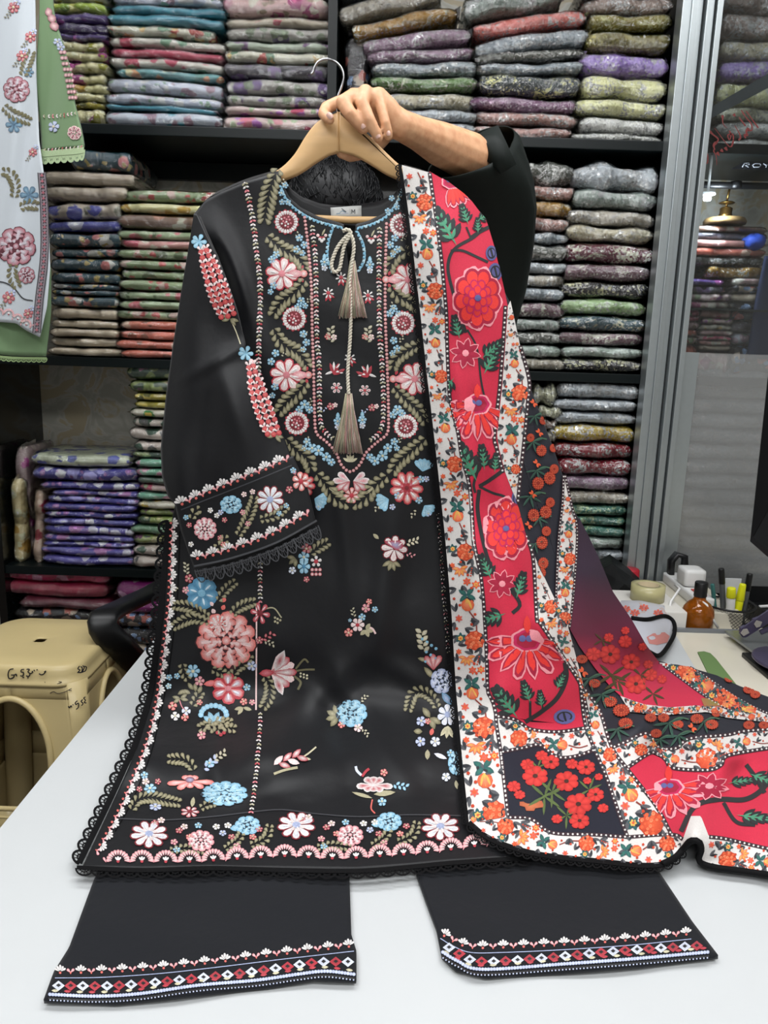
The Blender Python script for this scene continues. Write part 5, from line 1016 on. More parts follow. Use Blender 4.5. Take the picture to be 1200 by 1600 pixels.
for x, y, h in ((1029, 1036, .02), (1083, 1043, .014), (1121, 1054, .012), (1155, 1070, .01), (1200, 1085, .01), (1260, 1112, .01), (1000, 1085, .055), (1060, 1110, .034), (1120, 1110, .026), (1180, 1130, .016), (1010, 1145, .060), (1032, 1172, .020), (1057, 1170, .018), (1090, 1152, .042), (1165, 1142, .02), (1052, 1201, .03), (1126, 1190, .040), (1200, 1170, .02),
                (1000, 1240, .026), (1060, 1260, .03), (1120, 1260, .026), (1200, 1260, .03), (1088, 1306, .055), (1066, 1328, .026), (1100, 1345, .018), (1040, 1350, .018), (1140, 1345, .016), (1200, 1365, .014), (1260, 1374, .014), (1260, 1240, .02), (1000, 1355, .018), (1150, 1210, .015), (1030, 1300, .018)):
    dc.append((x, y, tb(x, y, h)))
def dup_bump(X, Y):
    b = .010 * gauss(X, Y, 792, 800, 130, 14, 1.30) - .008 * gauss(X, Y, 822, 790, 110, 14, 1.30) + .010 * gauss(X, Y, 868, 1010, 80, 14, 1.0) + .006 * gauss(X, Y, 720, 640, 110, 14, 1.45) - .005 * gauss(X, Y, 742, 690, 120, 12, 1.45)
    b += .006 * gauss(X, Y, 740, 850, 10, 120, .0) + .012 * gauss(X, Y, 1110, 1175, 90, 14, .15) + .012 * gauss(X, Y, 1000, 1130, 60, 14, -.4) + .010 * gauss(X, Y, 1120, 1230, 14, 70, .5)
    b = b * 1.35 + .0018 * np.sin(X / 13 + Y / 90) + .0012 * np.sin(Y / 19 + X / 33)
    return b
DF = Field(dc, (600, 230, 1300, 1420), dup_bump, .012, 4, 200.0, 3e-4)
dup = empty('printed_shawl', tuple(onz(950, 1340, TZ + .012)), 'red, white and navy flower-printed shawl draped over the tunic onto the table', 'shawl')
C0 = [(628, 258), (640, 345), (655, 470), (668, 590), (683, 720), (696, 840), (706, 960), (713, 1080), (722, 1180), (733, 1288)]
C1 = [(671, 270), (687, 380), (697, 480), (699, 540), (702, 605), (705, 631), (716, 675), (722, 713), (731, 746), (736, 778), (740, 843), (746, 875), (752, 905), (757, 955), (761, 1026), (763, 1080), (770, 1095), (775, 1118)]
C1b = C1 + [(775, 1131), (782, 1176), (788, 1225), (794, 1277)]
SIL = [(671, 268), (700, 285), (735, 312), (760, 345), (772, 385), (787, 450), (797, 470), (812, 540), (826, 594), (846, 648), (863, 692), (880, 741), (893, 790), (904, 808), (921, 841), (936, 873), (957, 924), (986, 967), (1009, 1007), (1029, 1034), (1050, 1038), (1083, 1043), (1121, 1054), (1155, 1070), (1200, 1087), (1250, 1110), (1256, 1240), (1250, 1374)]
HEM = [(733, 1288), (760, 1310), (800, 1327), (850, 1339), (940, 1349), (1000, 1355), (1035, 1353), (1055, 1342), (1068, 1328), (1080, 1314), (1090, 1313), (1094, 1326), (1090, 1342), (1100, 1353), (1123, 1359), (1162, 1364), (1200, 1369), (1250, 1374)]
M_navy = pmat('navy_chiffon', '20212b', 0.65, sheen=0.05, bump=.04, bscale=60)
cloth('shawl_cloth', coons([(628, 258), (671, 268)], HEM, C0, SIL, 150, 280), DF, M_navy, dup, -.0022, .0007)
def zone(name, a, b, col, nu=14, nv=60, off=.0006, colf=None):
    Gz = strip_grid(a, b, nu, nv); n = Gz.shape[0] * Gz.shape[1]
    if colf is None: cs = [K_[col]] * n
    else: cs = [colf(x, y) for x, y in Gz.reshape(-1, 2)]
    return cloth(name, Gz, DF, M_print, dup, off, 0, cs)
K_['whit'] = lin('dcd8d4')
REDR = [(671, 268), (700, 285), (735, 312), (760, 345), (772, 385), (787, 450), (793, 478), (789, 540), (784, 605), (776, 679), (779, 700), (789, 739), (807, 787), (820, 835), (832, 872), (838, 964), (844, 974), (882, 1031), (906, 1069), (915, 1105), (922, 1137)]
zone('printed_red_panel', C1, REDR, 'rpan', 30, 130)
zone('printed_red_panel', [(763, 1085), (768, 1100), (775, 1118)], [(922, 1100), (922, 1120), (922, 1137)], 'rpan', 24, 6, .00062) if False else None
# lower strip of the red panel down to its curved edge
zone('printed_red_panel', [(775, 1116), (800, 1120), (830, 1128), (870, 1130), (922, 1128)], [(775, 1119), (800, 1123), (830, 1140), (870, 1144), (922, 1137)], 'rpan', 5, 30, .0007)
B2R = [(797, 470), (812, 540), (826, 594), (824, 627), (818, 692), (811, 757), (808, 786)]
B2L = [(793, 478), (789, 540), (784, 605), (776, 679), (779, 700), (789, 739), (807, 786)]
B3L = [(832, 870), (838, 964), (844, 974), (882, 1031), (906, 1069), (913, 1128), (929, 1172), (947, 1214), (968, 1275), (980, 1308)]
B3R = [(834, 868), (858, 919), (887, 979), (903, 1040), (912, 1076), (937, 1112), (956, 1168), (979, 1201), (1026, 1262), (1050, 1305)]
B4L = [(880, 742), (878, 789), (872, 843), (868, 931), (865, 955)]; B4R = [(882, 742), (893, 792), (901, 830), (896, 919), (889, 981)]
zone('printed_border', C0, C1b, 'whit', 12, 140, .0009)
zone('printed_border', B2L, B2R, 'whit', 10, 50, .0009); zone('printed_border', B3L, B3R, 'whit', 12, 70, .0009); zone('printed_border', B4L, B4R, 'whit', 8, 34, .0009)
T3 = [(775, 1119), (800, 1123), (815, 1131), (830, 1140), (870, 1144), (922, 1137)]; T3b = [(782, 1176), (820, 1169), (844, 1165), (869, 1183), (897, 1183), (930, 1172)]
zone('printed_border', T3, T3b, 'whit', 10, 40, .0009)
N1b = [(794, 1278), (830, 1281), (862, 1302), (925, 1305), (980, 1309)]
zone('printed_navy_panel', T3b, N1b, 'navy', 26, 40, .0006)
H1 = [(733, 1288), (760, 1310), (800, 1327), (850, 1339), (940, 1349), (1000, 1355), (1035, 1353), (1055, 1342), (1070, 1326)]
H0 = [(735, 1270), (794, 1278), (830, 1281), (862, 1302), (925, 1305), (980, 1309), (1050, 1305), (1068, 1312)]
zone('printed_border', H0, H1, 'whit', 10, 80, .0010)
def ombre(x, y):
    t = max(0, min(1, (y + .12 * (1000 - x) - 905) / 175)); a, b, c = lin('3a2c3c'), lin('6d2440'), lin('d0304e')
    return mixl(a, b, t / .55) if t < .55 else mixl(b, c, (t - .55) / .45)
OR = [(904, 808), (921, 841), (936, 873), (957, 924), (986, 967), (1009, 1007), (1029, 1034), (1050, 1052), (1094, 1083), (1150, 1112)]
OL = [(901, 832), (897, 900), (893, 960), (889, 981), (905, 1010), (930, 1045), (955, 1075), (971, 1089), (1005, 1102), (1047, 1107), (1084, 1106), (1130, 1109)]
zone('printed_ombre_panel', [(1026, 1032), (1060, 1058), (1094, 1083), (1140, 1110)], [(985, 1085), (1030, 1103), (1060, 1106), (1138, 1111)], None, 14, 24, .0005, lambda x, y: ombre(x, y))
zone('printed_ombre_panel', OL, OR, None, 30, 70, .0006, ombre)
B5a = [(969, 1088), (1005, 1101), (1047, 1106), (1084, 1103), (1110, 1104), (1150, 1108), (1200, 1116), (1240, 1122)]; B5b = [(985, 1113), (1031, 1118), (1068, 1116), (1105, 1113), (1135, 1122), (1170, 1126), (1215, 1130), (1245, 1134)]
zone('printed_border', B5a, B5b, 'whit', 6, 50, .0009)
B6a = [(1029, 1035), (1052, 1052), (1094, 1083), (1120, 1100), (1145, 1112)]; B6b = [(1078, 1043), (1100, 1056), (1144, 1086), (1175, 1104), (1205, 1118)]
zone('printed_border', B6a, B6b, 'whit', 10, 30, .0010)
B7a = [(957, 1169), (979, 1159), (1010, 1146), (1029, 1168), (1057, 1170), (1078, 1155), (1136, 1149), (1165, 1143), (1240, 1138)]; B7b = [(979, 1201), (1018, 1176), (1039, 1187), (1052, 1201), (1105, 1204), (1126, 1196), (1137, 1181), (1200, 1170), (1245, 1163)]
zone('printed_border', B7a, B7b, 'whit', 10, 60, .0009)
R2t = B7b; R2b = [(1050, 1305), (1068, 1312), (1074, 1290), (1085, 1272), (1096, 1272), (1107, 1308), (1136, 1312), (1200, 1327), (1248, 1332)]
zone('printed_red_panel', [(979, 1201), (1018, 1178), (1039, 1188), (1052, 1201), (1105, 1204), (1126, 1197), (1137, 1182), (1200, 1171), (1245, 1164)], [(979, 1201), (1026, 1262), (1050, 1305), (1068, 1312), (1080, 1275), (1107, 1308), (1136, 1312), (1200, 1327), (1248, 1332)], 'rpan', 30, 60, .0005)
zone('printed_border', [(1068, 1312), (1080, 1276), (1095, 1276), (1107, 1308), (1136, 1312), (1200, 1327), (1248, 1332)], [(1071, 1325), (1082, 1312), (1090, 1313), (1096, 1350), (1123, 1358), (1200, 1368), (1248, 1373)], 'whit', 10, 50, .0010)

# ---- prints
ring_ = lambda a, b: list(a) + list(b)[::-1]
CL_ALL = ring_(C0 + HEM[1:], SIL[:-1]) ; CL_RED = ring_(C1 + [(800, 1122), (830, 1139), (870, 1143)], REDR); CL_RED2 = ring_([(979, 1201), (1018, 1178), (1039, 1188), (1052, 1201), (1105, 1204), (1126, 1197), (1137, 1182), (1200, 1171), (1245, 1164)], [(979, 1201), (1026, 1262), (1050, 1305), (1068, 1312), (1080, 1275), (1107, 1308), (1136, 1312), (1200, 1327), (1248, 1332)])
CL_NAVY = ring_([(826, 594), (824, 627), (818, 692), (811, 757), (808, 786), (820, 835), (832, 868), (858, 919)], [(826, 594), (846, 648), (863, 692), (879, 741), (877, 789), (871, 843), (867, 931), (864, 955)])
CL_POP = ring_(T3b, N1b)
CLIP = [None]
pr_ = lambda b=.0016: Emb(DF, b)
def dn(e, name): e.clip = e.clip or CLIP[0]; return e.build(name, M_print, dup)
def dotline(a, sp=7.5, r=1.7, wd=6.5):
    e = pr_(.0012); e.line(smoothpoly(a, 120), wd, lin('3a2a30'))
    for k, x, y, q, s_ in e.along(a, sp): e.dot(x, y, r, K_['whit'], None, 6)
    e.build('printed_dot_line', M_print, dup)['kind'] = 'stuff'
for a in (C1b, [(x - 4, y) for x, y in REDR[6:12]] , B2R[1:], REDR[13:], B3L[4:], B3R[4:], B4L, B4R, T3, T3b, N1b, B7a, B7b, R2b[5:], [(794, 1277), (782, 1176)], B6a, B6b, H0[5:]): dotline(a, 7.5 if a not in (B4L, B4R, B6a, B6b) else 5.5, 1.7 if a not in (B4L, B4R, B6a, B6b) else 1.2, 6 if a not in (B4L, B4R, B6a, B6b) else 4)
def bordermotif(A, B, per, ph=0.0, flip=False):
    A, B = smoothpoly(A, 200), smoothpoly(B, 200); M = (A + B) / 2; d = np.r_[0, np.cumsum(np.linalg.norm(np.diff(M, axis=0), axis=1))]
    Lq = d[-1]; n = int(math.ceil(Lq / per)) + 1
    for k in range(-1, n):
        e = pr_(); any_ = False; e.clip = ring_(A, B)
        def loc(s, c):
            t = (k + s + ph) * per
            if t < 3 or t > Lq - 3: return None
            i = int(np.searchsorted(d, t)); i = min(max(i, 1), 198); w_ = np.linalg.norm(B[i] - A[i])
            if w_ < 9: return None
            q = M[i] + (B[i] - A[i]) * (c if not flip else -c); tg = M[i + 1] - M[i - 1]; return q[0], q[1], w_, math.atan2(tg[1], tg[0])
        q = loc(.10, .16)
        if q:
            any_ = True; x, y, w_, a = q; r = w_ * .30
            e.poly([(x + r * (1 + .07 * math.cos(9 * b)) * math.cos(b), y + r * (1 + .07 * math.cos(9 * b)) * math.sin(b)) for b in np.linspace(0, 6.283, 28)[:-1]], K_['orD'], K_['or_'], 0, 0)
            for L_ in range(3):
                for j in range(9 - 2 * L_): b = .4 * L_ + 6.283 * j / (9 - 2 * L_); rr = r * (.78 - .27 * L_); e.dot(x + rr * math.cos(b), y + rr * math.sin(b), r * .17, K_['orL'] if (j + L_) % 2 else K_['or_'], K_['or_'], 6, .0003)
        for s, c, r_, cs in ((.08, -.26, .15, ('yel', 'teal')), (.46, .32, .11, ('yel', 'or_')), (.84, -.28, .10, ('or_', 'coral')), (.44, .06, .11, ('coral', 'or_')), (.24, -.34, .08, ('or_', 'or_'))):
            q = loc(s, c)
            if q:
                any_ = True; x, y, w_, a = q; r = r_ * w_
                for j in range(6): e.leaf(x, y, a + 1.047 * j, r * 1.25, r * .7, K_[cs[1]], K_[cs[1]], 0); e.leaf(x, y, a + 1.047 * j, r * .8, r * .4, K_[cs[0]], None, .0002)
                e.dot(x, y, r * .25, K_['or_'], None, 6, .0004)
        q = loc(.30, -.10)
        if q:
            any_ = True; x, y, w_, a = q
            for j, b in enumerate((-.9, -.3, .3, .9, 1.7, -1.7)): e.leaf(x, y, a + b, w_ * .27, w_ * .11, K_['or_'] if j % 2 else K_['coral'], K_['yel'], .0002)
        q = loc(.30, .28)
        if q:
            x, y, w_, a = q
            for b in (-.6, 0, .6): e.leaf(x - w_ * .1 * math.cos(a), y - w_ * .1 * math.sin(a), a + b, w_ * .36, w_ * .10, K_['grey'], K_['greyD'])
            for j in range(4): e.dot(x + w_ * .08 * j * math.cos(a + .3), y + w_ * .08 * j * math.sin(a + .3), w_ * .03, K_['orD'], None, 5)
        for s, c, b0 in ((.02, -.34, .5), (.14, -.36, -2.2), (.18, .36, .2), (.52, -.28, 1.0), (.64, .36, -2.0), (.76, -.36, 2.6), (.90, .34, .9), (.38, .40, 2.9), (.95, -.12, -1.4), (.27, .10, 1.9), (.48, -.10, -.6), (.66, .22, 1.4), (.84, .10, -1.0), (.04, .40, -.4), (.34, -.38, 2.3), (.88, -.40, .2)):
            q = loc(s, c)
            if q:
                x, y, w_, a = q
                for j in range(2): e.leaf(x, y, a + b0 + .7 * j, w_ * .29, w_ * .10, K_['greyD'] if j else K_['grey'], None)
        for s, c in ((.50, .18), (.36, .12), (.20, -.05), (.55, .38), (.70, -.22), (.80, .22), (.92, .10), (.97, -.36), (.40, -.36), (.62, -.38)):
            q = loc(s, c)
            if q: e.dot(q[0], q[1], q[2] * .05, K_['orD'], None, 5)
        q = loc(.58, .02)
        if q:
            any_ = True; x, y, w_, a = q
            for b in (-2.3, -1.0, .9, 2.2): e.leaf(x, y, a + b, w_ * .30, w_ * .15, K_['teal'], mixl(K_['teal'], K_['grn'], .4), .0002)
        q = loc(.70, .02)
        if q:
            any_ = True; x, y, w_, a = q
            e.dot(x, y, w_ * .20, K_['or_'], K_['orL'], 10, .0002)
            for b in (-.35, 0, .35): e.leaf(x - w_ * .2 * math.cos(a), y - w_ * .2 * math.sin(a), a + b, w_ * .36, w_ * .09, K_['yel'], None, .0004)
        p0, p1, p2 = loc(.78, .05), loc(.90, .22), loc(1.02, .24)
        if p0 and p1 and p2: e.stem([p0[:2], p1[:2], p2[:2]], p0[2] * .045, lin('8a4038'), 12)
        if e.X: dn(e, 'printed_border_flowers')['kind'] = 'stuff'
bordermotif(C0[:], [C1b[i] for i in range(0, len(C1b))], 138, .25)
bordermotif(B2L, B2R, 118, .1); bordermotif(B3L, B3R, 125, .55); bordermotif(B4L, B4R, 92, .3); bordermotif(T3, T3b, 120, .15); bordermotif(H0, H1, 130, .35, True)
bordermotif(B5a, B5b, 60, .2); bordermotif(B6a, B6b, 75, .1); bordermotif(B7a, B7b, 115, .2); bordermotif([(1107, 1310), (1136, 1312), (1200, 1327), (1248, 1332)], [(1100, 1352), (1123, 1358), (1200, 1368), (1248, 1373)], 110, .2)

def spray(x, y, a, l, name='printed_leaf_spray', sq=1.0):
    """dark ragged leaf with a green heart"""
    e = pr_()
    for k in range(5):
        t = .18 + .18 * k; px_, py_ = x + l * t * math.cos(a), y + sq * l * t * math.sin(a)
        for sg in (-1, 1): e.leaf(px_, py_, a + sg * (.95 - .12 * k), l * (.46 - .055 * k), l * .185, K_['stem'], None, 0, sq)
    e.leaf(x + l * .5 * math.cos(a), y + sq * l * .5 * math.sin(a), a, l * .58, l * .22, K_['stem'], None, 0, sq)
    for k in range(4):
        t = .2 + .19 * k; px_, py_ = x + l * t * math.cos(a), y + sq * l * t * math.sin(a)
        for sg in (-1, 1): e.leaf(px_, py_, a + sg * .75, l * (.27 - .03 * k), l * .085, K_['grn'], None, .0003, sq)
    e.leaf(x, y, a, l * .9, l * .08, K_['grn'], None, .0003, sq); dn(e, name)
def stemline(pts, w_): e = pr_(.0013); e.stem(pts, w_, K_['stem'], 40); dn(e, 'printed_stem')
def bloom(x, y, rx, ry, n=9, a0=0.0, name='printed_bloom'):
    e = pr_()
    for k in range(n):
        a = a0 + 6.2832 * k / n; cx, cy = x + rx * .62 * math.cos(a), y + ry * .62 * math.sin(a); r = .36
        e.poly([(cx + rx * r * (1 + .08 * math.cos(5 * b)) * math.cos(b), cy + ry * r * (1 + .08 * math.cos(5 * b)) * math.sin(b)) for b in np.linspace(0, 6.2832, 21)[:-1]], K_['rlite'], None, .0001, 0)
        r = .30; e.poly([(cx + rx * r * math.cos(b), cy + ry * r * math.sin(b)) for b in np.linspace(0, 6.2832, 17)[:-1]], K_['rpanD'], None, .0003, 0)
        r = .21; e.poly([(cx + rx * r * math.cos(b), cy + ry * r * math.sin(b)) for b in np.linspace(0, 6.2832, 15)[:-1]], K_['rfil'], None, .0005, 0)
    for L_, (rr, m) in enumerate(((.42, 9), (.24, 6))):
        for k in range(m):
            a = a0 + .3 * L_ + 6.2832 * k / m; cx, cy = x + rx * rr * math.cos(a), y + ry * rr * math.sin(a)
            e.poly([(cx + rx * .16 * math.cos(b), cy + ry * .16 * math.sin(b)) for b in np.linspace(0, 6.2832, 13)[:-1]], K_['mag'], None, .0007 + .0004 * L_, 0)
            e.poly([(cx + rx * .11 * math.cos(b), cy + ry * .11 * math.sin(b)) for b in np.linspace(0, 6.2832, 13)[:-1]], K_['rfil'], None, .0009 + .0004 * L_, 0)
    e.dot(x, y, rx * .12, K_['vio'], None, 9, .0018); dn(e, name)
def fanbloom(x, y, r, a, sq=1.0, sp=2.7, name='printed_fan_bloom'):
    e = pr_()
    for k in range(8):
        b = a + (k - 3.5) / 7 * sp
        for ln_, wd_, c, lf in ((1.0, .36, 'rlite', 0), (.93, .27, 'rpanD', .0003), (.86, .19, 'rfil', .0005)): e.leaf(x + r * .2 * math.cos(b), y + sq * r * .2 * math.sin(b), b, r * ln_, r * wd_, K_[c], None, lf, sq, 0 if k % 2 else 1)
    for rr, c, lf in ((.46, 'rlite', .0007), (.39, 'mag', .0009), (.30, 'rpanD', .0011)): e.poly([(x + r * rr * (1 + .05 * math.cos(7 * b)) * math.cos(b), y + sq * r * rr * .75 * (1 + .05 * math.cos(7 * b)) * math.sin(b)) for b in np.linspace(0, 6.2832, 29)[:-1]], K_[c], None, lf, 0)
    for dx in (-.14, .05): e.dot(x + r * dx, y - sq * r * .05, r * .10, K_['vio'], None, 8, .0015, sq)
    e.leaf(x, y - sq * r * .2, -1.57, r * .5, r * .22, K_['rfil'], None, .0013); dn(e, name)
def smallbloom(x, y, r, sq=1.0):
    e = pr_()
    for k in range(8): e.leaf(x, y, .2 + .785 * k, r, r * .5, K_['rlite'], None, 0, sq); e.leaf(x, y, .2 + .785 * k, r * .92, r * .40, K_['rpanD'], None, .0003, sq)
    e.dot(x, y, r * .22, K_['rlite'], None, 8, .0008, sq); dn(e, 'printed_small_bloom')
CLIP[0] = CL_RED
stemline([(752, 360), (738, 372), (715, 385), (704, 398), (700, 420), (706, 450), (718, 490), (728, 520)], 5); stemline([(704, 392), (722, 392), (745, 402), (762, 410)], 4); stemline([(735, 372), (728, 355)], 3); stemline([(770, 352), (750, 362), (735, 372)], 6)
stemline([(730, 515), (745, 545), (752, 600), (765, 655)], 3); stemline([(748, 760), (770, 770), (790, 778), (800, 800)], 4); stemline([(748, 760), (765, 750), (785, 735)], 6); stemline([(748, 765), (746, 800), (758, 860), (775, 900), (800, 925), (812, 945), (800, 958)], 6)
stemline([(882, 1035), (884, 1060), (870, 1090), (845, 1112), (820, 1128)], 7); stemline([(828, 1120), (828, 1095)], 4); stemline([(848, 1112), (846, 1095)], 3); stemline([(742, 770), (740, 755), (748, 730)], 4)
for a in ((713, 384, -2.1, 62), (731, 352, -1.9, 32), (746, 366, -1.6, 24), (718, 530, -1.8, 36), (755, 585, -1.1, 46), (710, 590, 2.2, 34), (752, 560, -.7, 40), (744, 752, -2.0, 60), (757, 735, -1.7, 38), (772, 738, -1.5, 28), (768, 905, -2.0, 40), (806, 935, -1.3, 40), (790, 958, 2.8, 44), (808, 1122, -2.2, 56), (828, 1098, -1.9, 34), (846, 1106, -1.7, 26), (868, 1078, -1.1, 30), (745, 345, -.5, 26)): spray(*a)
bloom(745, 466, 40, 52, 9, .2); bloom(790, 826, 38, 52, 9, .5); smallbloom(727, 552, 25); smallbloom(784, 912, 23)
fanbloom(745, 632, 46, 1.75, 1.05); fanbloom(823, 1000, 56, 1.6, .95, 3.0); fanbloom(705, 285, 34, .9, 1, 1.6)
e = pr_()
for (x, y, rx, ry) in ((767, 396, 9, 12), (773, 425, 11, 14), (806, 780, 8, 14), (881, 1120, 17, 12)):
    for s_, c, lf in ((1.0, 'vio', 0), (.72, 'stem', .0003), (.55, 'vio', .0005)): e.poly([(x + rx * s_ * math.cos(b), y + ry * s_ * math.sin(b)) for b in np.linspace(0, 6.2832, 15)[:-1]], K_[c], None, lf, 0)
    e.line([(x - 2, y - ry * .6), (x + 2, y + ry * .6)], 3, K_['stem'], .0008)
dn(e, 'printed_violet_bud')['kind'] = 'stuff'
CLIP[0] = CL_RED2
# right-hand red panel lying on the table
fanbloom(1045, 1232, 52, 1.3, .78, 2.9); smallbloom(1108, 1230, 32, .7); spray(1135, 1225, -.2, 46, sq=.6); spray(1150, 1275, .2, 60, sq=.6); spray(1170, 1210, .5, 50, sq=.7)
stemline([(1065, 1300), (1085, 1262), (1120, 1250), (1165, 1250), (1195, 1230), (1205, 1200)], 8); stemline([(1130, 1255), (1150, 1285), (1180, 1290)], 6); stemline([(1195, 1240), (1180, 1215), (1165, 1195)], 7)
CLIP[0] = CL_NAVY
# navy panels with orange dahlias
def dahlia(x, y, r, sq=1.0):
    e = pr_(); n = 16
    e.poly([(x + r * (1 + .08 * (-1) ** j) * math.cos(6.2832 * j / 32), y + sq * r * (1 + .08 * (-1) ** j) * math.sin(6.2832 * j / 32)) for j in range(32)], lin('ac3f2b'), lin('8a2f24'), 0, 0)
    for rr, m in ((.72, 12), (.42, 8)):
        for j in range(m): a = 6.2832 * j / m; e.dot(x + r * rr * math.cos(a), y + sq * r * rr * math.sin(a), r * .12, lin('cf5f42'), None, 5, .0003, sq)
    dn(e, 'printed_dahlia')
def butterfly(x, y, r):
    e = pr_()
    for a in (.5, 1.3, 3.6, 4.4): e.leaf(x, y, a, r, r * .5, K_['or_'], None)
    dn(e, 'printed_butterfly')
def sprays(x, y, l):
    e = pr_(.0013)
    for a in (-.3, .5, 1.3, 2.2, 3.0): e.leaf(x, y, a, l, l * .18, lin('3a5a4c'), lin('2c4840'))
    e.stem([(x, y), (x + l * .6, y - l * .3), (x + l * 1.2, y - l * .2)], 2, lin('4a6a50')); dn(e, 'printed_leaves')['kind'] = 'stuff'
for q in ((845, 704, 8), (864, 700, 6), (865, 733, 7), (858, 747, 9), (840, 755, 9), (859, 785, 7), (852, 800, 9), (833, 805, 9), (853, 830, 7), (846, 848, 9), (848, 880, 8), (845, 895, 7), (848, 657, 6), (828, 684, 6)): dahlia(*q, 1.1)
for q in ((842, 676, 7), (838, 724, 7), (832, 772, 7), (825, 821, 7), (833, 630, 7)): butterfly(*q)
for q in ((835, 650, 16), (832, 690, 18), (838, 735, 18), (828, 775, 20), (842, 810, 16), (835, 850, 16), (840, 880, 14)): sprays(*q)
CLIP[0] = CL_ALL
for q in ((908, 1030, 9), (928, 1068, 9), (953, 1097, 11), (971, 1111, 13), (978, 1131, 11), (1016, 1122, 9), (1036, 1122, 9), (1059, 1133, 9), (1024, 1146, 9), (1089, 1124, 10), (1112, 1133, 10), (1119, 1116, 7), (1170, 1150 - 16, 9), (1140, 1061, 8), (1170, 1078, 9), (1180, 1086, 8), (1193, 1134, 8)): dahlia(*q, .75)
for q in ((910, 1050, 9), (1082, 1138, 8)): butterfly(*q)
for q in ((920, 1060, 22), (940, 1085, 24), (965, 1140, 22), (1045, 1130, 26), (1060, 1150, 22), (1100, 1128, 20), (1030, 1155, 18)): sprays(*q)
# poppies
def poppy(x, y, r, sq=.75, dark=True):
    e = pr_()
    for k in range(7): a = .4 + .8976 * k; e.leaf(x, y, a, r, r * .72, K_['popD'], K_['pop'], .0002 * (k % 2), sq, 1)
    if dark: e.dot(x, y, r * .2, lin('4a2a24'), None, 8, .0008, sq)
    dn(e, 'printed_poppy')
CLIP[0] = CL_POP
for q in ((836, 1214, 20), (884, 1222, 20), (903, 1258, 22), (860, 1192, 14), (846, 1182, 10), (915, 1200, 15), (893, 1195, 10), (935, 1215, 7), (930, 1243, 14), (942, 1264, 9), (803, 1230, 11), (812, 1243, 9), (870, 1281, 9), (905, 1284, 16), (824, 1196, 11), (917, 1221, 7)): poppy(q[0], q[1], q[2], .8, q[2] > 12)
CLIP[0] = CL_ALL
for q in ((952, 1022, 17), (985, 1034, 15), (993, 1070, 17), (926, 1022, 12), (976, 1002, 11), (950, 996, 8), (976, 985, 7), (1003, 1010, 7), (1016, 1055, 11), (1034, 1062, 8), (1012, 1038, 8)): poppy(q[0], q[1], q[2], .9, q[2] > 14)
for q in ((850, 1245, 30), (862, 1238, 26), (920, 1235, 22), (840, 1200, 18), (885, 1275, 22)):
    e = pr_(.0013)
    for a in (-2.4, -1.2, -.4, .6, 1.6, 2.6): e.leaf(q[0], q[1], a, q[2], q[2] * .16, K_['lgrn'], None)
    dn(e, 'printed_leaves')['kind'] = 'stuff'
for q in ((955, 1055, 26), (1000, 1055, 22), (940, 1000, 16), (1020, 1085, 20), (965, 1065, 26)):
    e = pr_(.0013)
    for a in (-2.4, -.6, .4, 1.2, 2.6): e.leaf(q[0], q[1], a, q[2], q[2] * .2, lin('4d4228'), None)
    dn(e, 'printed_leaves')['kind'] = 'stuff'
e = pr_(); e.poly([(812, 1254), (846, 1252), (850, 1262), (836, 1264), (834, 1268), (822, 1268), (820, 1262), (812, 1260)], lin('a8583c'), lin('c0704a'), 0, 0); dn(e, 'printed_vase')
e = pr_(); e.poly([(1095, 1092), (1132, 1092), (1140, 1104), (1100, 1105)], lin('a8704a'), lin('8a8a4a'), 0, 0); dn(e, 'printed_vase')
# lace edging
e = Emb(DF, .0008); e.lace([(x - 3, y) for x, y in C0], 7.5, -1, None, 9); e.build('lace_trim', M_lace, dup)
e = Emb(DF, .0012); e.lace(HEM[:9], 9, -1, None, 14); e.line(smoothpoly([(x, y - 2) for x, y in HEM[:9]], 70), 7, K_['lace'], .0006); e.build('lace_trim', M_lace, dup)
mbh = MB(); hp = smoothpoly(HEM[6:], 60); W = DF.P(hp[:, 0], hp[:, 1] , .003); mbh.tube(W, .0046, 7); mbh.build('lace_trim', M_lace, dup)
# far end of the shawl lying behind, turned back on itself
ff = [(x, y, tb(x, y, h)) for x, y, h in ((960, 935, .03), (1000, 930, .06), (1040, 945, .045), (980, 985, .06), (1030, 985, .05), (1052, 965, .03), (1000, 1020, .05), (1035, 1022, .02), (1045, 1000, .02), (975, 960, .07))]
EF = Field(ff, (940, 900, 1080, 1050), None, .006)
M_sheer = pmat('sheer_chiffon', 'b9bac2', 0.6, sheen=0.3)
Ge = coons([(962, 938), (1000, 938), (1038, 946)], [(985, 1002), (1005, 1018), (1030, 1026)], [(962, 938), (972, 970), (985, 1002)], [(1038, 946), (1052, 975), (1046, 1005), (1030, 1026)], 22, 20)
fe = cloth('shawl_end', Ge, EF, M_sheer, dup, 0, .0006); fe['label'] = 'turned-back end of the shawl with pale sheer underside'
e = Emb(EF, .0010); e.poly([(1010, 996), (1020, 990), (1038, 988), (1046, 994), (1042, 1004), (1026, 1008), (1014, 1006)], lin('c8827c'), None, 0, 0); e.poly([(966, 944), (1000, 942), (1036, 950), (1044, 962), (1030, 966), (985, 966), (970, 964)], lin('c8b8b4'), None, 0, 0)
for x, y in ((978, 952), (1006, 950), (1028, 958), (992, 958)): e.flower(x, y, 8, 7, K_['coral'], K_['or_'], .2, .7)
mk('printed_end_flowers', EF.P(np.array(e.X), np.array(e.Y), np.array(e.O)), e.f, M_print, fe, True, e.C)
mbh = MB()
for pth in ([(986, 968), (1010, 970), (1036, 964), (1050, 972), (1052, 990), (1042, 1010), (1028, 1026), (1012, 1020), (996, 1010)],):
    hp = smoothpoly(pth, 50); mbh.tube(EF.P(hp[:, 0], hp[:, 1], .004), .0055, 7)
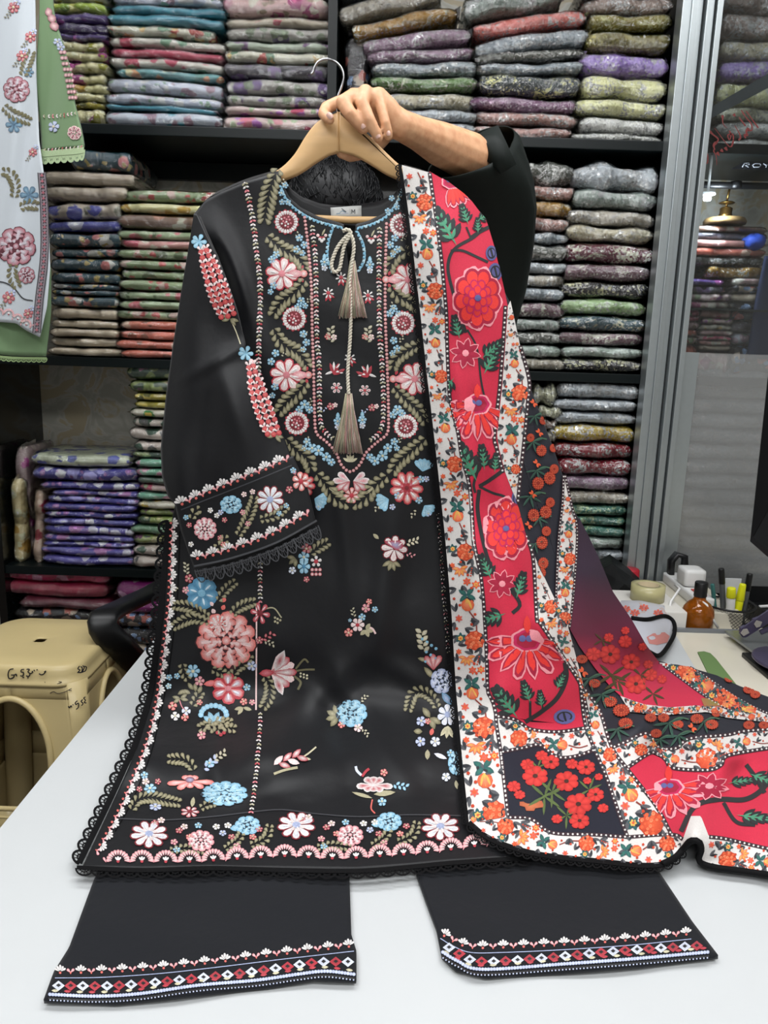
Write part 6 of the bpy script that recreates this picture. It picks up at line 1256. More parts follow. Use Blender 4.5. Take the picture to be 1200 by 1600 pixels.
mk('lace_trim', mbh.v, mbh.f, M_lace, fe)

# ---------------------------------------------------------------- wooden hanger
M_wood = pmat('pale_hanger_wood', 'd2ab78', 0.42, var=0.12, vscale=14, stretch=(1, 1, 6), bump=.03, bscale=80)
M_steel = pmat('steel_hook', '9a9a9c', 0.22, metal=1.0)
HY = 1.434
hang = empty('wooden_hanger', tuple(at(532, 260, HY)), 'pale wooden clothes hanger with steel hook gripped by a raised hand', 'hanger')
def slab(outline, y0, y1, bev=.003):
    """flat board cut to an outline (pixels) between two depths, with eased edges"""
    P = np.array(outline, float); n = len(P); c = P.mean(0); mbx = MB(); rings = []
    base = np.array([at(x, y, (y0 + y1) / 2) for x, y in P])
    nrm = []
    for i in range(n):
        t = base[(i + 1) % n] - base[i - 1]; t[1] = 0; m_ = np.array([-t[2], 0, t[0]]); m_ /= np.linalg.norm(m_) + 1e-9; nrm.append(m_)
    nrm = np.array(nrm); cen = base.mean(0)
    if ((base - cen) * nrm).sum() < 0: nrm = -nrm
    for yy, k in ((y0, -bev), (y0 + bev, 0), (y1 - bev, 0), (y1, -bev)):
        q = base + nrm * k; q[:, 1] = yy; rings.append(q)
    return mbx.rings(rings, True)
armL = smoothpoly([(530, 176), (520, 180), (505, 186), (492, 196), (478, 214), (462, 240), (446, 258), (428, 271), (412, 281)], 40)
armLb = smoothpoly([(418, 296), (440, 284), (468, 272), (492, 256), (512, 244), (530, 238)], 30)
slab(np.vstack([armL, armLb]), HY - .008, HY + .008).build('left_arm', M_wood, hang)
armR = smoothpoly([(530, 176), (540, 182), (556, 194), (580, 216), (604, 240), (626, 260), (650, 276)], 40)
armRb = smoothpoly([(648, 292), (630, 284), (606, 274), (580, 258), (555, 244), (530, 238)], 30)
slab(np.vstack([armR, armRb]), HY - .008, HY + .008).build('right_arm', M_wood, hang)
MB().tube([at(440, 339, HY + .004), at(545, 344, HY), at(655, 344, HY + .004)], .0062, 12).build('cross_bar', M_wood, hang)
hk = smoothpoly([(527, 180), (526, 165), (528, 150), (534, 135), (537, 120), (533, 106), (523, 96), (510, 92), (498, 96), (492, 104), (489, 113), (485, 117)], 50)
MB().tube([at(x, y, HY - .002) for x, y in hk], .0021, 8).build('hook', M_steel, hang)

# ---------------------------------------------------------------- person holding the hanger
def blob_mesh(name, chains, voxel, mat, parent, smooth_it=2):
    """continuous body: tapered limb volumes fused into one surface"""
    mbx = MB(); bm = bmesh.new()
    for pts, radii in chains:
        P = [np.array(q, float) for q in pts]
        for a, b, ra, rb in zip(P[:-1], P[1:], radii[:-1], radii[1:]):
            L_ = np.linalg.norm(b - a); n = max(2, int(L_ / (min(ra, rb) * (.45 if min(ra, rb) < .02 else .2 if min(ra, rb) < .05 else .3))))
            for k in range(n + 1):
                t = k / n; c = a + (b - a) * t; r = ra + (rb - ra) * t
                bmesh.ops.create_icosphere(bm, subdivisions=2, radius=r, matrix=Matrix.Translation(Vector(c)))
    me = bpy.data.meshes.new(name); bm.to_mesh(me); bm.free()
    tmp = bpy.data.objects.new(name + '_tmp', me); COL.objects.link(tmp)
    m = tmp.modifiers.new('r', 'REMESH'); m.mode = 'VOXEL'; m.voxel_size = voxel; m.use_smooth_shade = True
    s_ = tmp.modifiers.new('s', 'SMOOTH'); s_.iterations = smooth_it; s_.factor = .5
    dg = bpy.context.evaluated_depsgraph_get(); ev = tmp.evaluated_get(dg); m2 = bpy.data.meshes.new_from_object(ev)
    V = np.empty(len(m2.vertices) * 3); m2.vertices.foreach_get('co', V); F_ = [tuple(p.vertices) for p in m2.polygons]
    bpy.data.objects.remove(tmp, do_unlink=True); bpy.data.meshes.remove(me); bpy.data.meshes.remove(m2)
    return mk(name, V.reshape(-1, 3), F_, mat, parent)
def skin_mat():
    m, nt, bs, N, L = nodes('warm_skin'); tc = N.new('ShaderNodeTexCoord')
    nz = N.new('ShaderNodeTexNoise'); nz.inputs['Scale'].default_value = 60; nz.inputs['Detail'].default_value = 5; L.new(tc.outputs['Object'], nz.inputs['Vector'])
    cr = N.new('ShaderNodeValToRGB'); cr.color_ramp.elements[0].color = (*lin('cc936c'), 1); cr.color_ramp.elements[1].color = (*lin('e0ae86'), 1); cr.color_ramp.elements[0].position = .3; cr.color_ramp.elements[1].position = .7
    L.new(nz.outputs['Fac'], cr.inputs[0]); L.new(cr.outputs[0], bs.inputs['Base Color']); bs.inputs['Roughness'].default_value = .5
    bs.inputs['Subsurface Weight'].default_value = .12; bs.inputs['Subsurface Radius'].default_value = (.01, .004, .002)
    n2 = N.new('ShaderNodeTexNoise'); n2.inputs['Scale'].default_value = 350; L.new(tc.outputs['Object'], n2.inputs['Vector'])
    bp = N.new('ShaderNodeBump'); bp.inputs['Strength'].default_value = .12; bp.inputs['Distance'].default_value = .002; L.new(n2.outputs['Fac'], bp.inputs['Height']); L.new(bp.outputs[0], bs.inputs['Normal'])
    return m
M_skin = skin_mat()
person = empty('person', (0.10, 2.16, 0), 'person in dark green shirt standing behind the tunic, arm raised to the hanger', 'person')
A3 = lambda x, y, Y: at(x, y, Y)
wrist = A3(627, 196, 1.462); elbow = A3(764, 262, 1.70); shol = A3(752, 470, 2.05)
hd = A3(523, 322, 1.86)                       # head centre
chest = np.array([0.12, 2.13, 1.36]); neckb = np.array([0.02, 2.07, 1.60]); pelvis = np.array([0.10, 2.18, 0.95]); shor = np.array([-0.13, 2.10, 1.50])
chains = [
    # palm and wrist
    ([A3(556, 160, 1.428), A3(580, 158, 1.436), A3(606, 178, 1.452), wrist], [.017, .021, .023, .026]),
    ([A3(572, 150, 1.425), A3(594, 164, 1.440), A3(612, 186, 1.452)], [.016, .021, .024]),
    ([A3(592, 150, 1.435), A3(606, 170, 1.445), A3(618, 192, 1.455)], [.015, .020, .023]),
    # index hooks round the stem, its tip shows left of it
    ([A3(556, 154, 1.430), A3(530, 160, 1.436), A3(510, 168, 1.432), A3(505, 178, 1.416), A3(515, 187, 1.404)], [.0125, .0115, .0105, .0098, .0088]),
    # middle, ring, little finger over the face of the hanger
    ([A3(553, 150, 1.420), A3(536, 160, 1.404), A3(547, 178, 1.394), A3(560, 193, 1.400), A3(567, 201, 1.405)], [.0135, .0128, .0118, .0106, .0096]),
    ([A3(571, 144, 1.420), A3(566, 162, 1.404), A3(577, 187, 1.398), A3(587, 207, 1.403), A3(591, 216, 1.408)], [.0132, .0116, .0108, .0098, .0088]),
    ([A3(590, 148, 1.430), A3(596, 170, 1.418), A3(602, 192, 1.412), A3(606, 206, 1.415), A3(607, 213, 1.418)], [.0122, .0100, .0092, .0086, .0076]),
    # thumb under the hanger
    ([A3(614, 190, 1.470), A3(592, 222, 1.476), A3(568, 238, 1.464), A3(548, 243, 1.450), A3(533, 239, 1.442)], [.019, .0145, .0125, .0115, .0095]),
    # forearm, upper arm
    ([wrist, A3(655, 209, 1.500), A3(690, 226, 1.560), A3(735, 246, 1.630), elbow], [.0265, .030, .040, .047, .040]),
    ([elbow, (elbow + shol) / 2 + [-.02, .03, 0], shol], [.040, .038, .050]),
    ([shol, chest + [.02, -.02, .12], chest], [.058, .09, .11]),
    ([neckb, chest + [0, 0, .1], chest, (chest + pelvis) / 2, pelvis], [.055, .095, .115, .105, .115]),
    ([chest + [-.10, 0, .04], (chest + pelvis) / 2 + [-.07, 0, 0], pelvis + [-.08, 0, 0]], [.09, .09, .10]), ([chest + [.08, 0, .04], (chest + pelvis) / 2 + [.07, 0, 0], pelvis + [.08, 0, 0]], [.09, .09, .10]),
    ([neckb, shor], [.06, .058]), ([shor, np.array([-.19, 2.14, 1.20]), np.array([-.17, 2.10, .96])], [.055, .042, .03]), ([np.array([-.17, 2.10, .96]), np.array([-.165, 2.09, .86])], [.034, .022]),
    ([neckb, (neckb + hd) / 2, hd + [0, .03, -.06]], [.056, .054, .06]),
    ([hd + [0, .01, .005], hd + [0, -.035, -.055]], [.088, .074]), ([hd + [0, -.06, -.10], hd + [0, -.03, -.06]], [.04, .06]),
    ([hd + [0, -.105, -.055], hd + [0, -.115, -.08]], [.012, .016]),                                  # nose
    ([hd + [-.088, .0, -.03], hd + [-.086, -.005, -.06]], [.016, .012]), ([hd + [.088, .0, -.03], hd + [.086, -.005, -.06]], [.016, .012]),
    ([pelvis + [-.085, 0, 0], np.array([0.02, 2.15, .50]), np.array([.01, 2.19, .09])], [.088, .060, .040]), ([pelvis + [.085, 0, 0], np.array([.19, 2.15, .50]), np.array([.20, 2.19, .09])], [.088, .060, .040]),
    ([np.array([.01, 2.19, .05]), np.array([.0, 2.08, .035])], [.045, .034]), ([np.array([.20, 2.19, .05]), np.array([.21, 2.08, .035])], [.045, .034]),
]
body = blob_mesh('body', chains, .0030, M_skin, person, 4)
M_nail = pmat('fingernail', 'e0b8aa', 0.25)
def nail(p, ax, l, w_):
    """small domed plate on a fingertip: p centre, ax direction along the finger"""
    ax = np.array(ax, float); ax /= np.linalg.norm(ax); n = np.array([0, -1.0, .15]); n -= ax * (n @ ax); n /= np.linalg.norm(n); b = np.cross(ax, n); v = []; f = []
    N1, N2 = 6, 7
    for i in range(N1):
        for j in range(N2):
            u = -1 + 2 * i / (N1 - 1); s_ = -1 + 2 * j / (N2 - 1); wdt = w_ * (1 - .18 * u * u)
            v.append(p + ax * l * u * (1 - .15 * s_ * s_) + b * wdt * s_ + n * (.0012 - .0026 * s_ * s_ - .001 * u * u))
    f = [(i * N2 + j, i * N2 + j + 1, (i + 1) * N2 + j + 1, (i + 1) * N2 + j) for i in range(N1 - 1) for j in range(N2 - 1)]
    mk('fingernail', v, f, M_nail, person)
def tipn(x, y, Y, dx, dy, r, l=.0058, w_=.0050):
    p = at(x, y, Y) + np.array([0, -r - .0017, .001]); q = at(x + dx, y + dy, Y) - at(x, y, Y); nail(p, q, l, w_)
tipn(516, 184, 1.405, 5, 5, .0087); tipn(567, 199, 1.405, 6, 8, .0096); tipn(590, 214, 1.408, 4, 8, .0088, .0054, .0048); tipn(607, 211, 1.417, 1, 8, .0078, .0044, .0038)
M_hair = pmat('black_hair', '0b0c0f', 0.45, spec=.3)
# hair: cap plus many curved locks
hc = MB(); rg = random.Random(5)
rings = []
for i in range(13):
    ph_ = -.25 + (math.pi / 2 + .25) * i / 12; r = .106 * math.cos(ph_); z = .106 * math.sin(ph_)
    rings.append([hd + np.array([r * 1.0 * math.cos(t), .015 + r * 1.06 * math.sin(t), z * 1.0 + .004 + .003 * math.sin(5 * t)]) for t in np.linspace(0, 2 * math.pi, 33)[:-1]])
hc.rings(rings, True)
hair = hc.build('hair', M_hair, person)
lk = MB(); crown = np.array([.1, .5, .86]); crown /= np.linalg.norm(crown)
for k in range(1700):
    t = rg.uniform(0, 2 * math.pi); ph_ = math.asin(rg.uniform(-.2, .99)); d = np.array([math.cos(t) * math.cos(ph_), math.sin(t) * math.cos(ph_) * 1.06, math.sin(ph_)])
    p = hd + np.array([0, .015, .004]) + d * .1055; tg = d - crown * .6 + np.array([rg.gauss(.15, .22), rg.gauss(-.2, .2), rg.gauss(0, .2)]); tg -= d * (tg @ d); tg /= np.linalg.norm(tg) + 1e-6; L_ = rg.uniform(.035, .07); lift = rg.uniform(.002, .008)
    pts = []
    for s_ in (0, .3, .6, 1):
        q = p + tg * L_ * s_; q = hd + np.array([0, .015, .004]) + (q - hd - np.array([0, .015, .004])) / np.linalg.norm(q - hd - np.array([0, .015, .004])) * (.1055 + lift * math.sin(3.0 * s_)); pts.append(q)
    lk.tube(pts, [.0008, .0014, .0012, .0002], 3)
lko = lk.build('hair_locks', M_hair, hair); lko['kind'] = 'stuff'
M_eye = pmat('eye', '2a1a14', .2)
for sx in (-1, 1): MB().lathe([(.001, -.010), (.007, -.007), (.010, 0), (.007, .007), (.001, .010)], hd + np.array([sx * .032, -.094, -.045]), 12).build('eye', M_eye, person)

# shirt: torso shell and wide sleeves; the near sleeve has slipped down the raised arm
M_shirt = pmat('dark_green_shirt', '0e1512', 0.6, sheen=.0, spec=.25, bump=.05, bscale=20)
def ring_at(c, ax, ra, rb, up, n=36, wob=0.0, ph=0.0):
    ax = np.array(ax, float); ax /= np.linalg.norm(ax); u = np.array(up, float); u -= ax * (u @ ax); u /= np.linalg.norm(u); v = np.cross(ax, u)
    return [np.array(c) + u * ra * (1 + wob * math.sin(3 * t + ph)) * math.cos(t) + v * rb * (1 + wob * math.cos(4 * t + ph * 2)) * math.sin(t) for t in np.linspace(0, 2 * math.pi, n + 1)[:-1]]
torso = MB().rings([ring_at((.11, 2.16, .84), (0, 0, 1), .24, .135, (1, 0, 0), wob=.03), ring_at((.11, 2.16, 1.0), (0, 0, 1), .23, .135, (1, 0, 0), wob=.02, ph=1), ring_at((.11, 2.15, 1.2), (0, 0, 1), .235, .14, (1, 0, 0), wob=.02, ph=2), ring_at((.10, 2.13, 1.38), (0, 0, 1), .235, .145, (1, 0, 0)), ring_at((.09, 2.11, 1.50), (0, -.1, 1), .23, .125, (1, 0, 0)),
                    ring_at((.06, 2.09, 1.58), (0, -.2, 1), .16, .10, (1, 0, 0)), ring_at((.03, 2.08, 1.62), (0, -.3, 1), .075, .075, (1, 0, 0))], False)
sh_o = torso.build('shirt', M_shirt, person)
# sleeve: silhouette rings sighted on the picture from shoulder up to the opening at the elbow
def slring(xl, yl, xr, yr, Y, dep, wob=.03, ph=0.0):
    a, b = at(xl, yl, Y), at(xr, yr, Y); c = (a + b) / 2; u = (b - a) / 2; n = 40; out = []
    for t in np.linspace(0, 2 * math.pi, n + 1)[:-1]:
        k = 1 + wob * math.sin(3 * t + ph) + wob * .6 * math.sin(5 * t - ph); out.append(c + u * math.cos(t) * (k if abs(math.cos(t)) < .8 else 1) + np.array([0, dep, 0]) * math.sin(t) * k)
    return out
def slring2(l, r, fr, bk, wob=.02, ph=0.0):
    """sleeve ring from its left, right, front and back points"""
    l, r, fr, bk = [at(*q) for q in (l, r, fr, bk)]; c = (l + r) / 2; u = (r - l) / 2; out = []
    for t in np.linspace(0, 2 * math.pi, 49)[:-1]:
        k = 1 + (wob * math.sin(4 * t + ph) + wob * .7 * math.sin(7 * t - ph)) * (abs(math.sin(t)) > .35)
        d = (fr if math.sin(t) < 0 else bk) - c; out.append(c + u * math.cos(t) * k + d * abs(math.sin(t)) * k)
    return out
slv = MB().rings([slring2((650, 620, 2.06), (798, 560, 2.06), (720, 590, 1.94), (720, 590, 2.18)), slring2((660, 540, 2.02), (803, 520, 2.02), (730, 530, 1.89), (730, 530, 2.14), .03, 1), slring2((668, 470, 1.97), (822, 455, 1.97), (740, 462, 1.84), (745, 462, 2.10), .04, 1.6), slring2((668, 400, 1.90), (834, 385, 1.90), (745, 392, 1.77), (755, 392, 2.03), .04, 2.2),
                  slring2((664, 340, 1.83), (839, 325, 1.83), (740, 338, 1.69), (760, 322, 1.96), .04, 2.8), slring2((662, 302, 1.76), (834, 290, 1.77), (735, 305, 1.625), (765, 270, 1.88), .03, 3.4), slring2((664, 280, 1.70), (822, 260, 1.72), (730, 286, 1.585), (770, 235, 1.80), .02, 4), slring2((668, 268, 1.66), (808, 236, 1.69), (728, 277, 1.565), (770, 208, 1.76), .01, 4), slring2((670, 262, 1.64), (800, 224, 1.68), (727, 272, 1.56), (762, 200, 1.74), .0, 4)], False)
so = slv.build('sleeve', M_shirt, person); m = so.modifiers.new('t', 'SOLIDIFY'); m.thickness = .002
# turned flap at the opening
fl = [at(722, 213, 1.63), at(745, 214, 1.625), at(754, 207, 1.615), at(778, 197, 1.615), at(790, 222, 1.60), at(806, 258, 1.60), at(782, 272, 1.585), at(764, 254, 1.60), at(744, 230, 1.615)]
c_ = np.mean(fl, axis=0) + np.array([0, -.012, 0]); mkf = mk('sleeve_flap', [c_] + fl, [(0, 1 + i, 1 + (i + 1) % 9) for i in range(9)], M_shirt, person); m = mkf.modifiers.new('t', 'SOLIDIFY'); m.thickness = .003
sl2 = MB().rings([ring_at(shor + np.array([.06, 0, .02]), (1, 0, .3), .075, .085, (0, 0, 1)), ring_at(shor, (.5, 0, 1), .085, .085, (1, 0, 0)), ring_at((-.17, 2.13, 1.36), (.15, 0, 1), .085, .09, (1, 0, 0)), ring_at((-.19, 2.14, 1.22), (.05, 0, 1), .085, .09, (1, 0, 0))], False)
sl2.build('sleeve', M_shirt, person)
M_pants = pmat('dark_trousers', '15161a', .8)
for x0, x1 in ((.03, .01), (.18, .20)):
    MB().rings([ring_at((x0 + (.0), 2.17, .97), (0, 0, 1), .115, .13, (1, 0, 0)), ring_at((x0, 2.16, .75), (0, 0, 1), .10, .11, (1, 0, 0)), ring_at((x1, 2.15, .48), (0, 0, 1), .082, .088, (1, 0, 0)), ring_at((x1, 2.18, .09), (0, 0, 1), .072, .075, (1, 0, 0))], False).build('trouser_leg', M_pants, person)
M_shoe = pmat('dark_shoe', '121212', .4)
for x in (.0, .21): MB().rings([ring_at((x, 2.24, .045), (0, 1, 0), .045, .040, (1, 0, 0)), ring_at((x, 2.16, .052), (0, 1, 0), .052, .050, (1, 0, 0)), ring_at((x, 2.07, .042), (0, 1, 0), .050, .040, (1, 0, 0)), ring_at((x, 2.01, .028), (0, 1, 0), .032, .025, (1, 0, 0))], True).build('shoe', M_shoe, person)

# ---------------------------------------------------------------- tall plastic stool
M_stool = pmat('cream_plastic', 'c2b080', 0.36, var=.10, vscale=5, bump=.015, bscale=40)
sc_ = onz(62, 1003, .772); SX, SY = sc_[0] - .005, sc_[1] + .015
stool = empty('plastic_stool', (SX, SY, 0), 'tall worn cream plastic stool with marker scribbles left of the table', 'stool')
def rrect(hx, hy, r, n=8):
    out = []
    for cx, cy, a0 in ((hx - r, hy - r, 0), (-hx + r, hy - r, 90), (-hx + r, -hy + r, 180), (hx - r, -hy + r, 270)):
        for k in range(n + 1): a = math.radians(a0 + 90 * k / n); out.append((cx + r * math.cos(a), cy + r * math.sin(a)))
    return out
def srings(prof, r0=.05): return [[(SX + x, SY + y, z) for x, y in rrect(h, h, r0)] for h, z in prof]
# seat: rounded square with a hole in the middle
zt = .772
seat = MB(); outer = rrect(.150, .156, .060); n = len(outer); hole = [(.016 * x / math.hypot(x, y), .016 * y / math.hypot(x, y)) for x, y in outer]
def grow(s_, z): return [(SX + x * s_, SY + y * s_, z) for x, y in outer]
seat.rings([[(SX + x, SY + y, zt - .004) for x, y in hole], [(SX + x, SY + y, zt - .001) for x, y in hole], [(SX + x * 1.25, SY + y * 1.25, zt) for x, y in hole], grow(.3, zt), grow(.6, zt), grow(.93, zt), grow(.985, zt - .004), grow(1.01, zt - .012), grow(1.02, zt - .022), grow(1.04, zt - .036), grow(1.06, zt - .039), grow(1.06, zt - .046), grow(1.04, zt - .046), grow(.99, zt - .02), grow(.9, zt - .012), grow(.3, zt - .008), [(SX + x, SY + y, zt - .004) for x, y in hole]], False)
seat.build('seat', M_stool, stool)
# four flaring sides, each with an upper arch, a rail and a lower arch
def side_z(z): return .157 + (zt - .04 - z) * .075           # half width at height z
def side(k):
    rot = Matrix.Rotation(math.pi / 2 * k, 3, 'Z'); ztop = zt - .040; mbx = MB()
    def pt(u, z):
        h = side_z(z); v = rot @ Vector((u * (h - .030), -h - .004 * (.362 <= z <= .437), z)); return (SX + v.x, SY + v.y, v.z)
    def rows(zl, wl, n=9):                                    # flanks left and right of an opening of half width w
        for sg in (-1, 1):
            V = [pt(sg * (w_ + (1 - w_) * i / (n - 1)), z) for z, w_ in zip(zl, wl) for i in range(n)]
            mbx.add(V, [(a * n + b, a * n + b + 1, (a + 1) * n + b + 1, (a + 1) * n + b) if sg > 0 else (a * n + b, (a + 1) * n + b, (a + 1) * n + b + 1, a * n + b + 1) for a in range(len(zl) - 1) for b in range(n - 1)])
    th_ = np.linspace(0, math.pi / 2, 16)
    rows([0, .12] + [.23 + .132 * math.sin(t) for t in th_], [.58, .58] + [.58 * math.cos(t) for t in th_])
    rows([.362, .40, .437], [0, 0, 0]); rows([.437, .50] + [.565 + .13 * math.sin(t) for t in th_], [.62, .62] + [.62 * math.cos(t) for t in th_]); rows([.695, (.695 + ztop) / 2, ztop], [0, 0, 0])
    o = mbx.build('side_panel', M_stool, stool); m = o.modifiers.new('thickness', 'SOLIDIFY'); m.thickness = .006; m.offset = -1
    # rolled rim round the upper arch and lips on the rail
    pts = []
    for t in np.linspace(math.pi, 0, 25): pts.append((.62 * math.cos(t), .565 + .13 * math.sin(t)))
    pts = [(-.62, .44)] + pts + [(.62, .44)]; path = []
    for u, z in pts: h = side_z(z); v = rot @ Vector((u * (h - .030), -h - .002, z)); path.append((SX + v.x, SY + v.y, v.z))
    MB().tube(path, .0075, 8).build('arch_rim', M_stool, stool)
    for z in (.364, .414, .435):
        h = side_z(z); p = [rot @ Vector((u * (h - .028), -h - .003, z)) for u in (-.98, 0, .98)]; MB().tube([(SX + q.x, SY + q.y, q.z) for q in p], .0055 if z != .414 else .0035, 8).build('rail_lip', M_stool, stool)
for k in range(4): side(k)
for k in range(4):
    rot = Matrix.Rotation(math.pi / 2 * k, 3, 'Z'); pts = []
    for z in np.linspace(.0, zt - .042, 8): h = side_z(z) - .0335; v = rot @ Vector((h, -h, z)); pts.append((SX + v.x, SY + v.y, v.z))
    MB().tube(pts, [.0335] * 8, 20).build('leg', M_stool, stool)
M_ink = pmat('marker_ink', '17141a', .6)
def scribble(strokes, Y0, name='marker_writing', r=.0013):
    mbx = MB()
    for st in strokes:
        q = smoothpoly(st, max(6, len(st) * 4)) if len(st) > 2 else resample(st, 5); mbx.tube([at(x, y, Y0(x, y)) for x, y in q], r, 5)
    o = mbx.build(name, M_ink, stool); o['label'] = 'black hand-drawn marker writing'; return o
def band_y(x, y):                                             # depth of the front skirt of the seat
    return SY - .156 * 1.03 - .0015 + max(0, (x - 118)) ** 2 * 2.4e-5
def leg_y(x, y):
    d = at(x, y, SY - .17)[2]; return SY - side_z(d) - .0055
Z6 = lambda L_: [[(a / 6, 950 + b / 6) for a, b in s_] for s_ in L_]
scribble(Z6([[(125, 570), (90, 580), (75, 620), (85, 660), (120, 655), (132, 630), (105, 628)], [(132, 630), (150, 620), (155, 640)], [(225, 575), (200, 580), (198, 600), (220, 605), (215, 635), (190, 635)], [(250, 575), (275, 575), (262, 600), (280, 615), (270, 640), (245, 635)], [(300, 590), (305, 605), (285, 615)], [(318, 580), (322, 592)], [(345, 575), (350, 585)], [(365, 615), (385, 625), (410, 618), (430, 590), (415, 600)], [(225, 650), (212, 652)], [(265, 652), (258, 655)]]), band_y)
scribble(Z6([[(745, 545), (730, 570), (750, 580), (735, 600), (765, 600), (770, 560), (755, 550)], [(775, 540), (790, 560), (775, 595), (800, 590), (810, 555), (790, 545)], [(725, 605), (760, 605), (790, 595)]]), band_y)
scribble(Z6([[(640, 920), (650, 935), (665, 915), (672, 930)], [(680, 905), (688, 910)], [(725, 870), (705, 890), (715, 905), (735, 890), (735, 930), (715, 950)], [(775, 860), (760, 875), (778, 895), (765, 915)], [(800, 835), (785, 845), (800, 865), (790, 885), (810, 890)]]), leg_y)
scribble(Z6([[(420, 690), (430, 710), (480, 708), (520, 715), (580, 695), (550, 690)], [(470, 800), (500, 785), (540, 800), (600, 790), (670, 755)], [(640, 770), (670, 775)], [(410, 725), (418, 722)]]), lambda x, y: leg_y(x, y), r=.0008)

# ---------------------------------------------------------------- office chair behind the table
M_seat_red = pmat('red_orange_seat', 'b33a20', .7, bump=.1, bscale=200)
ch = empty('office_chair', (-.42, 2.17, 0), 'black office chair with loop armrest and red seat behind the table', 'office chair')
MB().box(-.67, -.18, 1.93, 2.30, .50, .56, bev=.02).build('seat', M_seat_red, ch)
MB().box(-.60, -.24, 2.315, 2.35, .62, 1.02, bev=.012).build('backrest', M_black_plastic, ch)
MB().tube([(-.42, 2.28, .53), (-.42, 2.345, .58), (-.42, 2.345, .68)], .022, 8).build('back_support', M_black_plastic, ch)
def arm(pts):
    P = smoothpoly([(q[0], q[1]) for q in pts], 40); d = np.r_[0, np.cumsum(np.hypot(*np.diff(np.array([(q[0], q[1]) for q in pts]), axis=0).T))]; dd = np.r_[0, np.cumsum(np.hypot(*np.diff(P, axis=0).T))]
    Y_ = np.interp(dd / dd[-1], d / d[-1], [q[2] for q in pts]); return [at(x, y, yy) for (x, y), yy in zip(P, Y_)]
path = arm([(300, 896, 2.24), (240, 925, 2.10), (195, 946, 1.93), (172, 957, 1.80), (160, 968, 1.745), (163, 985, 1.745), (181, 1004, 1.765), (204, 1026, 1.83), (228, 1052, 1.93), (250, 1085, 2.03), (270, 1100, 2.1)])
MB().tube(path, .02, 14, True, (.034, .016, (0.9, .45, 0))).build('armrest', M_black_plastic, ch)
path2 = [(-.17, q[1] + .27, q[2]) for q in path]; MB().tube(path2, .02, 14, True, (.024, .012, (1, 0, 0))).build('armrest', M_black_plastic, ch)
MB().tube([(-.42, 2.12, .14), (-.42, 2.12, .50)], .028, 12).build('gas_column', M_black_plastic, ch)
for k in range(5):
    a = 2 * math.pi * k / 5 + .3; e_ = (-.42 + .15 * math.cos(a), 2.12 + .15 * math.sin(a))
    MB().tube([(-.42, 2.12, .13), (*e_, .075)], [.02, .014], 8).build('base_spoke', M_black_plastic, ch)
    MB().lathe([(.002, -.012), (.028, -.012), (.030, 0), (.028, .012), (.002, .012)], (e_[0], e_[1], .0305), 14, Matrix.Rotation(math.pi / 2, 3, 'X')).build('caster', M_black_gloss, ch)

# ---------------------------------------------------------------- garments hanging at the left edge
M_wcloth = pmat('white_cotton', 'bdc4ca', .7, sheen=.2, bump=.05, bscale=20); M_gcloth = pmat('sage_green_cotton', '6d8862', .7, sheen=.2, bump=.05, bscale=20); M_lgreen = pmat('pale_green_lace', '9fb48a', .75)
def fold(X, Y): return .010 * np.sin(X / 17.0 + Y / 160) + .008 * gauss(X, Y, 25, 200, 12, 220, .05) + .004 * np.sin(Y / 40 + X / 9)
HF = Field([(x, y, 1.93 + .0004 * (x - 60) * -1 + (0 if y < 420 else .0)) for x in (-150, -60, 20, 80, 150) for y in (-200, -50, 100, 250, 400, 600)], (-160, -180, 170, 620), fold, .3)
HF2 = Field([(x, y, 1.975) for x in (-150, -60, 20, 80, 150) for y in (-200, -50, 100, 250, 400, 600)], (-160, -180, 170, 620), lambda X, Y: .008 * np.sin(X / 12 + Y / 200), .3)
wt = empty('white_hanging_tunic', tuple(at(20, 300, 1.95)), 'white embroidered tunic with sage green lining hanging at the left edge', 'tunic')
Gw = coons([(-110, -160), (52, -160)], [(-110, 500), (-40, 498), (0, 503), (25, 505), (40, 516), (62, 527)], [(-110, -160), (-110, 500)], [(52, -160), (55, 0), (57, 120), (61, 220), (68, 270), (75, 330), (78, 420), (73, 480), (62, 527)], 40, 110)
cloth('front_panel', Gw, HF, M_wcloth, wt, 0, .001)
Gg = coons([(-110, 330), (60, 330)], [(-110, 545), (-40, 550), (20, 556), (72, 557)], [(-110, 330), (-110, 545)], [(60, 330), (80, 420), (80, 490), (72, 557)], 24, 30)
cloth('lining_panel', Gg, HF2, M_gcloth, wt, 0, .001)
e = Emb(HF2, .0008); e.lace([(-100, 548), (-40, 553), (20, 559), (73, 560)], 6, -1, lin('8aa070'), 8); e.build('lace_edge', M_print, wt)
gs = empty('green_hanging_sleeve', tuple(at(95, 130, 1.96)), 'sage green sleeve with pink embroidery and lace cuff beside white tunic', 'sleeve')
Gs = coons([(54, -160), (70, -160)], [(57, 232), (90, 230), (125, 226)], [(54, -160), (56, 0), (55, 120), (57, 232)], [(70, -160), (78, 0), (82, 35), (92, 80), (101, 110), (112, 165), (125, 226)], 24, 90)
cloth('sleeve', Gs, HF, M_gcloth, gs, -.014, .006)
e = Emb(HF, -.0125); e.lace([(58, 238), (92, 236), (128, 232)], 15, -1, lin('a8bc94'), 10); e.line([(57, 233), (126, 227)], 5, lin('9fb48a')); e.build('lace_cuff', M_print, gs)
mut = dict(olive=lin('7d7a62'), pink=lin('9d5f6a'), red=lin('84303f'), blue=lin('5f8096'), white=lin('c8c4c4'))
def hem(F_, b): return Emb(F_, b)
e = hem(HF, -.0125)
for (x, y) in [(70, 8), (75, 18), (78, 30)]: e.leaf(x, y, 1.3, 16, 12, mut['pink'], K_['pinkL'])
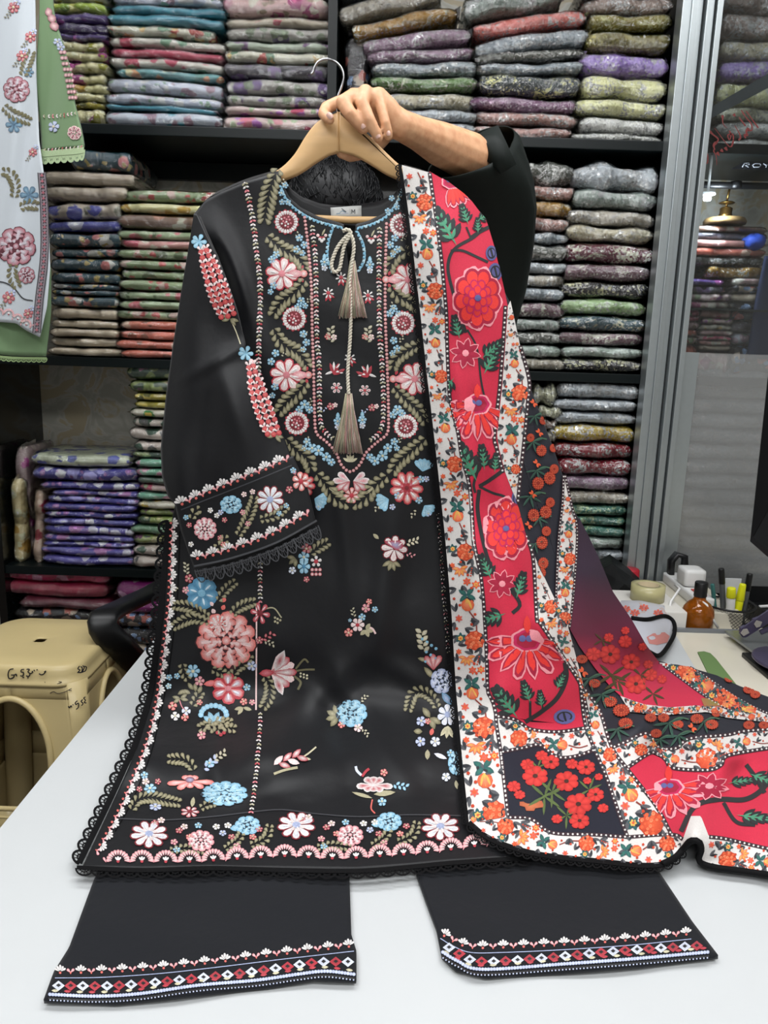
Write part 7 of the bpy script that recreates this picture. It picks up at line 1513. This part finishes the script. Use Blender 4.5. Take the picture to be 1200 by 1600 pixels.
for k in range(9):
    for j in range(2 + (k > 2)): e.dot(88 + k * 1.9 + j * 5.2, 78 + k * 9, 3.3, mut['pink'], K_['pinkL'], 7)
for (x, y) in ((84, 62), (88, 70)): e.blossom(x, y, 6, 'lav')
e.build('embroidered_scale_band', M_thread, gs)
e = hem(HF, -.0125); e.blossom(77, 195, 9, 'lav', 5); e.build('embroidered_flower', M_thread, gs)
e = hem(HF, -.0125); e.rose(111, 205, 11, K_['pinkL'], mut['pink'], 1, 2, 7); e.build('embroidered_flower', M_thread, gs)
for yy in (178, 231): e = hem(HF, -.0122); e.trim([(59, yy + 1), (90, yy), (115 + (yy > 200) * 9, yy - 4)], 7); e.build('embroidered_trim_line', M_thread, gs)
wh = lambda: Emb(HF, .0012)
for kind, x, y, r in (('r', 26, 140, 20), ('r', 26, 385, 30), ('b', 46, 305, 15), ('b', 22, 195, 13), ('b', 45, 113, 8), ('s', 48, 58, 9), ('s', 22, 12, 9), ('s', 52, 238, 7), ('s', 35, 88, 9), ('r', 42, 430, 13), ('s', 14, 465, 10), ('s', 45, 490, 8)):
    e = wh()
    if kind == 'r': e.rose(x, y, r, lin('a8606c'), lin('c9c0c8'), 1, 3, 8, dark=lin('5a2430'))
    elif kind == 'b':
        for a in range(6): e.leaf(x, y, a * 1.05, r, r * .6, lin('4a6a84'), lin('86a8bc'), 0, 1, 1)
    else: e.blossom(x, y, r, 'red', 6); e.blossom(x + 5, y - 8, r * .6, 'lav'); e.sprig(x - 3, y + 4, 2.2, r * 1.5, 'oliveD', 5)
    e.build('embroidered_flower', M_thread, wt)
for pts in ([(5, 165), (20, 178), (35, 185), (48, 190)], [(36, 120), (42, 100), (50, 80)], [(22, 310), (24, 290), (16, 272), (4, 268)], [(30, 325), (45, 320), (60, 322)], [(22, 410), (20, 430), (28, 450)]):
    e = wh(); e.frond(pts, 12, 'oliveD', 6); e.build('embroidered_leaf_vine', M_thread, wt)
e = wh(); p = [(66, 270), (70, 330), (70, 400), (62, 470), (58, 520)]
e.line(smoothpoly(p, 60), 12, lin('8d7f88')); e.line(smoothpoly([(x - 6, y) for x, y in p], 60), 1.5, K_['greyD'], .0004); e.line(smoothpoly([(x + 6, y) for x, y in p], 60), 1.5, K_['greyD'], .0004)
for k, x, y, a, q in e.along(p, 9): e.leaf(x - 4, y - 4, .8, 11, 3, K_['greyD'], None, .0006); e.leaf(x + 4, y - 4, 2.3, 11, 3, K_['greyD'], None, .0006); e.dot(x, y, 2.6, lin('a8606c'), None, 6, .0008)
e.build('embroidered_side_band', M_thread, wt)
e = wh(); e.line(smoothpoly([(-20, 440), (5, 441), (22, 450), (36, 466), (52, 470)], 30), 2, K_['greyD']); e.suns([(-10, 490), (10, 490), (30, 500), (48, 512)], 9, 9, 17); e.build('embroidered_hem_border', M_thread, wt)
M_rod = pmat('rod_steel', '8a8c8e', .3, metal=1)
rod = MB().tube([at(-150, -130, 1.95), at(75, -130, 1.95)], .010, 10); rod.tube([at(60, -130, 1.95), at(60, -330, 1.95)], .006, 8)
tag(rod.build('garment_rail', M_rod), 'steel rail above the frame carrying the hanging garments', 'rail')

# ---------------------------------------------------------------- clutter behind the desk edge
LZ = .735
ledge = tag(MB().box(.62, 1.5, Y_T1 + .0145, YF - .03, LZ - .03, LZ, bev=.002).build('back_ledge', M_marble, None, False), 'low cream marble ledge behind the table edge strip', 'ledge')
led_leg = MB().box(.64, .70, 2.1, 2.3, 0, LZ - .03).build('leg', M_leg, ledge, False); MB().box(1.4, 1.46, 2.1, 2.3, 0, LZ - .03).build('leg', M_leg, ledge, False)
a_, b_ = at(1022, 912, 2.36), at(1066, 960, 2.05)
blockz = LZ + .055
blk = tag(MB().box(at(1040, 930, 2.2)[0], at(1040, 930, 2.2)[0] + .17, 2.06, YF - .035, LZ, blockz, bev=.002).build('marble_block', M_marble, None, False), 'cream marble block carrying the white power strip', 'block')
bx0 = at(1040, 930, 2.2)[0]
ps = empty('power_strip', (bx0 + .07, 2.22, blockz), 'white power strip with two plugs behind the brown bottle', 'power strip')
MB().box(bx0 + .045, bx0 + .10, 2.09, 2.36, blockz, blockz + .032, bev=.008).build('body', M_white_plastic, ps)
MB().box(bx0 + .048, bx0 + .112, 2.19, 2.26, blockz + .033, blockz + .085, bev=.012).build('charger', M_white_plastic, ps)
MB().tube([(bx0 + .06, 2.335, blockz + .03), (bx0 + .058, 2.335, blockz + .075), (bx0 + .075, 2.34, blockz + .095), (bx0 + .098, 2.335, blockz + .09), (bx0 + .102, 2.335, blockz + .05)], .011, 8, True, (.016, .009, (0, 1, 0))).build('black_plug', M_black_plastic, ps)
M_pled = pmat('red_switch', 'c04038', .4)
for y in (2.11, 2.15): MB().box(bx0 + .06, bx0 + .085, y, y + .02, blockz + .0322, blockz + .036, bev=.002).build('switch', M_pled, ps)
cb = MB().tube([at(1055, 914, 2.15)] + [at(x, y, yy) for x, y, yy in ((1062, 920, 2.12), (1048, 940, 2.07), (1044, 962, 2.06), (1048, 978, 2.06))], .0035, 8); tag(cb.build('charging_cable', M_white_plastic), 'white charging cable curving down left of the brown bottle', 'cable')
cb = MB().tube([at(x, y, yy) for x, y, yy in ((1112, 978, 2.03), (1106, 958, 2.03), (1098, 944, 2.03), (1097, 940, 2.03), (1104, 945, 2.02), (1112, 965, 2.02), (1122, 981, 2.015))], .0035, 8); tag(cb.build('charging_cable', M_white_plastic), 'white looped cable right of the brown bottle', 'cable')
# brown bottle
bt = at(1088, 980, 2.045); bh = at(1088, 909, 2.045)[2] - LZ
def amber():
    m, nt, bs, N, L = nodes('amber_glass'); bs.inputs['Base Color'].default_value = (*lin('d07c20'), 1); bs.inputs['Transmission Weight'].default_value = .75; bs.inputs['Roughness'].default_value = .06; bs.inputs['IOR'].default_value = 1.45; return m
bot = empty('brown_bottle', (bt[0], 2.045, LZ), 'amber glass bottle with black cap behind the table edge', 'bottle')
k = bh / .125
MB().lathe([(.002, 0.0005), (.041, .0005), (.043, .004), (.043, .062), (.040, .074), (.030, .088), (.0175, .098), (.0155, .106), (.0155, .112), (.0135, .112), (.0135, .106), (.0155, .097), (.028, .086), (.038, .072), (.0405, .06), (.0405, .004), (.002, .003)], (bt[0], 2.045, LZ), 28).build('glass_body', amber(), bot)
MB().lathe([(.002, .0035), (.040, .0045), (.040, .054), (.002, .054)], (bt[0], 2.045, LZ), 24).build('liquid', pmat('amber_liquid', '8a420c', .1, trans=.7), bot)
zc_ = .098
MB().lathe([(.0168, .107), (.0175, .109), (.0175, bh - .002), (.016, bh), (.002, bh)], (bt[0], 2.045, LZ), 24).build('cap', M_black_plastic, bot)
# wire mesh pen cup
pc = at(1140, 945, 2.12); PX, PY = pc[0], 2.12; rim = at(1140, 944, 2.12)[2]; pr = (at(1178, 944, 2.12)[0] - at(1104, 944, 2.12)[0]) / 2
cup = empty('pen_cup', (PX, PY, LZ), 'black wire mesh pen cup full of markers by the monitor', 'pen cup')
MB().rings([[(PX + (pr + .0035 * math.cos(s_)) * math.cos(t), PY + (pr + .0035 * math.cos(s_)) * math.sin(t), rim + .0035 * math.sin(s_)) for s_ in np.linspace(0, 6.283, 9)[:-1]] for t in np.linspace(0, 6.283, 41)[:-1]], False, True).build('rim', M_black_plastic, cup)
wires = MB()
for sg in (-1, 1):
    for k_ in range(36):
        t0 = 2 * math.pi * k_ / 36; wires.tube([(PX + (pr - .008 * (1 - h)) * math.cos(t0 + sg * h * 1.0), PY + (pr - .008 * (1 - h)) * math.sin(t0 + sg * h * 1.0), LZ + (rim - LZ) * h) for h in np.linspace(0, 1, 7)], .0007, 4)
wo = wires.build('wire_mesh', M_black_plastic, cup); wo['kind'] = 'stuff'
MB().lathe([(.001, 0.0003), (pr - .008, .0003), (pr - .008, .003), (.001, .003)], (PX, PY, LZ), 24).build('base', M_black_plastic, cup)
def pen(name, xt, yt, Yt, xb, Yb, r, mat_top, mat_body, capl, label, flat=False, tipw=1.0):
    T = at(xt, yt, Yt); B = np.array([at(xb, 960, Yb)[0], Yb, LZ + .006]); d = (T - B); L_ = np.linalg.norm(d); d /= L_
    e_ = empty(name, tuple(B), label, 'pen'); c = T - d * capl
    MB().tube([B, B + d * .004, c - d * .002, c], [r * .75, r * .95, r * .95, r * .9], 14).build('barrel', mat_body, e_)
    MB().tube([c, c + d * .002, T - d * .004, T - d * .001, T], [r * .98, r * 1.06, r * tipw, r * tipw * .9, r * tipw * .55], 14).build('cap', mat_top, e_); return e_
M_yel = pmat('neon_yellow', 'e6e61a', .35); M_gry = pmat('grey_barrel', '55585a', .4); M_blk = M_black_plastic; M_tea = pmat('teal_clear', '4a8a86', .15, trans=.5)
pen('marker_pen', 1127, 888, 2.10, 1133, 2.11, .0085, M_blk, M_gry, .046, 'black-capped grey marker pen, tallest in the pen cup')
pen('marker_pen', 1172, 896, 2.13, 1160, 2.13, .0085, M_blk, M_gry, .052, 'black-capped marker leaning at right of the pen cup')
pen('highlighter_pen', 1161, 912, 2.105, 1150, 2.105, .0115, M_yel, M_yel, .05, 'tall neon yellow highlighter in the pen cup', tipw=.8)
pen('highlighter_pen', 1143, 918, 2.085, 1142, 2.09, .0125, M_yel, M_white_plastic, .03, 'short yellow highlighter with white label in the pen cup', tipw=.95)
pen('ballpoint_pen', 1113, 912, 2.10, 1122, 2.10, .006, M_tea, M_tea, .04, 'clear teal pen at left of the pen cup')
tag(MB().box(PX - .012, PX + .035, PY + .020, PY + .023, LZ + .02, at(1148, 907, PY)[2], bev=.0008).build('folded_note', pmat('white_paper', 'd8dade', .7), None, False), 'folded white paper standing in the pen cup', 'paper')
# mesh tray with pens behind the phone stand
tx = at(1190, 960, 2.16)[0]
tray = empty('mesh_tray', (tx + .03, 2.2, LZ), 'black mesh desk tray right of the pen cup', 'tray')
for (x0, x1, y0, y1) in ((tx - .03, tx + .2, 2.10, 2.104), (tx - .03, tx + .2, 2.336, 2.34), (tx - .03, tx - .026, 2.104, 2.336)): MB().box(x0, x1, y0, y1, LZ + .0005, LZ + .055).build('side', M_black_plastic, tray, False)
MB().box(tx - .026, tx + .2, 2.104, 2.336, LZ + .0005, LZ + .004).build('bottom', M_black_plastic, tray, False)
tp = MB().tube([(tx - .01, 2.16, LZ + .045), (tx + .19, 2.20, LZ + .050)], .0045, 10); tag(tp.build('white_pen', M_white_plastic), 'white pen lying across the black mesh tray', 'pen')
# roll of clear tape
tr_ = at(1020, 940, 2.10); M_tape = pmat('yellowish_clear_tape', 'd4cc98', .25, trans=.3)
tpe = empty('tape_roll', (tr_[0], 2.10, LZ), 'roll of clear packing tape lying behind the shawl end', 'tape roll')
zb = at(1020, 946, 2.06)[2]; zt_ = at(1020, 922, 2.06)[2]; rr = (at(1037, 935, 2.1)[0] - at(985, 935, 2.1)[0]) / 2
MB().lathe([(rr * .62, zb), (rr, zb), (rr, zt_), (rr * .62, zt_), (rr * .62, zb)], (tr_[0] - .012, 2.115, 0), 32).build('tape', M_tape, tpe)
MB().lathe([(rr * .56, zb), (rr * .615, zb), (rr * .615, zt_), (rr * .56, zt_), (rr * .56, zb)], (tr_[0] - .012, 2.115, 0), 32).build('core', pmat('cardboard_core', 'b8a888', .8), tpe)
pb = tag(MB().box(tr_[0] - .13, tr_[0] + .065, 2.01, 2.20, LZ, zb - .0008, bev=.003).build('paper_pad', pmat('paper_pad', 'd9d6d0', .7), None, False), 'white paper pad under the tape roll', 'paper pad')
# black pouch at the foot of the shelf frame
bp_ = [at(x, y, yy) for x, y, yy in ((936, 950, 2.22), (1006, 940, 2.22), (1004, 918, 2.24), (985, 900, 2.28), (957, 880, 2.30), (938, 890, 2.30))]
mb_ = MB(); n = len(bp_); back = [q + np.array([.01, .07, .01]) for q in bp_]; cf = np.mean(bp_, 0) + [0, -.03, .01]
mb_.add([cf] + bp_, [(0, 1 + (i + 1) % n, 1 + i) for i in range(n)]); mb_.rings([bp_, back], False); mb_.add([np.mean(back, 0)] + back, [(0, 1 + i, 1 + (i + 1) % n) for i in range(n)])
tag(mb_.build('black_pouch', pmat('black_vinyl', '101112', .35, bump=.2, bscale=30), None, False), 'crumpled black vinyl pouch between shawl and metal frame', 'pouch')
rc = at(984, 893, 2.36); tag(MB().lathe([(.001, rc[2] - .10), (.028, rc[2] - .10), (.030, rc[2] - .096), (.030, rc[2] + .006), (.027, rc[2] + .010), (.001, rc[2] + .010)], (rc[0], 2.36, 0), 20).build('red_tin', pmat('red_tin_paint', 'b02232', .35)), 'red round tin behind the black pouch', 'tin')
# phone stand, plate and disc on the desk
M_plate = pmat('grey_plate', '8b8f90', .25, metal=.6)
pp = [onz(1132, 985, TZ + .018), onz(1183, 1022, TZ + .018), onz(1290, 1010, TZ + .018), onz(1260, 978, TZ + .018)]; pp[0][1] = min(pp[0][1], Y_T1 - .01); pp[3][1] = min(pp[3][1], Y_T1 - .01)
mbp = MB(); mbp.rings([[q - np.array([0, 0, .006]) for q in pp], pp], True)
lap = empty('laptop_stand', tuple(pp[1]), 'grey metal laptop plate lying on the desk under the phone clip', 'stand'); o = mbp.build('plate', M_plate, lap, False)
MB().box(pp[1][0] + .03, pp[1][0] + .25, pp[1][1] + .06, pp[1][1] + .14, TZ - .002, TZ + .0118).build('foot', M_black_plastic, lap, False)
dcn = onz(1238, 1042, TZ + .01); M_purp = pmat('dark_violet_metal', '57516a', .35, metal=.5)
stand = empty('phone_stand', tuple(dcn), 'violet round-base phone stand with padded clip at the right edge', 'phone stand')
r_ = dcn[0] - onz(1173, 1035, TZ + .01)[0]
MB().lathe([(.002, TZ + .0185), (r_ - .004, TZ + .0185), (r_, TZ + .022), (r_, TZ + .027), (r_ - .004, TZ + .029), (.002, TZ + .029)], (dcn[0], dcn[1], 0), 40).build('base', M_purp, stand)
MB().lathe([(.002, TZ + .0), (r_ * .5, TZ + .0), (r_ * .5, TZ + .0184), (.002, TZ + .0184)], (dcn[0] + .02, dcn[1] - .0, 0), 24).build('rubber_foot', M_black_plastic, stand)
ca = at(1188, 988, 1.86); MB().tube([(dcn[0] + .01, dcn[1] + .01, TZ + .03), (dcn[0] + .03, dcn[1] + .05, TZ + .12), tuple(ca + np.array([.06, .0, .03])), tuple(ca)], .007, 10).build('arm', M_purp, stand)
M_pad = pmat('grey_pad', '9a9690', .8)
def quad_prism(px4, Y, th, mat, nm):
    f4 = [at(x, y, Y) for x, y in px4]; b4 = [q + np.array([0, th, 0]) for q in f4]; return MB().rings([f4, b4], True).build(nm, mat, stand, False)
quad_prism([(1156, 990), (1164, 979), (1204, 952), (1210, 962), (1204, 972), (1166, 996), (1160, 996)], 1.86, .006, M_purp, 'clip')
quad_prism([(1158, 990), (1162, 984), (1168, 983), (1171, 989), (1162, 994)], 1.855, .004, M_pad, 'pad'); quad_prism([(1179, 976), (1183, 970), (1191, 972), (1188, 979), (1182, 981)], 1.855, .004, M_pad, 'pad'); quad_prism([(1175, 975), (1178, 968), (1186, 965), (1188, 970), (1180, 976)], 1.862, .01, M_purp, 'jaw'); quad_prism([(1157, 988), (1158, 982), (1165, 978), (1167, 984), (1160, 990)], 1.862, .01, M_purp, 'jaw')
# green mat half under the shawl
gm = [onz(x, y, TZ) for x, y in ((1090, 1019), (1100, 1018), (1110, 1021), (1119, 1030), (1152, 1072), (1175, 1105), (1120, 1080))]
n = len(gm); up = [q + np.array([0, 0, .0009]) for q in gm]; lo = [q + np.array([0, 0, -.002]) for q in gm]
tag(MB().rings([lo, up], True).build('green_mat', pmat('green_mat', '66824e', .7), None, False), 'flat green mat corner between white sheet and marble', 'mat')
# monitor at the right edge
mon = empty('computer_monitor', tuple(at(1215, 880, 1.78)), 'black computer monitor seen from its edge at far right', 'monitor')
mt0, mt1, mb0, mb1 = at(1200, 585, 1.80), at(1330, 560, 1.62), at(1172, 846, 1.80), at(1330, 985, 1.62)
def panel(q4, nrm, th, mat, nm):
    v = np.array(nrm) * th; f4 = [np.array(q) for q in q4]; return MB().rings([f4, [q + v for q in f4]], True).build(nm, mat, mon, False)
nv_ = np.cross(mt1 - mt0, mb0 - mt0); nv_ /= np.linalg.norm(nv_)
if nv_[1] < 0: nv_ = -nv_
ctr = (mt0 + mt1 + mb0 + mb1) / 4
panel([mt0, mt1, mb1, mb0], nv_, .022, M_black_plastic, 'case')
ins = [q + (ctr - q) * .07 - nv_ * .0012 for q in (mt0, mt1, mb1, mb0)]; panel(ins, nv_, .001, M_black_gloss, 'screen')
st0 = np.array([ctr[0] + .06, ctr[1] + .04, 0]); MB().tube([(st0[0], st0[1], TZ), (st0[0], st0[1], ctr[2])], .02, 12).build('stand_post', M_black_plastic, mon); MB().box(st0[0] - .09, st0[0] + .09, st0[1] - .07, st0[1] + .07, TZ - .0023, TZ + .01, bev=.004).build('stand_foot', M_black_plastic, mon)

# ---------------------------------------------------------------- seen through the partition glass
YG = YS + .03
def gl_stack(items, place, group, rest=None): stack(items, place, group, rest, Y=YG + .03, dp=.20)
G5n = 'packets behind the partition glass'
gl_stack([(1128, 1260, -30, 20, 'stau'), (1128, 1262, 18, 60, 'stau'), (1130, 1262, 58, 92, 'skha'), (1128, 1262, 92, 126, 'slav', 2), (1125, 1262, 126, 166, 'syel', 2), (1122, 1260, 164, 190, 'scre', 2), (1120, 1258, 188, 216, 'swht'), (1118, 1256, 214, 238, 'swht')], 'top stack behind clear glass', G5n, BZ[0])
gl_stack([(1096, 1146, 484, 497, 'pkf'), (1098, 1146, 497, 506, 'pnkw'), (1096, 1146, 506, 516, 'crfl'), (1096, 1145, 516, 524, 'bpnk'), (1094, 1143, 524, 532, 'pnkw'), (1094, 1143, 532, 540, 'pkf'), (1093, 1142, 540, 548, 'bei'), (1092, 1142, 548, 562, 'bpnk')], 'pink folded stack behind glass', G5n, BZ[1])
gl_stack([(1074, 1094, 484, 494, 'pnkw'), (1074, 1094, 494, 502, 'red'), (1072, 1093, 502, 514, 'bpnk'), (1070, 1092, 514, 526, 'cor'), (1070, 1091, 526, 538, 'gfl'), (1068, 1090, 538, 562, 'cor')], 'narrow folded stack by frame, behind glass', G5n, BZ[1])
gl_stack([(1148, 1230, 434, 446, 'bpnk'), (1146, 1230, 446, 458, 'bfl'), (1147, 1230, 458, 472, 'cre'), (1146, 1230, 472, 486, 'bfl'), (1146, 1230, 486, 502, 'dtea'), (1146, 1230, 502, 520, 'dkpu'), (1146, 1230, 520, 540, 'lav'), (1146, 1230, 540, 562, 'bfl')], 'dark folded stack behind glass', G5n, BZ[1])
gz = at(1120, 482, YG)[2]
gsh = tag(MB().box(XF1 + .0, XR - .02, YG + .0, YB - .01, gz - .006, gz, bev=.001).build('glass_shelf', pmat('dark_glass_shelf', '1c2422', .15), None, False), 'narrow dark shelf above the pink folded stack behind glass', 'shelf')
gl_stack([(1074, 1130, 436, 446, 'purw'), (1074, 1130, 446, 458, 'dkpu'), (1076, 1145, 458, 470, 'pnkw'), (1076, 1145, 470, 481, 'bpnk')], 'loose pile above the narrow shelf', G5n, gz)
gl_stack([(1080, 1200, 352, 362, 'bro'), (1082, 1200, 362, 374, 'dkpu'), (1078, 1195, 374, 386, 'pkf'), (1080, 1198, 386, 400, 'cor'), (1090, 1200, 400, 414, 'sdkg'), (1110, 1200, 414, 434, 'sgol')], 'clothes pile under the brass pot', G5n, None)
bg = at(1185, 376, YG - .0); bmb = MB(); rings = []
for i in range(9):
    ph_ = -math.pi / 2 + math.pi * i / 8; rings.append([(bg[0] + .035 * math.cos(ph_) * math.cos(t) * (1 + .12 * math.sin(5 * t)), YG + .03 + .035 * math.cos(ph_) * math.sin(t), bg[2] + .024 * math.sin(ph_) + .003 * math.sin(4 * t + i)) for t in np.linspace(0, 6.283, 21)[:-1]])
bmb.rings(rings, True); tag(bmb.build('blue_bundle', pmat('royal_blue_cloth', '2446a8', .6, bump=.3, bscale=40)), 'royal blue cloth bundle on the pile behind glass', 'bundle')
M_brass = pmat('old_brass', '5e4722', .35, metal=.9)
bpz = at(1133, 340, YG + .05); bpx, bpy_ = bpz[0], YG + .05; z0 = at(1133, 352, YG + .05)[2]
pot = empty('brass_pot', (bpx, bpy_, z0), 'brass lidded pot with thin spout rod on the clothes pile', 'pot')
def zz(y): return at(1133, y, YG + .05)[2]
MB().lathe([(.002, zz(351)), (.062, zz(351)), (.064, zz(347)), (.058, zz(342)), (.002, zz(342))], (bpx, bpy_, 0), 28).build('tray', pmat('woven_straw', '6e5836', .6), pot)
MB().lathe([(.002, zz(342)), (.019, zz(342)), (.020, zz(335)), (.018, zz(334)), (.019, zz(326)), (.014, zz(324)), (.004, zz(323)), (.003, zz(320)), (.022, zz(318)), (.024, zz(317)), (.016, zz(315)), (.004, zz(314)), (.002, zz(313))], (bpx, bpy_, 0), 24).build('pot_body', M_brass, pot)
MB().tube([(bpx, bpy_, zz(314)), (bpx + .002, bpy_, zz(300)), (bpx + .005, bpy_, zz(292))], .0035, 8).build('spout_rod', M_brass, pot)
pipe = MB().tube([at(1078, 288, YG + .02), at(1145, 290, YG + .02), at(1260, 292, YG + .02)], .010, 10); pipe.lathe([(.002, -.012), (.016, -.010), (.018, 0), (.016, .010), (.002, .012)], at(1150, 289, YG + .02), 14)
tag(pipe.build('black_rod', M_black_plastic), 'black horizontal rod above the brass pot behind glass', 'rod')
# dark blue coat hanging at the right behind the glass
CF = Field([(x, y, YG + .015) for x in (1140, 1180, 1240) for y in (380, 470, 570)], (1120, 380, 1280, 580), lambda X, Y: .006 * np.sin(X / 7 + Y / 60), .3)
ct = cloth('navy_coat', coons([(1196, 400), (1262, 400)], [(1166, 560), (1258, 562)], [(1196, 400), (1180, 470), (1166, 560)], [(1262, 400), (1258, 562)], 16, 24), CF, pmat('navy_coat_cloth', '17254a', .7), None, 0, .006); tag(ct, 'dark navy coat hanging at right behind the clear glass', 'coat')
# dark sign board with pale letters
M_sign = pmat('dark_sign', '16181e', .4); M_let = pmat('pale_letters', 'b8bcc4', .5)
sb = empty('dark_sign_board', tuple(at(1180, 262, YG + .0)), 'small dark sign board with pale capital letters behind glass', 'sign')
MB().rings([[at(x, y, YG - .006) for x, y in ((1142, 264), (1163, 252), (1250, 254), (1250, 267))], [at(x, y, YG + .004) for x, y in ((1142, 264), (1163, 252), (1250, 254), (1250, 267))]], True).build('board', M_sign, sb, False)
lt = MB()
def lstroke(P_): lt.tube([at(x, y, YG - .0075) for x, y in P_], .0016, 5)
for s_ in ([(1160, 261), (1163, 255), (1170, 254.6), (1171, 257), (1164, 258.5), (1170, 261)], [(1176, 258), (1180, 255.4), (1187, 255.6), (1189, 258), (1186, 260.8), (1178, 261), (1176, 258)], [(1193, 255.6), (1198, 258.5), (1203, 255.6)], [(1198, 258.5), (1197, 261.5)]): lstroke(s_)
lo_ = lt.build('letters', M_let, sb); lo_['label'] = 'pale grey capital letters ROY'
# red brush lettering and grey diagonal band on the clear pane
M_redink = pmat('red_brush_paint', '6e2422', .6); rl = MB(); YP = YF + .0172
def brush(P_, w0, w1):
    q = smoothpoly([(1080 + a / 10, 150 + b / 10) for a, b in P_], 16) if len(P_) > 2 else resample([(1080 + a / 10, 150 + b / 10) for a, b in P_], 8)
    T = np.gradient(q, axis=0); T /= np.linalg.norm(T, axis=1, keepdims=True) + 1e-9; Nn = np.stack([-T[:, 1], T[:, 0]], 1); V = []
    for i in range(len(q)):
        w_ = (w0 + (w1 - w0) * i / (len(q) - 1)) / 20 * (.6 + .4 * math.sin(math.pi * min(1, (i + 1) / 5))); V.append(at(*(q[i] + Nn[i] * w_), YP)); V.append(at(*(q[i] - Nn[i] * w_), YP))
    rl.add(V, [(2 * i, 2 * i + 1, 2 * i + 3, 2 * i + 2) for i in range(len(q) - 1)])
for P_, a, b in (([(855, 230), (940, 350), (1050, 500)], 14, 40), ([(780, 220), (860, 340), (935, 430), (950, 530), (890, 540)], 20, 40), ([(745, 330), (850, 470)], 14, 40), ([(900, 500), (860, 560), (880, 620), (830, 600), (850, 660)], 50, 40), ([(680, 460), (750, 580), (770, 650), (740, 690)], 10, 50), ([(595, 540), (620, 600), (600, 690), (570, 610), (650, 600), (660, 680)], 24, 40), ([(660, 690), (620, 800), (540, 730), (440, 600), (365, 500)], 30, 12), ([(490, 300), (495, 420), (530, 480), (560, 500)], 40, 12), ([(660, 280), (690, 320)], 50, 40), ([(280, 545), (350, 610), (420, 670), (400, 730)], 40, 40), ([(400, 720), (350, 770), (370, 840), (345, 850), (390, 940), (400, 1080)], 50, 8), ([(400, 880), (440, 930)], 50, 50), ([(460, 840), (500, 870)], 50, 50), ([(530, 800), (560, 850)], 50, 50), ([(215, 470), (250, 500)], 50, 40), ([(215, 710), (180, 800), (250, 900), (260, 1000), (240, 1060), (165, 980)], 24, 40)): brush(P_, a, b)
rlo = rl.build('red_lettering', M_redink, part); rlo['label'] = 'red brush-written Arabic script on the clear pane'
M_band = pmat('dark_grey_band', '3a4244', .5)
band = MB(); q4 = [(1100, 174), (1195, 118), (1260, 85), (1260, 112), (1195, 140), (1100, 191)]; band.rings([[at(x, y, YP + .0092 + .002) for x, y in q4], [at(x, y, YP + .0092) for x, y in q4]], True); band.build('diagonal_band', M_band, part, False)
# packets behind the grey film
gl_stack([(1070, 1230, 575 + 24 * k, 599 + 24 * k, ('sgry', 'ssil')[k % 2]) for k in range(13)], 'hazy stack behind grey film', G5n, BZ[2])
# spot lamp behind the glass
slp = at(1105, 310, YG - .026)
sl = empty('spot_lamp', tuple(at(1105, 300, YG - .026)), 'small round glowing spot lamp behind the clear glass', 'lamp')
M_glow = pmat('spot_glow', 'ffffff', .5); g_ = M_glow.node_tree.nodes['Principled BSDF']; g_.inputs['Emission Color'].default_value = (.9, .96, 1, 1); g_.inputs['Emission Strength'].default_value = 14
MB().lathe([(.002, -.008), (.010, -.006), (.012, 0), (.010, .006), (.002, .008)], slp, 16).build('bulb', M_glow, sl)
MB().lathe([(.002, .012), (.022, .010), (.022, .0165), (.002, .0175)], slp, 16).build('housing', M_white_plastic, sl)
MB().tube([slp + np.array([0, 0, .017]), np.array([slp[0], slp[1], BZ[0] - .029])], .004, 8).build('stem', M_white_plastic, sl)
ld = bpy.data.lights.new('spot_lamp_light', 'POINT'); ld.energy = 3.5; ld.shadow_soft_size = .02; ld.color = (.85, .93, 1); lo2 = bpy.data.objects.new('spot_lamp_light', ld); COL.objects.link(lo2); lo2.location = tuple(slp + np.array([.03, 0, -.03]))
